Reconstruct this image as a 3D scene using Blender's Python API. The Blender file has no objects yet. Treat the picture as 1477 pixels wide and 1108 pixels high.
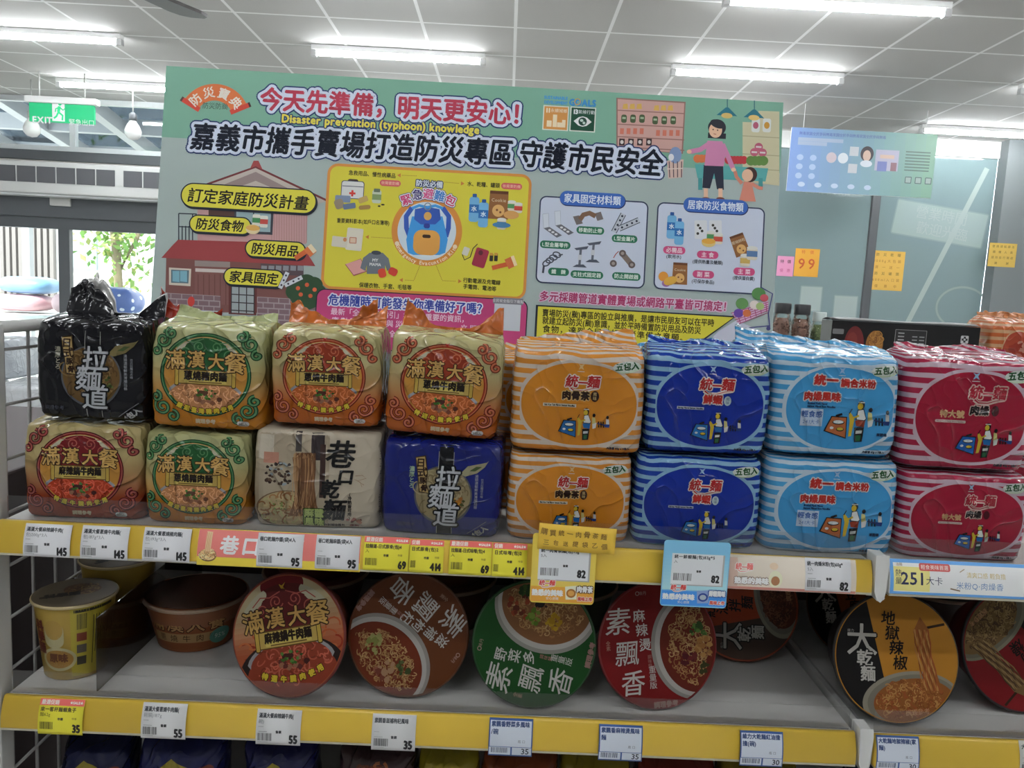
import bpy, bmesh, math, random
from mathutils import Vector, Matrix, noise
from mathutils.geometry import tessellate_polygon

random.seed(7)
PI = math.pi
SC = bpy.context.scene
COL = SC.collection

# ------------------------------------------------------------------ camera, sky, exposure
EYE = Vector((0.0, 0.0, 1.5))
FPX, CX, CY = 1110.0, 738.5, 554.0
PITCH, ROLL, YAW = math.radians(6.6), math.radians(2.9), math.radians(0.7)
_f = Vector((math.sin(YAW) * math.cos(PITCH), math.cos(YAW) * math.cos(PITCH), -math.sin(PITCH)))
_r0 = Vector((math.cos(YAW), -math.sin(YAW), 0.0))
_u0 = _r0.cross(_f)
CAM_R = _r0 * math.cos(ROLL) + _u0 * math.sin(ROLL)
CAM_U = -_r0 * math.sin(ROLL) + _u0 * math.cos(ROLL)
CAM_F = _f
cam_data = bpy.data.cameras.new('camera')
cam_data.sensor_width = 36.0
cam_data.lens = FPX / 1477.0 * 36.0
cam_data.clip_start = 0.02
cam = bpy.data.objects.new('camera', cam_data)
COL.objects.link(cam)
cam.matrix_world = Matrix.Translation(EYE) @ Matrix((CAM_R, CAM_U, -CAM_F)).transposed().to_4x4()
SC.camera = cam

world = bpy.data.worlds.new('sky')
SC.world = world
world.use_nodes = True
_wn = world.node_tree
_bg = _wn.nodes['Background']
_bg.inputs['Color'].default_value = (0.86, 0.93, 1.0, 1)
_bg.inputs['Strength'].default_value = 3.0

sun_d = bpy.data.lights.new('sun', 'SUN')
sun_d.energy = 6.0
sun_d.angle = 0.05
sun_d.color = (1.0, 0.96, 0.9)
sun = bpy.data.objects.new('sun', sun_d)
sun.rotation_euler = (math.radians(42), 0.0, math.radians(-20))
COL.objects.link(sun)

SC.view_settings.view_transform = 'Standard'
SC.view_settings.look = 'None'
SC.view_settings.gamma = 1.0
SC.view_settings.exposure = 0.6
TUBE_POWER = 42.0


def ray(px, py):
    return (CAM_F * FPX + CAM_R * (px - CX) - CAM_U * (py - CY)).normalized()


def at(px, py, Y):
    """Point of the vertical plane y = Y seen at a pixel of the photograph."""
    d = ray(px, py)
    return EYE + d * ((Y - EYE.y) / d.y)


def atz(px, py, Z):
    d = ray(px, py)
    return EYE + d * ((Z - EYE.z) / d.z)


# ------------------------------------------------------------------ materials
def lin(c):
    c = c / 255.0
    return c / 12.92 if c <= 0.04045 else ((c + 0.055) / 1.055) ** 2.4


KB = 1.32   # light level on the goods: turns a colour read off the photo into the printed colour
KP = 0.85   # the same for the poster board
KL = 1.40   # and on the lower shelf


def A(rgb, k=KB, hi=0.86):
    return tuple(min(hi, max(0.004, lin(c) / k)) for c in rgb)


_mats = {}


def mat(name, rgb, rough=0.5, metal=0.0, spec=0.5, coat=0.0, emit=None, alpha=1.0):
    key = (name, tuple(round(c, 4) for c in rgb), rough, metal, spec, coat, emit, alpha)
    if key in _mats:
        return _mats[key]
    m = bpy.data.materials.new(name)
    m.use_nodes = True
    b = m.node_tree.nodes['Principled BSDF']
    b.inputs['Base Color'].default_value = (*rgb, 1)
    b.inputs['Roughness'].default_value = rough
    b.inputs['Metallic'].default_value = metal
    b.inputs['Specular IOR Level'].default_value = spec
    b.inputs['Coat Weight'].default_value = coat
    if emit:
        b.inputs['Emission Color'].default_value = (*emit[0], 1)
        b.inputs['Emission Strength'].default_value = emit[1]
    b.inputs['Alpha'].default_value = alpha
    _mats[key] = m
    return m


class NT:
    """Small helper for building node trees."""

    def __init__(self, name):
        self.m = bpy.data.materials.new(name)
        self.m.use_nodes = True
        self.t = self.m.node_tree
        self.b = self.t.nodes['Principled BSDF']

    def n(self, typ, **kw):
        nd = self.t.nodes.new(typ)
        for k, v in kw.items():
            setattr(nd, k, v)
        return nd

    def put(self, sock, val):
        if hasattr(val, 'is_output'):
            self.t.links.new(val, sock)
        else:
            if isinstance(val, tuple) and len(val) == 3 and sock.type == 'RGBA':
                val = (*val, 1)
            sock.default_value = val

    def math(self, op, a, b=0.0, c=0.0):
        nd = self.n('ShaderNodeMath', operation=op)
        self.put(nd.inputs[0], a)
        self.put(nd.inputs[1], b)
        if op in ('MULTIPLY_ADD',):
            self.put(nd.inputs[2], c)
        return nd.outputs[0]

    def mix(self, f, a, b):
        nd = self.n('ShaderNodeMix', data_type='RGBA')
        self.put(nd.inputs[0], f)
        self.put(nd.inputs[6], a)
        self.put(nd.inputs[7], b)
        return nd.outputs[2]

    def uv(self):
        nd = self.n('ShaderNodeUVMap')
        nd.uv_map = 'UVMap'
        s = self.n('ShaderNodeSeparateXYZ')
        self.t.links.new(nd.outputs[0], s.inputs[0])
        return s.outputs[0], s.outputs[1]

    def noise(self, scale, detail=2.0, dist=0.0, coord='Object'):
        tc = self.n('ShaderNodeTexCoord')
        nd = self.n('ShaderNodeTexNoise')
        self.t.links.new(tc.outputs[coord], nd.inputs['Vector'])
        nd.inputs['Scale'].default_value = scale
        nd.inputs['Detail'].default_value = detail
        nd.inputs['Distortion'].default_value = dist
        return nd.outputs[0]

    def bump(self, h, strength, dist):
        nd = self.n('ShaderNodeBump')
        nd.inputs['Strength'].default_value = strength
        nd.inputs['Distance'].default_value = dist
        self.t.links.new(h, nd.inputs['Height'])
        self.t.links.new(nd.outputs[0], self.b.inputs['Normal'])


def film_finish(nt, rough=0.28, bump=0.95):
    """Glossy crinkled plastic film."""
    nt.b.inputs['Roughness'].default_value = rough * 0.5
    nt.b.inputs['Specular IOR Level'].default_value = 0.32
    def ridge(scale, dist, power):
        d = nt.math('ABSOLUTE', nt.math('SUBTRACT', nt.noise(scale, 1.0, dist), 0.5))
        return nt.math('POWER', nt.math('SUBTRACT', 1.0, nt.math('MULTIPLY', d, 2.0)), power)
    h = nt.math('ADD', nt.math('MULTIPLY', ridge(10.0, 1.4, 16.0), 0.28), nt.math('MULTIPLY', ridge(22.0, 0.8, 9.0), 0.16))
    h = nt.math('ADD', h, nt.math('MULTIPLY', nt.noise(16.0, 1.0, 0.6), 0.7))
    nt.bump(h, bump, 0.012)


def film(rgb, rough=0.28, bump=0.95):
    key = ('film', tuple(round(c, 4) for c in rgb), rough, bump)
    if key not in _mats:
        nt = NT('printed_film')
        nt.b.inputs['Base Color'].default_value = (*rgb, 1)
        film_finish(nt, rough, bump)
        _mats[key] = nt.m
    return _mats[key]


def grad_film(name, top, bottom, z0, z1, rough=0.26, metal=0.0):
    key = ('grad', name, top, bottom, z0, z1)
    if key in _mats:
        return _mats[key]
    nt = NT(name)
    u, v = nt.uv()
    f = nt.math('DIVIDE', nt.math('SUBTRACT', v, z0), z1 - z0)
    cl = nt.n('ShaderNodeClamp')
    nt.put(cl.inputs[0], f)
    nt.put(nt.b.inputs['Base Color'], nt.mix(cl.outputs[0], bottom, top))
    nt.b.inputs['Metallic'].default_value = metal
    film_finish(nt, rough)
    _mats[key] = nt.m
    return nt.m


def stripe_film(name, stripe, ground, oval, h, rx, ry, u0=0.0, v0=None, period=0.0158, band=0.07):
    """Horizontal stripes with an oval window, laid out in the film's own UV metres."""
    v0 = h * 0.5 if v0 is None else v0
    nt = NT(name)
    u, v = nt.uv()
    fr = nt.math('FRACT', nt.math('DIVIDE', nt.math('ADD', v, 10.0), period))
    st = nt.math('LESS_THAN', fr, 0.54)
    base = nt.mix(st, ground, stripe)

    def inside(k):
        du = nt.math('DIVIDE', nt.math('SUBTRACT', u, u0), rx * k)
        dv = nt.math('DIVIDE', nt.math('SUBTRACT', v, v0), ry * k)
        s = nt.math('ADD', nt.math('POWER', nt.math('ABSOLUTE', du), 2.2), nt.math('POWER', nt.math('ABSOLUTE', dv), 2.2))
        return nt.math('LESS_THAN', s, 1.0)
    c = nt.mix(inside(1.0 + band), base, ground)
    c = nt.mix(inside(1.0), c, oval)
    nt.put(nt.b.inputs['Base Color'], c)
    film_finish(nt, 0.26, 0.55)
    return nt.m


# ------------------------------------------------------------------ mesh building
class MB:
    """Collects geometry of several materials and links it as ONE mesh object."""

    def __init__(self):
        self.v, self.f, self.mi, self.uv, self.mats, self.sm = [], [], [], [], [], []

    def slot(self, m):
        for i, x in enumerate(self.mats):
            if x is m:
                return i
        self.mats.append(m)
        return len(self.mats) - 1

    def add(self, verts, faces, m, uvs=None, smooth=False):
        b = len(self.v)
        s = self.slot(m)
        self.v.extend(verts)
        self.uv.extend(uvs if uvs else [(0.0, 0.0)] * len(verts))
        for f in faces:
            self.f.append(tuple(b + i for i in f))
            self.mi.append(s)
            self.sm.append(smooth)
        return self

    def box(self, x0, x1, y0, y1, z0, z1, m):
        v = [(x, y, z) for x in (x0, x1) for y in (y0, y1) for z in (z0, z1)]
        return self.add(v, [(0, 1, 3, 2), (4, 6, 7, 5), (0, 4, 5, 1), (2, 3, 7, 6), (0, 2, 6, 4), (1, 5, 7, 3)], m)

    def prism(self, pts, y0, y1, m):
        """Outline in X-Z pushed from y0 to y1."""
        n = len(pts)
        v = [(p[0], y0, p[1]) for p in pts] + [(p[0], y1, p[1]) for p in pts]
        tri = tessellate_polygon([[Vector((p[0], p[1], 0)) for p in pts]])
        f = [tuple(t) for t in tri] + [tuple(n + i for i in reversed(t)) for t in tri]
        f += [(i, (i + 1) % n, n + (i + 1) % n, n + i) for i in range(n)]
        return self.add(v, f, m)

    def tube(self, pts, r, m, n=8):
        pts = [Vector(p) for p in pts]
        v, f = [], []
        for i, p in enumerate(pts):
            d = (pts[min(i + 1, len(pts) - 1)] - pts[max(i - 1, 0)]).normalized()
            a = d.cross(Vector((0, 0, 1)) if abs(d.z) < 0.9 else Vector((1, 0, 0))).normalized()
            b = d.cross(a)
            for k in range(n):
                t = 2 * PI * k / n
                v.append(tuple(p + (a * math.cos(t) + b * math.sin(t)) * r))
        for i in range(len(pts) - 1):
            for k in range(n):
                f.append((i * n + k, i * n + (k + 1) % n, (i + 1) * n + (k + 1) % n, (i + 1) * n + k))
        f.append(tuple(range(n - 1, -1, -1)))
        f.append(tuple((len(pts) - 1) * n + k for k in range(n)))
        return self.add(v, f, m, smooth=True)

    def lathe(self, prof, m, n=64, off=(0, 0, 0), smooth=True, uvs=False):
        """Profile of (radius, height) turned about Z."""
        v, f, uv = [], [], []
        for (r, z) in prof:
            for k in range(n):
                t = 2 * PI * k / n
                v.append((off[0] + r * math.cos(t), off[1] + r * math.sin(t), off[2] + z))
                uv.append((r * math.cos(t), r * math.sin(t)))
        for i in range(len(prof) - 1):
            for k in range(n):
                f.append((i * n + k, i * n + (k + 1) % n, (i + 1) * n + (k + 1) % n, (i + 1) * n + k))
        if prof[0][0] > 1e-6:
            f.append(tuple(range(n - 1, -1, -1)))
        if prof[-1][0] > 1e-6:
            f.append(tuple((len(prof) - 1) * n + k for k in range(n)))
        return self.add(v, f, m, uv, smooth)

    def sheet(self, fn, nu, nv, th, m, smooth=True):
        """Thin closed film: fn(u, v) in 0..1 gives a point; thickness th."""
        g = [[Vector(fn(i / nu, j / nv)) for i in range(nu + 1)] for j in range(nv + 1)]
        v, f = [], []
        for s in (0, 1):
            for j in range(nv + 1):
                for i in range(nu + 1):
                    a = g[j][min(i + 1, nu)] - g[j][max(i - 1, 0)]
                    b = g[min(j + 1, nv)][i] - g[max(j - 1, 0)][i]
                    nn = a.cross(b)
                    nn = nn.normalized() if nn.length > 1e-12 else Vector((0, -1, 0))
                    v.append(tuple(g[j][i] + nn * (th / 2 if s == 0 else -th / 2)))
        W = nu + 1
        N = W * (nv + 1)
        for j in range(nv):
            for i in range(nu):
                q = (j * W + i, j * W + i + 1, (j + 1) * W + i + 1, (j + 1) * W + i)
                f.append(q)
                f.append(tuple(N + k for k in reversed(q)))
        rim = [i for i in range(W)] + [j * W + nu for j in range(1, nv + 1)] + [nv * W + i for i in range(nu - 1, -1, -1)] + [j * W for j in range(nv - 1, 0, -1)]
        for a, b in zip(rim, rim[1:] + rim[:1]):
            f.append((b, a, N + a, N + b))
        return self.add(v, f, m, smooth=smooth)

    def build(self, name, parent=None, loc=None, bevel=0.0, label=None):
        me = bpy.data.meshes.new(name)
        me.from_pydata([tuple(v) for v in self.v], [], self.f)
        for m in self.mats:
            me.materials.append(m)
        me.polygons.foreach_set('material_index', self.mi)
        me.polygons.foreach_set('use_smooth', self.sm)
        ul = me.uv_layers.new(name='UVMap')
        idx = [0] * len(me.loops)
        me.loops.foreach_get('vertex_index', idx)
        flat = []
        for i in idx:
            flat.extend(self.uv[i])
        ul.data.foreach_set('uv', flat)
        me.update()
        o = bpy.data.objects.new(name, me)
        COL.objects.link(o)
        if parent is not None:
            o.parent = parent
        if loc is not None:
            o.location = loc
        if bevel:
            md = o.modifiers.new('Bevel', 'BEVEL')
            md.width = bevel
            md.segments = 2
            md.limit_method = 'ANGLE'
        if label:
            o['label'] = label
        return o


def thing(name, label, cat, loc=(0, 0, 0), rot=(0, 0, 0), group=None):
    o = bpy.data.objects.new(name, None)
    o.empty_display_size = 0.05
    COL.objects.link(o)
    o.location = loc
    o.rotation_euler = rot
    return tag(o, label, cat, group)


def tag(o, label, cat, group=None):
    o['label'] = label
    o['category'] = cat
    if group:
        o['group'] = group
    return o


def struct(o):
    o['kind'] = 'structure'
    return o


def copy_tree(o, parent=None):
    c = o.copy()
    COL.objects.link(c)
    if parent is not None:
        c.parent = parent
    for ch in list(o.children):
        copy_tree(ch, c)
    return c


# ------------------------------------------------------------------ flat print: shapes and lettering
_gl = {}


def glyph(ch):
    if ch not in _gl:
        c = bpy.data.curves.new('g', 'FONT')
        c.body = ch
        c.resolution_u = 2
        o = bpy.data.objects.new('g', c)
        m = o.to_mesh()
        v = [(q.co.x, q.co.y) for q in m.vertices]
        f = [tuple(p.vertices) for p in m.polygons]
        o.to_mesh_clear()
        bpy.data.objects.remove(o)
        bpy.data.curves.remove(c)
        if ord(ch) > 0x2E80:
            adv = 1.0
        elif not v:
            adv = 0.32
        else:
            adv = max(p[0] for p in v) + 0.07
        _gl[ch] = (v, f, adv)
    return _gl[ch]


class Print:
    """A stack of flat printed shapes, later laid on a surface."""

    def __init__(self):
        self.items = []
        self.z = 0.0
        self.clip = None

    def raw(self, v, f, c, dz=0.0):
        self.items.append((v, f, c, self.z + dz))

    step = 1.0

    def poly(self, pts, c):
        self.z += self.step
        if self.clip:
            pts = self._clipped(pts)
            if len(pts) < 3:
                return
        tri = tessellate_polygon([[Vector((p[0], p[1], 0)) for p in pts]])
        self.raw([tuple(p[:2]) for p in pts], [tuple(t) for t in tri], c)

    def _clipped(self, subj):
        out = list(subj)
        cl = self.clip
        for i in range(len(cl)):
            a, b = cl[i], cl[(i + 1) % len(cl)]
            inp, out = out, []
            if not inp:
                break

            def side(p):
                return (b[0] - a[0]) * (p[1] - a[1]) - (b[1] - a[1]) * (p[0] - a[0])
            for j in range(len(inp)):
                p, q = inp[j - 1], inp[j]
                sp, sq = side(p), side(q)
                if (sp >= 0) != (sq >= 0):
                    t = sp / (sp - sq)
                    out.append((p[0] + (q[0] - p[0]) * t, p[1] + (q[1] - p[1]) * t))
                if sq >= 0:
                    out.append(q)
        return out

    def rect(self, x, y, w, h, c, ang=0.0):
        self.poly(rot_pts([(-w / 2, -h / 2), (w / 2, -h / 2), (w / 2, h / 2), (-w / 2, h / 2)], ang, x, y), c)

    def rrect(self, x, y, w, h, r, c, ang=0.0, n=6):
        pts = []
        r = min(r, w / 2, h / 2)
        for cx, cy, a0 in ((w / 2 - r, h / 2 - r, 0), (-w / 2 + r, h / 2 - r, 90), (-w / 2 + r, -h / 2 + r, 180), (w / 2 - r, -h / 2 + r, 270)):
            for k in range(n + 1):
                t = math.radians(a0 + 90 * k / n)
                pts.append((cx + r * math.cos(t), cy + r * math.sin(t)))
        self.poly(rot_pts(pts, ang, x, y), c)

    def ell(self, x, y, rx, ry, c, ang=0.0, n=36, a0=0.0, a1=360.0):
        full = abs(a1 - a0) >= 359.9
        k = n if full else n + 1
        pts = [(rx * math.cos(math.radians(a0 + (a1 - a0) * i / n)), ry * math.sin(math.radians(a0 + (a1 - a0) * i / n))) for i in range(k)]
        self.poly(rot_pts(pts, ang, x, y), c)

    def ring(self, x, y, rx, ry, w, c, a0=0.0, a1=360.0, n=48, ang=0.0):
        self.line(rot_pts([(rx * math.cos(math.radians(a0 + (a1 - a0) * i / n)), ry * math.sin(math.radians(a0 + (a1 - a0) * i / n))) for i in range(n + 1)], ang, x, y), w, c)

    def line(self, pts, w, c, taper=False):
        self.z += self.step
        v, f = [], []
        n = len(pts)
        for i in range(n):
            a, b = pts[max(i - 1, 0)], pts[min(i + 1, n - 1)]
            if i == 0 and n > 2 and math.hypot(pts[0][0] - pts[-1][0], pts[0][1] - pts[-1][1]) < 1e-9:
                a = pts[-2]
            if i == n - 1 and n > 2 and math.hypot(pts[0][0] - pts[-1][0], pts[0][1] - pts[-1][1]) < 1e-9:
                b = pts[1]
            dx, dy = b[0] - a[0], b[1] - a[1]
            L = math.hypot(dx, dy) or 1.0
            ww = w * (1 - 0.8 * i / (n - 1)) if taper else w
            nx, ny = -dy / L * ww / 2, dx / L * ww / 2
            v += [(pts[i][0] + nx, pts[i][1] + ny), (pts[i][0] - nx, pts[i][1] - ny)]
        for i in range(n - 1):
            f.append((2 * i, 2 * i + 1, 2 * i + 3))
            f.append((2 * i, 2 * i + 3, 2 * i + 2))
        self.raw(v, f, c)

    def frame(self, x, y, w, h, r, t, c, fill=None, ang=0.0):
        self.rrect(x, y, w, h, r, c, ang)
        if fill is not None:
            self.rrect(x, y, w - 2 * t, h - 2 * t, max(r - t, 0.001), fill, ang)

    def swirl(self, x, y, r, turns, w, c, a0=0.0, sgn=1):
        n = int(18 * turns)
        self.line([(x + r * (1 - 0.85 * i / n) * math.cos(math.radians(a0) + sgn * 2 * PI * turns * i / n), y + r * (1 - 0.85 * i / n) * math.sin(math.radians(a0) + sgn * 2 * PI * turns * i / n)) for i in range(n + 1)], w, c)

    def place(self, ch, x, y, size, c, ang=0.0, sx=1.0, sk=0.0, b=0.0, dz=0.0, ring=0, sy=1.0):
        """One character centred on x, y; b = thickening, ring = number of shifted copies."""
        v, f, adv = glyph(ch)
        if not v:
            return
        ca, sa = math.cos(ang), math.sin(ang)
        offs = [(0.0, 0.0)]
        if b > 0:
            k = ring or 4
            offs += [(b * math.cos(2 * PI * i / k + 0.4), b * math.sin(2 * PI * i / k + 0.4)) for i in range(k)]
        for j, (ox, oy) in enumerate(offs):
            w = []
            for (gx, gy) in v:
                lx = (gx - adv / 2) * size * sx + (gy - 0.38) * size * sk + ox
                ly = (gy - 0.38) * size * sy + oy
                w.append((x + lx * ca - ly * sa, y + lx * sa + ly * ca))
            self.raw(w, f, c, dz + 0.06 * j)

    def text(self, s, x, y, size, c, b=0.0, align='c', ang=0.0, sx=1.0, sk=0.0, ol=(), vert=False, sp=1.0, fit=None, sy=1.0):
        """A line of lettering. ol = [(width, colour)] outlines from the widest in; fit = total length."""
        if vert:
            pos = [(0.0, -i * size * sp * sy) for i in range(len(s))]
            mid = (len(s) - 1) / 2 * size * sp * sy
            pos = [(p[0], p[1] + (mid if align == 'c' else 0)) for p in pos]
        else:
            adv = [glyph(ch)[2] * size * sx * sp for ch in s]
            tot = sum(adv)
            k = 1.0
            if fit:
                k = fit / tot
                if k < 1.0:
                    sx *= k
            tot *= k
            x0 = {'c': -tot / 2, 'l': 0.0, 'r': -tot}[align]
            pos, cur = [], x0
            for a in adv:
                pos.append((cur + a * k / 2, 0.0))
                cur += a * k
        ca, sa = math.cos(ang), math.sin(ang)
        P = [(x + p[0] * ca - p[1] * sa, y + p[0] * sa + p[1] * ca) for p in pos]
        for (w, oc) in ol:
            self.z += 1
            for ch, p in zip(s, P):
                self.place(ch, p[0], p[1], size, oc, ang, sx, sk, w, ring=18 if w > 3 else 10, sy=sy)
        self.z += 1
        for ch, p in zip(s, P):
            self.place(ch, p[0], p[1], size, c, ang, sx, sk, b, sy=sy)

    def arc_text(self, s, x, y, r, a0, a1, size, c, b=0.0, ol=(), flip=False):
        n = len(s)
        for (w, cc, bb) in [(w, oc, w) for w, oc in ol] + [(0, c, b)]:
            self.z += 1
            for i, ch in enumerate(s):
                t = math.radians(a0 + (a1 - a0) * (i / max(1, n - 1)))
                self.place(ch, x + r * math.cos(t), y + r * math.sin(t), size, cc, t - PI / 2 + (PI if flip else 0), b=bb, ring=10 if w else 0)

    def barcode(self, x, y, w, h, c, seed=1):
        rnd = random.Random(seed)
        self.z += 1
        cur = x - w / 2
        while cur < x + w / 2 - w * 0.03:
            bw = w * rnd.choice((0.018, 0.03, 0.045))
            self.raw([(cur, y - h / 2), (cur + bw, y - h / 2), (cur + bw, y + h / 2), (cur, y + h / 2)], [(0, 1, 2), (0, 2, 3)], c)
            cur += bw + w * rnd.choice((0.02, 0.03, 0.045))

    def emit(self, mb, fmap, mfun, scale=1.0, z0=2e-4, dz=1e-5, seg=None, ox=0.0, oy=0.0, ang=0.0):
        ca, sa = math.cos(ang), math.sin(ang)
        group = {}
        for v, f, c, z in self.items:
            vv = [((p[0] * ca - p[1] * sa) * scale + ox, (p[0] * sa + p[1] * ca) * scale + oy) for p in v]
            if seg:
                vv, f = refine(vv, f, seg)
            off = z0 + z * dz
            g = group.setdefault(c, ([], []))
            b = len(g[0])
            g[0].extend(fmap(p[0], p[1], off) for p in vv)
            for t in f:
                a, bq, cq = vv[t[0]], vv[t[1]], vv[t[2]]
                if (bq[0] - a[0]) * (cq[1] - a[1]) - (bq[1] - a[1]) * (cq[0] - a[0]) < 0:
                    t = tuple(reversed(t))
                g[1].append(tuple(b + i for i in t))
        for c, (v, f) in group.items():
            mb.add(v, f, mfun(c))


def emit_faceted(P, mb, nodes, x0, z0_, dx, dz_, mfun, scale, oz, z0, dz):
    """Lay a print on a surface given as a grid of (point, normal) nodes; every shape is cut along the
    grid so that all layers follow exactly the same facets."""
    NX, NZ = len(nodes) - 1, len(nodes[0]) - 1
    group = {}
    for v, faces, c, lay in P.items:
        off = z0 + lay * dz
        g = group.setdefault(c, ([], []))
        vv = [(min(NX - 1e-6, max(1e-6, (p[0] * scale - x0) / dx)), min(NZ - 1e-6, max(1e-6, (p[1] * scale + oz - z0_) / dz_))) for p in v]
        for f in faces:
            pc = [[vv[i] for i in f]]
            pts = pc[0]
            ar = sum(pts[i - 1][0] * pts[i][1] - pts[i][0] * pts[i - 1][1] for i in range(len(pts)))
            if abs(ar) < 1e-9:
                continue
            if ar < 0:
                pc = [pts[::-1]]
            for ax in (0, 1):
                a = min(p[ax] for p in pts)
                b = max(p[ax] for p in pts)
                for k in range(int(a) + 1, int(math.ceil(b))):
                    nxt = []
                    for q in pc:
                        lo, hi = cut(q, ax, k)
                        if lo:
                            nxt.append(lo)
                        if hi:
                            nxt.append(hi)
                    pc = nxt
            for q in pc:
                n = len(q)
                i = int(sum(p[0] for p in q) / n)
                j = int(sum(p[1] for p in q) / n)
                for part in cut(q, 2, i + j + 1):
                    if not part:
                        continue
                    n = len(part)
                    low = sum(p[0] + p[1] for p in part) / n < i + j + 1
                    b0 = len(g[0])
                    if low:
                        (A0, N0), (A1, N1), (A2, N2) = nodes[i][j], nodes[i + 1][j], nodes[i][j + 1]
                    else:
                        (A0, N0), (A1, N1), (A2, N2) = nodes[i + 1][j + 1], nodes[i][j + 1], nodes[i + 1][j]
                    for p in part:
                        fx, fz = p[0] - i, p[1] - j
                        if not low:
                            fx, fz = 1 - fx, 1 - fz
                        w0 = 1 - fx - fz
                        g[0].append(tuple(A0[k] * w0 + A1[k] * fx + A2[k] * fz + (N0[k] * w0 + N1[k] * fx + N2[k] * fz) * off for k in (0, 1, 2)))
                    g[1].append(tuple(range(b0, b0 + n)))
    for c, (v, f) in group.items():
        mb.add(v, f, mfun(c))


def rot_pts(pts, ang, x=0.0, y=0.0):
    ca, sa = math.cos(ang), math.sin(ang)
    return [(x + p[0] * ca - p[1] * sa, y + p[0] * sa + p[1] * ca) for p in pts]


def refine(v, faces, L):
    """Split long edges so that flat print can follow a curved surface."""
    v = list(v)
    tris = []
    for f in faces:
        for i in range(1, len(f) - 1):
            tris.append((f[0], f[i], f[i + 1]))
    for _ in range(7):
        mid, out, any_ = {}, [], False

        def m(a, b):
            if math.hypot(v[a][0] - v[b][0], v[a][1] - v[b][1]) <= L:
                return None
            k = (min(a, b), max(a, b))
            if k not in mid:
                mid[k] = len(v)
                v.append(((v[a][0] + v[b][0]) / 2, (v[a][1] + v[b][1]) / 2))
            return mid[k]
        for a, b, c in tris:
            x, y, z = m(a, b), m(b, c), m(c, a)
            n = sum(q is not None for q in (x, y, z))
            if n == 0:
                out.append((a, b, c))
                continue
            any_ = True
            if n == 3:
                out += [(a, x, z), (x, b, y), (z, y, c), (x, y, z)]
            elif n == 1:
                if x is not None:
                    out += [(a, x, c), (x, b, c)]
                elif y is not None:
                    out += [(a, b, y), (a, y, c)]
                else:
                    out += [(a, b, z), (z, b, c)]
            else:
                if x is None:
                    out += [(a, b, y), (a, y, z), (z, y, c)]
                elif y is None:
                    out += [(a, x, z), (x, b, c), (x, c, z)]
                else:
                    out += [(x, b, y), (a, x, y), (a, y, c)]
        tris = out
        if not any_:
            break
    return v, tris


def cut(poly, ax, val):
    """Split a convex polygon of (x, y) at x = val (ax 0), y = val (ax 1) or x + y = val (ax 2)."""
    lo, hi = [], []
    n = len(poly)
    s = [(p[0] + p[1] if ax == 2 else p[ax]) - val for p in poly]
    for i in range(n):
        p, q, a, b = poly[i], poly[(i + 1) % n], s[i], s[(i + 1) % n]
        if a <= 0:
            lo.append(p)
        if a >= 0:
            hi.append(p)
        if (a < 0 < b) or (b < 0 < a):
            t = a / (a - b)
            m = (p[0] + (q[0] - p[0]) * t, p[1] + (q[1] - p[1]) * t)
            lo.append(m)
            hi.append(m)
    return lo if len(lo) > 2 else None, hi if len(hi) > 2 else None


def flat_map(x, y, off):
    return (x, -off, y)


def ink(rgb):
    return mat('printed_ink', rgb, 0.45)


INK = {}


def noodles(P, inside, x0, x1, y0, y1, n, w, cols, seed, r=(0.05, 0.11)):
    """Loose curls of noodle inside a region."""
    rnd = random.Random(seed)
    k = tries = 0
    P.step = 0.25
    while k < n and tries < n * 12:
        tries += 1
        x, y = rnd.uniform(x0, x1), rnd.uniform(y0, y1)
        if not inside(x, y):
            continue
        k += 1
        a, q = rnd.uniform(0, 360), rnd.uniform(*r)
        sw = rnd.uniform(110, 250)
        ry = q * rnd.uniform(0.4, 1.0)
        ph = rnd.uniform(0, PI)
        P.line(rot_pts([(q * math.cos(math.radians(a + sw * i / 7)), ry * math.sin(math.radians(a + sw * i / 7))) for i in range(8)], ph, x, y), w, rnd.choice(cols))
    P.step = 1.0


def blobs(P, inside, x0, x1, y0, y1, n, s, cols, seed):
    rnd = random.Random(seed)
    k = tries = 0
    P.step = 0.25
    while k < n and tries < n * 12:
        tries += 1
        x, y = rnd.uniform(x0, x1), rnd.uniform(y0, y1)
        if not inside(x, y):
            continue
        k += 1
        m = rnd.randint(5, 8)
        q = rnd.uniform(*s)
        a0 = rnd.uniform(0, PI)
        P.poly([(x + q * rnd.uniform(0.6, 1.1) * math.cos(a0 + 2 * PI * i / m), y + q * rnd.uniform(0.5, 1.0) * math.sin(a0 + 2 * PI * i / m)) for i in range(m)], rnd.choice(cols))
    P.step = 1.0

# ------------------------------------------------------------------ the room
WHITE = mat('white_paint', (0.78, 0.78, 0.77), 0.6)
GREYMETAL = mat('grey_powder_coat', (0.52, 0.52, 0.50), 0.45)
DARKFRAME = mat('dark_aluminium', (0.085, 0.092, 0.10), 0.4)
CEIL_Z = 3.2
X0, X1, YB, YF = -5.6, 6.4, -4.2, 7.85


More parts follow.
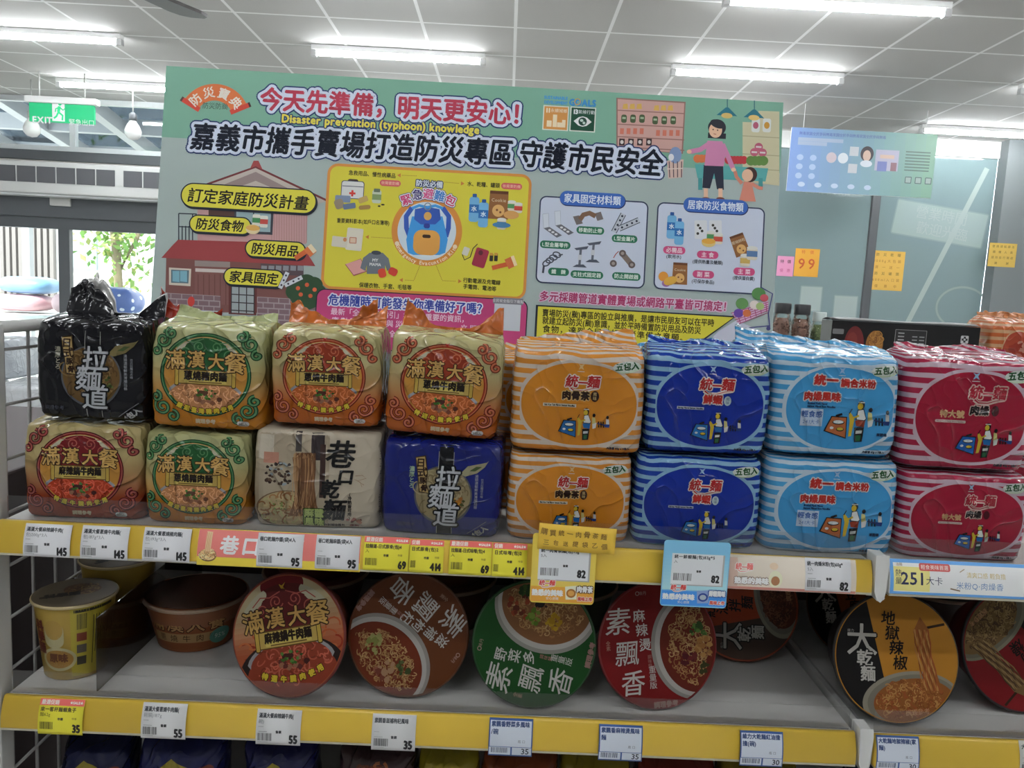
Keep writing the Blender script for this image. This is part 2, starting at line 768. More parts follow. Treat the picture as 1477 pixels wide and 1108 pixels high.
def ceiling_mat():
    nt = NT('mineral_ceiling_tiles')
    tc = nt.n('ShaderNodeTexCoord')
    s = nt.n('ShaderNodeSeparateXYZ')
    nt.t.links.new(tc.outputs['Object'], s.inputs[0])

    def bar(o, off):
        f = nt.math('FRACT', nt.math('ADD', nt.math('DIVIDE', o, 0.6), 100.0 + off))
        return nt.math('LESS_THAN', nt.math('ABSOLUTE', nt.math('SUBTRACT', f, 0.5)), 0.018)
    g = nt.math('MAXIMUM', bar(s.outputs[0], 0.55), bar(s.outputs[1], 0.9))
    n = nt.noise(220.0, 2.0)
    tile = nt.mix(n, (0.44, 0.435, 0.415), (0.51, 0.50, 0.485))
    nt.put(nt.b.inputs['Base Color'], nt.mix(g, tile, (0.84, 0.84, 0.83)))
    nt.b.inputs['Roughness'].default_value = 0.8
    return nt.m


def floor_mat():
    nt = NT('polished_floor_tiles')
    tc = nt.n('ShaderNodeTexCoord')
    s = nt.n('ShaderNodeSeparateXYZ')
    nt.t.links.new(tc.outputs['Object'], s.inputs[0])

    def bar(o):
        f = nt.math('FRACT', nt.math('ADD', nt.math('DIVIDE', o, 0.6), 100.0))
        return nt.math('LESS_THAN', f, 0.008)
    g = nt.math('MAXIMUM', bar(s.outputs[0]), bar(s.outputs[1]))
    nt.put(nt.b.inputs['Base Color'], nt.mix(g, (0.55, 0.53, 0.50), (0.32, 0.31, 0.29)))
    nt.b.inputs['Roughness'].default_value = 0.25
    return nt.m


struct(MB().box(X0, X1, YB, YF + 0.1, -0.1, 0.0, floor_mat()).build('floor'))
struct(MB().box(X0, X1, YB, YF + 0.1, CEIL_Z, CEIL_Z + 0.1, ceiling_mat()).build('ceiling'))
struct(MB().box(X0 - 0.1, X0, YB, YF, 0.0, CEIL_Z, WHITE).build('wall_left'))
struct(MB().box(X1, X1 + 0.1, YB, YF, 0.0, CEIL_Z, WHITE).build('wall_right'))
rw = MB()
REARW = mat('stocked_grey_wall', (0.34, 0.34, 0.34), 0.7)
rw.box(X0, X1, YB - 0.1, YB, 0.0, CEIL_Z, REARW)
struct(rw.build('wall_rear'))

# storefront on the far left: glass doors, header, air curtain zone, clear glazing above
zc = lambda px, py, Y: at(px, py, Y).z
GX1 = 0.6
struct(MB().box(GX1, 2.2, YF, YF + 0.1, 0.0, CEIL_Z, WHITE).build('wall_back'))
CLEAR = None


def clear_mat(name, tint=(0.95, 0.98, 0.97), gl=0.08, rough=0.03, haze=0.0):
    nt = NT(name)
    out = nt.t.nodes['Material Output']
    nt.t.nodes.remove(nt.b)
    tr = nt.n('ShaderNodeBsdfTransparent')
    tr.inputs[0].default_value = (*tint, 1)
    g = nt.n('ShaderNodeBsdfGlossy')
    g.inputs['Roughness'].default_value = rough
    fr = nt.n('ShaderNodeFresnel')
    fr.inputs[0].default_value = 1.45
    ad = nt.math('MULTIPLY', fr.outputs[0], gl * 12)
    mx = nt.n('ShaderNodeMixShader')
    nt.t.links.new(ad, mx.inputs[0])
    df = nt.n('ShaderNodeBsdfDiffuse')
    df.inputs[0].default_value = (0.6, 0.6, 0.6, 1)
    m0 = nt.n('ShaderNodeMixShader')
    m0.inputs[0].default_value = haze
    nt.t.links.new(tr.outputs[0], m0.inputs[1])
    nt.t.links.new(df.outputs[0], m0.inputs[2])
    nt.t.links.new(m0.outputs[0], mx.inputs[1])
    nt.t.links.new(g.outputs[0], mx.inputs[2])
    nt.t.links.new(mx.outputs[0], out.inputs['Surface'])
    return nt.m


GLASS = clear_mat('window_glass', (0.94, 0.97, 0.96), 0.05)
ACRYL = clear_mat('clear_acrylic', (0.97, 0.97, 0.97), 0.05, haze=0.03)


def window_unit(name, x0, x1, z0, z1, y, fw, n, cols=DARKFRAME):
    f = MB()
    f.box(x0, x1, y, y + 0.06, z0, z0 + fw, cols)
    f.box(x0, x1, y, y + 0.06, z1 - fw, z1, cols)
    step = (x1 - x0) / n
    for i in range(n + 1):
        c = x0 + step * i
        a, b = max(x0, c - fw / 2), min(x1, c + fw / 2)
        f.box(a, b, y - 0.003, y + 0.063, z0 + fw, z1 - fw, cols)
    o = struct(f.build(name))
    g = MB().box(x0 + 0.01, x1 - 0.01, y + 0.025, y + 0.031, z0 + fw * 0.5, z1 - fw * 0.5, GLASS).build('window_pane', o)
    return o


z_hd0, z_hd1 = zc(60, 313, YF), zc(60, 284, YF)     # door header
z_tr0, z_tr1 = zc(60, 231, YF), zc(60, 217, YF)     # transom rail
xm = at(93, 400, YF).x                                # the door mullion
DW = 1.62
window_unit('door_1', xm - DW, xm, 0.0, z_hd0, YF, 0.11, 1)
window_unit('door_2', xm, xm + DW, 0.0, z_hd0, YF, 0.11, 1)
window_unit('window_1', xm + DW, GX1, 0.0, z_hd0, YF, 0.09, 2)
struct(MB().box(X0, GX1, YF - 0.03, YF + 0.09, z_hd0, z_hd1, DARKFRAME).build('trim_1', bevel=0.006))
struct(MB().box(X0, GX1, YF, YF + 0.06, z_hd1, z_tr0, mat('cream_panel', (0.66, 0.64, 0.60), 0.6)).build('wall_front'))
struct(MB().box(X0, GX1, YF - 0.03, YF + 0.09, z_tr0, z_tr1, DARKFRAME).build('trim_2', bevel=0.006))
window_unit('window_2', X0, GX1, z_tr1, CEIL_Z, YF, 0.05, 5, mat('pale_frame', (0.6, 0.63, 0.64), 0.4))

# air curtain above the doors
ac = thing('air_curtain', 'long white air curtain with dark slotted grille above the glass doors', 'air curtain', (0, 0, 0))
z_a0, z_a1 = zc(60, 279, YF - 0.22), zc(60, 233, YF - 0.22)
body = MB()
body.box(X0 + 0.02, GX1 - 0.6, YF - 0.24, YF - 0.001, z_a0, z_a1, mat('grey_white_plastic', (0.55, 0.55, 0.54), 0.5))
body.build('housing', ac, bevel=0.012)
slotm = mat('grille_slot', (0.09, 0.09, 0.10), 0.5)
for g0 in range(3):
    gr = MB()
    for k in range(9):
        xa = X0 + 0.08 + g0 * 1.78 + k * 0.19
        gr.box(xa, xa + 0.176, YF - 0.245, YF - 0.238, z_a0 + 0.10, z_a1 - 0.05, slotm)
    gr.build('grille', ac)
MB().box(X0 + 0.02, GX1 - 0.6, YF - 0.20, YF - 0.03, z_a0 - 0.018, z_a0 - 0.001, mat('outlet_plastic', (0.7, 0.72, 0.72), 0.4)).build('outlet', ac)

# sensor on the door header
sn = MB()
p = at(86, 278, YF - 0.06)
sn.box(p.x - 0.1, p.x + 0.1, YF - 0.065, YF - 0.031, z_hd1 - 0.085, z_hd1 - 0.005, GREYMETAL)
tag(sn.build('door_sensor', bevel=0.008), 'small grey sensor box on the dark header over the glass doors', 'sensor')

# ---- right part of the far wall: pale mint glazed doors and a white wall panel
YR = 7.6
MINT = NT('mint_backed_glass')
MINT.b.inputs['Base Color'].default_value = (0.20, 0.275, 0.285, 1)
MINT.b.inputs['Roughness'].default_value = 0.06
MINT.b.inputs['Coat Weight'].default_value = 0.4
xa, xb, xc = at(1085, 400, YR).x, at(1250, 375, YR).x, at(1424, 380, YR).x
for nm, l, r in (('door_3', xa, xb), ('door_4', xb, xc)):
    d = MB()
    d.box(l + 0.08, r - 0.005, YR + 0.02, YR + 0.05, 0.06, 3.04, MINT.m)
    o = struct(d.build(nm))
    MB().box(l, l + 0.08, YR, YR + 0.06, 0.06, 3.04, DARKFRAME).build('door_stile', o, bevel=0.004)
    MB().box(l, r, YR, YR + 0.06, 0.0, 0.06, DARKFRAME).build('bottom_rail', o)
    # etched picture of a notice showing through the glass
    e = Print()
    pale = (198, 214, 212)
    if nm == 'door_4':
        e.frame(0.02, 0.25, 0.92, 0.34, 0.02, 0.012, (170, 192, 190), (190, 210, 208), ang=-0.12)
        e.text('營業時間', 0.03, 0.33, 0.13, (206, 220, 218), ang=-0.12)
        e.text('歡迎光臨', 0.05, 0.18, 0.13, (206, 220, 218), ang=-0.12)
        e.ring(0.33, -0.55, 0.25, 0.2, 0.02, (178, 198, 194))
        e.line([(-0.3, -1.0), (0.42, 0.8)], 0.05, (204, 220, 217))
    else:
        e.frame(-0.1, -0.35, 0.22, 0.25, 0.01, 0.01, (176, 196, 194), pale)
        e.frame(0.25, -0.5, 0.24, 0.4, 0.01, 0.01, (176, 196, 194), pale)
        e.text('冷藏食品區', 0.0, 0.72, 0.13, (170, 192, 190))
    em = MB()
    e.emit(em, flat_map, lambda c: mat('etched_glass', A(c, 1.6), 0.15), z0=5e-4)
    c0 = at(1350, 360, YR) if nm == 'door_4' else at(1190, 380, YR)
    em.build('etching', o, (c0.x, YR + 0.02, c0.z))
struct(MB().box(2.2, xa, YR, YR + 0.1, 0.0, CEIL_Z, WHITE).build('wall_panel'))
struct(MB().box(xa, xc, YR, YR + 0.1, 3.04, CEIL_Z, WHITE).build('wall_lintel'))
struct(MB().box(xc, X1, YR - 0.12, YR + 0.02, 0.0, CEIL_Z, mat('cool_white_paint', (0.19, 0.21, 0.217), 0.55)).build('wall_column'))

# ------------------------------------------------------------------ ceiling lights
TUBE_E = mat('lit_tube', (0.9, 0.9, 0.9), 0.4, emit=((0.93, 0.97, 1.0), TUBE_POWER))
n_t = 0
fix_proto = None
COLS_X = (-3.45, -0.86, 1.72, 4.25)
ROWS_Y = (7.1, 5.75, 4.4, 3.05, 1.4, -0.2, -1.4)
names_row = {7.1: 'farthest row', 5.75: 'second farthest row', 4.4: 'third row from the far wall', 3.05: 'fourth row from the far wall', 1.4: 'fifth row from the far wall', -0.2: 'sixth row from the far wall', -1.4: 'seventh row from the far wall', -3.2: 'eighth row from the far wall'}
names_col = {-3.45: 'first from the left', -0.86: 'second from the left', 1.72: 'third from the left', 4.25: 'fourth from the left'}
for Y in ROWS_Y:
    for X in COLS_X:
        lab = 'lit ceiling tube, ' + names_col[X] + ' in the ' + names_row[Y]
        if fix_proto is None:
            r = fix_proto = thing('ceiling_light', lab, 'light', (X, Y, CEIL_Z), group='fluorescent battens on the ceiling')
            MB().box(-0.62, 0.62, -0.03, 0.03, -0.035, 0.0, WHITE).build('batten', r, bevel=0.004)
            tb = MB()
            tb.tube([(-0.585, 0, -0.055), (0.585, 0, -0.055)], 0.016, TUBE_E, 10)
            tb.build('lit_tube', r)
            for s in (-1, 1):
                MB().box(s * 0.605 - 0.02, s * 0.605 + 0.02, -0.022, 0.022, -0.078, -0.034, mat('end_cap', (0.55, 0.55, 0.55), 0.5)).build('end_cap', r, bevel=0.004)
        else:
            r = copy_tree(fix_proto)
            r.location = (X, Y, CEIL_Z)
            r['label'] = lab

# ceiling fan, one blade reaches into the picture
tip = at(285, 20, 3.1)
fz = tip.z
hub = atz(70, -75, fz)
fn = thing('ceiling_fan', 'dark ceiling fan, one blade showing near the picture top', 'fan', (hub.x, hub.y, CEIL_Z))
DK = mat('dark_brown_blade', (0.045, 0.04, 0.038), 0.45)
L = math.hypot(tip.x - hub.x, tip.y - hub.y)
FA = math.atan2(tip.y - hub.y, tip.x - hub.x)
MB().tube([(0, 0, 0), (0, 0, fz - CEIL_Z + 0.06)], 0.014, DK).build('down_rod', fn)
MB().lathe([(0.0, 0.09), (0.06, 0.085), (0.1, 0.05), (0.1, -0.02), (0.06, -0.06), (0.0, -0.07)], DK, 32, (0, 0, fz - CEIL_Z)).build('motor', fn)
for k in range(3):
    a = k * 2 * PI / 3 + FA
    pts = []
    for s, w in ((0.12, 0.035), (0.2, 0.05), (L - 0.06, 0.085), (L - 0.02, 0.072), (L, 0.035)):
        pts.append((s, w))
    out = pts + [(p[0], -p[1]) for p in reversed(pts)]
    b = MB()
    vv = [(p[0], p[1], 0.006 + p[1] * 0.16) for p in out] + [(p[0], p[1], -0.006 + p[1] * 0.16) for p in out]
    n = len(out)
    b.add(vv, [tuple(range(n)), tuple(range(2 * n - 1, n - 1, -1))] + [(i, n + i, n + (i + 1) % n, (i + 1) % n) for i in range(n)], DK)
    o = b.build('blade', fn, (0, 0, fz - CEIL_Z - 0.01))
    o.rotation_euler = (0, 0, a)

# exit sign under the ceiling
YE = 6.9
pa, pb = at(43, 148, YE), at(137, 180, YE)
ex = thing('exit_sign', 'green hanging exit sign with white running figure near the doors', 'sign', ((pa.x + pb.x) / 2, YE, (pa.z + pb.z) / 2))
ew, eh = pb.x - pa.x, pa.z - pb.z
EG = mat('sign_green', A((38, 178, 118), 0.8), 0.35)
MB().box(-ew / 2, ew / 2, -0.012, 0.012, -eh / 2, eh / 2, EG).build('sign_face', ex)
MB().box(-ew / 2 - 0.03, ew / 2 + 0.03, -0.035, 0.035, eh / 2 + 0.0005, eh / 2 + 0.055, WHITE).build('housing', ex, bevel=0.006)
for s in (-1, 1):
    MB().tube([(s * ew * 0.35, 0, eh / 2 + 0.05), (s * ew * 0.35, 0, CEIL_Z - ex.location.z)], 0.006, GREYMETAL).build('hanger', ex)
e = Print()
wh = (232, 245, 238)
e.text('EXIT', -0.185, -0.068, 0.085, wh, b=0.003, sp=1.05)
e.text('緊急出口', 0.19, -0.075, 0.062, (190, 225, 205))
e.rect(-0.03, 0.02, 0.12, 0.19, wh)
g = (38, 178, 118)
e.ell(-0.015, 0.085, 0.016, 0.016, g)
e.line([(-0.02, 0.065), (-0.03, 0.01)], 0.028, g)
e.line([(-0.03, 0.01), (0.01, -0.02), (0.005, -0.065)], 0.017, g)
e.line([(-0.03, 0.01), (-0.05, -0.03), (-0.075, -0.05)], 0.017, g)
e.line([(-0.02, 0.055), (0.015, 0.03), (0.03, 0.045)], 0.012, g)
e.line([(-0.02, 0.055), (-0.055, 0.04), (-0.06, 0.01)], 0.012, g)
em = MB()
e.emit(em, flat_map, lambda c: mat('sign_print', A(c, 0.62), 0.4), z0=5e-4, scale=ew / 0.62)
em.build('pictogram', ex, (0, -0.012, 0))

# bulbs hanging in front of the upper glazing
for i, (px, py, lab) in enumerate(((46, 186, 'round white bulb hanging below the exit sign'), (192, 190, 'pear-shaped white bulb hanging right of the exit sign'))):
    P = at(px, py, 7.2)
    bl = thing('hanging_bulb', lab, 'bulb', P, group='bulbs hanging by the storefront')
    MB().lathe([(0.0, -0.075), (0.04, -0.065), (0.068, -0.03), (0.072, 0.005), (0.055, 0.05), (0.03, 0.085), (0.026, 0.1)], mat('opal_bulb', (0.85, 0.85, 0.84), 0.25), 24).build('globe', bl)
    MB().lathe([(0.03, 0.095), (0.034, 0.1), (0.034, 0.15), (0.012, 0.17)], DARKFRAME if i else GREYMETAL, 20).build('socket', bl)
    MB().tube([(0, 0, 0.165), (0, 0, CEIL_Z - P.z)], 0.006, GREYMETAL, 6).build('cord', bl)

# blue poster hanging on the right
YP = 6.6
pa, pb = at(1139, 186, YP), at(1347, 282, YP)
tl = at(1139, 186, YP)
bw = (at(1351, 198, YP) - at(1141, 186, YP)).length
bh = (at(1141, 186, YP) - at(1135, 278, YP)).length
hp = thing('hanging_notice', 'blue and green notice board hanging in front of the mint doors', 'poster', (at(1243, 235, YP).x, YP, at(1243, 235, YP).z))
e = Print()
W, H = bw, bh
n = 14
for i in range(n):
    t = i / (n - 1)
    e.rect(-W / 2 + W * (i + 0.5) / n, 0, W / n * 1.02, H, (int(128 + 10 * t), int(158 + 22 * t), int(212 - 55 * t)))
for i in range(26):
    e.text('無毒家園全民參與'[i % 8], -W / 2 + 0.08 + i * 0.028, H / 2 - 0.045, 0.03, (82, 92, 160))
for r_, wd in ((0.42, 0.62), (0.36, 0.4)):
    e.rect(-W / 2 + 0.06 + wd * W / 4, H * (r_ - 0.1), wd * W / 2, 0.03, (168, 182, 205))
for r_ in range(3):
    for c_ in range(2):
        e.ell(-W / 2 + 0.09 + c_ * 0.11, 0.02 - r_ * 0.075, 0.028, 0.024, (176, 196, 226))
for c_, col in ((0.36, (205, 190, 195)), (0.46, (222, 228, 232))):
    e.ell(-W / 2 + W * c_ * 0.8, 0.03, 0.043, 0.043, col)
for k in (0, 1):
    e.rect(-W / 2 + W * 0.44, 0.09 - 0.14 * k, 0.075, 0.075, (205, 208, 212))
e.ell(-W / 2 + W * 0.53, 0.075, 0.055, 0.062, (60, 50, 58))
e.ell(-W / 2 + W * 0.53, 0.06, 0.033, 0.045, (222, 190, 170))
e.ell(-W / 2 + W * 0.53, -0.005, 0.05, 0.028, (225, 230, 238))
e.rect(W * 0.17, 0.03, W * 0.16, 0.17, (190, 186, 208))
e.rect(W * 0.14, -0.02, 0.08, 0.08, (120, 130, 190))
e.rect(W * 0.22, -0.02, 0.05, 0.07, (150, 110, 120))
e.rect(W * 0.17, 0.06, 0.12, 0.03, (220, 190, 170))
for k in range(7):
    e.rect(W * 0.38, 0.11 - k * 0.025, W * 0.17, 0.01, (92, 118, 110))
for k in range(3):
    e.frame(W * 0.33 + k * 0.085, -0.12, 0.055, 0.055, 0.006, 0.006, (70, 90, 92), (165, 185, 180))
for k in range(5):
    e.ell(-W / 2 + 0.12 + k * 0.14, -0.2, 0.03, 0.02, (196, 212, 232))
em = MB()
em.box(-W / 2, W / 2, 0, 0.012, -H / 2, H / 2, WHITE)
e.emit(em, flat_map, lambda c: mat('notice_print', A(c, 1.25), 0.4), z0=4e-4)
em.build('board', hp)
for s in (-1, 1):
    MB().tube([(s * W * 0.42, 0.006, H / 2 - 0.005), (s * W * 0.42, 0.006, CEIL_Z - hp.location.z)], 0.003, WHITE, 6).build('string', hp)

# paper notes stuck on the glass and the wall


def note(name, px0, py0, px1, py1, Y, rgb, lines, label, k=0.95, big=None, inkc=(90, 70, 20)):
    a, b = at(px0, py0, Y), at(px1, py1, Y)
    w, h = abs(b.x - a.x), abs(a.z - b.z)
    m = MB()
    m.box(-w / 2, w / 2, 0, 0.003, -h / 2, h / 2, mat('note_paper', A(rgb, k), 0.6))
    e = Print()
    if big:
        e.text(big, 0, -0.02 * h, h * 0.52, inkc, b=h * 0.006, fit=w * 0.82)
        e.text(lines[0], 0, h * 0.38, h * 0.14, inkc, fit=w * 0.7)
    else:
        for i, s in enumerate(lines):
            e.text(s, 0, h * (0.5 - (i + 0.6) / (len(lines) + 0.25)), h / (len(lines) + 1.2) * 0.62, inkc if i % 3 else (70, 60, 20), fit=w * 0.85)
    e.emit(m, flat_map, lambda c: mat('note_ink', A(c, k), 0.6), z0=4e-4)
    o = m.build(name, None, ((a.x + b.x) / 2, Y - 0.0032, (a.z + b.z) / 2))
    tag(o, label, 'sign', 'paper notes on the far glass and wall')
    return o


note('paper_note', 1122, 369, 1143, 399, YR + 0.02, (226, 150, 188), ['特價', '優惠'], 'small pink paper note left of the orange 99 note', inkc=(190, 90, 130))
note('paper_note', 1148, 358, 1179, 400, YR + 0.02, (226, 164, 56), ['特價'], 'orange paper note with a large 99 on the mint glass', big='99', inkc=(196, 84, 40))
note('paper_note', 1258, 361, 1300, 420, YR + 0.02, (214, 170, 78), ['防災乾糧', '1000g大包裝', '買一送一', '防災罐頭', '600ml入口裝', '優惠中'], 'tall yellow paper note with lines of text beside the dark door stile', inkc=(150, 96, 30))
note('paper_note', 1428, 350, 1463, 386, YR - 0.12, (206, 172, 84), ['使用須知請洽', '櫃檯人員', '請勿自行開啟', '謝謝'], 'yellow paper note on the plain white wall at right', inkc=(96, 76, 30))

# ------------------------------------------------------------------ outside the storefront
struct(MB().box(-16, 8, YF + 0.1, 22, -0.12, -0.02, mat('paving', (0.5, 0.5, 0.48), 0.8)).build('ground'))
bld = thing('street_building', 'pale building with upright dark slats beyond the left glass door', 'building', (-6.0, 14.0, -0.02))
MB().box(-7, 12, 1.0, 4.0, 0, 7, mat('pale_render', (0.72, 0.71, 0.69), 0.8)).build('wall_body', bld)
sl = MB()
for k in range(9):
    xx = at(2 + k * 9.0, 360, 14.9).x + 6.0
    sl.box(xx - 0.035, xx + 0.035, 0.9, 0.999, 0.3, 4.0, mat('dark_slat', (0.2, 0.18, 0.17), 0.6))
sl.build('slat_screen', bld)
wd = MB()
p = at(120, 372, 15.0)
wd.box(p.x + 6 - 0.28, p.x + 6 + 0.28, 0.93, 0.999, p.z - 0.2, p.z + 0.5, mat('dull_pane', (0.3, 0.36, 0.38), 0.2))
wd.build('window', bld)

tr = thing('tree', 'slim green tree with loose leaves outside the right glass door', 'tree', (at(168, 400, 12.6).x, 12.6, -0.02))
tk = MB()
tk.tube([(0.1, 0, 0), (0.05, 0, 1.0), (0.0, 0, 1.9), (-0.12, 0.1, 2.7), (-0.1, 0.1, 3.3)], 0.07, mat('bark', (0.2, 0.17, 0.1), 0.8))
tk.tube([(0, 0, 1.5), (0.3, 0.05, 2.1), (0.5, 0, 2.7)], 0.04, mat('bark', (0.2, 0.17, 0.1), 0.8))
tk.build('trunk', tr)
lv = MB()
rnd = random.Random(3)
LM = [mat('leaf', c, 0.6) for c in ((0.12, 0.26, 0.05), (0.2, 0.34, 0.08), (0.3, 0.36, 0.1))]
for _ in range(900):
    a, b, c = rnd.gauss(0.05, 0.30), rnd.gauss(0, 0.35), rnd.gauss(2.5, 0.55)
    q = Vector((a, b, c))
    s = rnd.uniform(0.04, 0.09)
    d1 = Vector((rnd.uniform(-1, 1), rnd.uniform(-1, 1), rnd.uniform(-1, 1))).normalized() * s
    d2 = d1.orthogonal().normalized() * s * 0.5
    lv.add([tuple(q - d1), tuple(q + d2), tuple(q + d1), tuple(q - d2)], [(0, 1, 2, 3)], rnd.choice(LM))
lv.build('foliage', tr)

bench = thing('display_table', 'long pale table outside the glass doors holding soft packs', 'table', (0, 0, -0.02))
zb = 1.02
MB().box(-6.6, -2.2, 8.75, 9.75, zb - 0.05, zb, mat('pale_table', (0.66, 0.72, 0.70), 0.5)).build('tabletop', bench, bevel=0.006)
for x in (-6.4, -4.4, -2.4):
    for y in (8.85, 9.65):
        MB().box(x - 0.04, x + 0.04, y - 0.04, y + 0.04, 0, zb - 0.05, GREYMETAL).build('leg', bench)


def sack(w, d, h, m, loc, label, dots=None, rz=0.0):
    b = MB()
    v, f = [], []
    nu, nv = 28, 14
    for j in range(nv + 1):
        ph = -PI / 2 + PI * j / nv
        for i in range(nu):
            t = 2 * PI * i / nu
            cx, cy = math.cos(t), math.sin(t)
            r = (abs(cx) ** 4 + abs(cy) ** 4) ** -0.25
            c = math.cos(ph) ** 0.5 if math.cos(ph) > 0 else 0
            q = Vector((cx * r * c * w / 2, cy * r * c * d / 2, (math.sin(ph) * 0.5 + 0.5) * h))
            q *= 1 + 0.05 * noise.noise(q * 9 + Vector(loc))
            v.append(tuple(q))
    for j in range(nv):
        for i in range(nu):
            f.append((j * nu + i, j * nu + (i + 1) % nu, (j + 1) * nu + (i + 1) % nu, (j + 1) * nu + i))
    b.add(v, f, m, smooth=True)
    o = b.build('soft_pack', None, loc)
    o.rotation_euler = (0, 0, rz)
    tag(o, label, 'pack', 'soft packs outside the glass doors')
    return o


def dotted():
    nt = NT('dotted_film')
    tc = nt.n('ShaderNodeTexCoord')
    vo = nt.n('ShaderNodeTexVoronoi')
    nt.t.links.new(tc.outputs['Object'], vo.inputs['Vector'])
    vo.inputs['Scale'].default_value = 9
    nt.put(nt.b.inputs['Base Color'], nt.mix(nt.math('LESS_THAN', vo.outputs['Distance'], 0.28), (0.10, 0.16, 0.42), (0.85, 0.87, 0.92)))
    nt.b.inputs['Roughness'].default_value = 0.3
    return nt.m


p = at(36, 446, 9.2)
sack(0.62, 0.5, 0.2, mat('pink_film', (0.62, 0.36, 0.40), 0.35), (p.x, 9.2, zb), 'pink soft pack on the table outside the left door')
sack(0.6, 0.48, 0.2, mat('blue_film', (0.22, 0.44, 0.66), 0.35), (p.x + 0.06, 9.22, zb + 0.207), 'light blue soft pack lying on the pink pack outside')
sack(0.5, 0.5, 0.3, mat('straw_film', (0.62, 0.55, 0.36), 0.45), (p.x - 0.62, 9.2, zb), 'straw coloured soft pack left of the pink pack outside')
p = at(162, 452, 9.2)
sack(0.66, 0.5, 0.34, dotted(), (p.x, 9.2, zb), 'dark blue soft pack with white dots outside the right door')
p = at(118, 452, 9.2)
sack(0.26, 0.5, 0.24, mat('rose_film', (0.6, 0.42, 0.44), 0.4), (p.x - 0.13, 9.2, zb), 'dull rose soft pack left of the dotted blue pack')
cn = thing('glass_canopy', 'grey rafters of the canopy outside above the glass doors', 'canopy', (0, YF, 0))
GB = mat('grey_beam', (0.42, 0.43, 0.44), 0.5)
for k in range(8):
    xx = X0 - 1.0 + k * 0.95
    bm_ = MB()
    bm_.add([(xx + dx, dy, dz) for dy, dz0 in ((0.12, 3.42), (3.0, 2.93)) for dx in (-0.06, 0.06) for dz in (dz0, dz0 + 0.16)], [(0, 1, 3, 2), (4, 6, 7, 5), (0, 4, 5, 1), (2, 3, 7, 6), (0, 2, 6, 4), (1, 5, 7, 3)], GB)
    bm_.build('rafter', cn)
for dy, dz in ((0.7, 3.33), (1.7, 3.16), (2.7, 2.99)):
    MB().box(X0 - 1.2, 1.0, dy, dy + 0.10, dz + 0.02, dz + 0.2, GB).build('purlin', cn)
MB().add([(X0 - 1.2, 0.14, 3.62), (1.0, 0.14, 3.62), (1.0, 3.1, 3.13), (X0 - 1.2, 3.1, 3.13), (X0 - 1.2, 0.14, 3.63), (1.0, 0.14, 3.63), (1.0, 3.1, 3.14), (X0 - 1.2, 3.1, 3.14)], [(0, 3, 2, 1), (4, 5, 6, 7), (0, 1, 5, 4), (1, 2, 6, 5), (2, 3, 7, 6), (3, 0, 4, 7)], clear_mat('canopy_sheet', (0.26, 0.30, 0.34), 0.04)).build('roof_sheet', cn)
for xx in (X0 - 1.0, 0.9):
    MB().box(xx - 0.05, xx + 0.05, 2.85, 2.95, -0.02, 2.96, GB).build('post', cn)
struct(MB().box(-16, 8, 13.6, 13.7, -0.02, 0.9, mat('low_wall', (0.6, 0.6, 0.58), 0.8)).build('wall_outside'))

# ------------------------------------------------------------------ gondola shelving
ZS, ZL = 1.189, 0.959          # the two shelf surfaces
YS = 0.93                      # front of the price rails
XL, XM, XR = -0.615, 0.474, 1.30
BACK = 1.39
SHELF = mat('shelf_enamel', (0.56, 0.55, 0.53), 0.45)
YEL = mat('yellow_price_rail', A((206, 172, 62), 0.85), 0.32, spec=0.5)
YEL2 = mat('yellow_price_rail', A((206, 172, 62), 0.85), 0.32, spec=0.5)
RAILGREY = mat('rail_edge', (0.5, 0.47, 0.36), 0.4)
gon = thing('shelving_gondola', 'grey shelf frame with wire end panel and dark back carrying the noodle shelves', 'shelving', (0, 1.15, 0))
fy = lambda y: y - 1.15
for x, nm in ((XL - 0.012, 'upright'), (XM + 0.013, 'upright'), (XR + 0.02, 'upright')):
    MB().box(x - 0.012, x + 0.012, fy(BACK + 0.002), fy(BACK + 0.05), 0, 1.335, GREYMETAL).build(nm, gon, bevel=0.002)
MB().box(XL - 0.024, XL - 0.006, fy(YS + 0.004), fy(YS + 0.03), 0, 1.433, GREYMETAL).build('front_post', gon, bevel=0.002)
MB().box(XL, XR, fy(BACK + 0.006), fy(BACK + 0.02), 0.1, 1.32, mat('maroon_back_panel', (0.05, 0.035, 0.035), 0.6)).build('back_panel', gon)
MB().box(XL - 0.02, XR + 0.03, fy(BACK - 0.02), fy(BACK + 0.42), 1.315, 1.33, SHELF).build('top_board', gon, bevel=0.002)
MB().box(XL - 0.02, XR, fy(YS + 0.03), fy(BACK + 0.4), 0.0, 0.1, GREYMETAL).build('plinth', gon)
MB().box(XL - 0.02, XL + 0.01, fy(BACK + 0.38), fy(BACK + 0.41), 0.1, 1.315, GREYMETAL).build('rear_post', gon)
MB().box(XR - 0.01, XR + 0.02, fy(BACK + 0.38), fy(BACK + 0.41), 0.1, 1.315, GREYMETAL).build('rear_post', gon)
wr = MB()
WIRE = mat('grey_wire', (0.32, 0.31, 0.30), 0.4)
xw = XL - 0.015
for k in range(9):
    y = YS + 0.04 + k * 0.052
    wr.tube([(xw, fy(y), 0.12), (xw, fy(y), 1.425)], 0.0022, WIRE, 6)
for k in range(19):
    z = 0.14 + k * 0.07
    wr.tube([(xw + 0.004, fy(YS + 0.03), z), (xw + 0.004, fy(YS + 0.475), z)], 0.0022, WIRE, 6)
wr.tube([(xw, fy(YS + 0.02), 1.428), (xw, fy(YS + 0.48), 1.428)], 0.008, GREYMETAL, 8)
wr.tube([(xw, fy(YS + 0.475), 0.1), (xw, fy(YS + 0.475), 1.428)], 0.007, GREYMETAL, 8)
wr.build('wire_end_panel', gon)


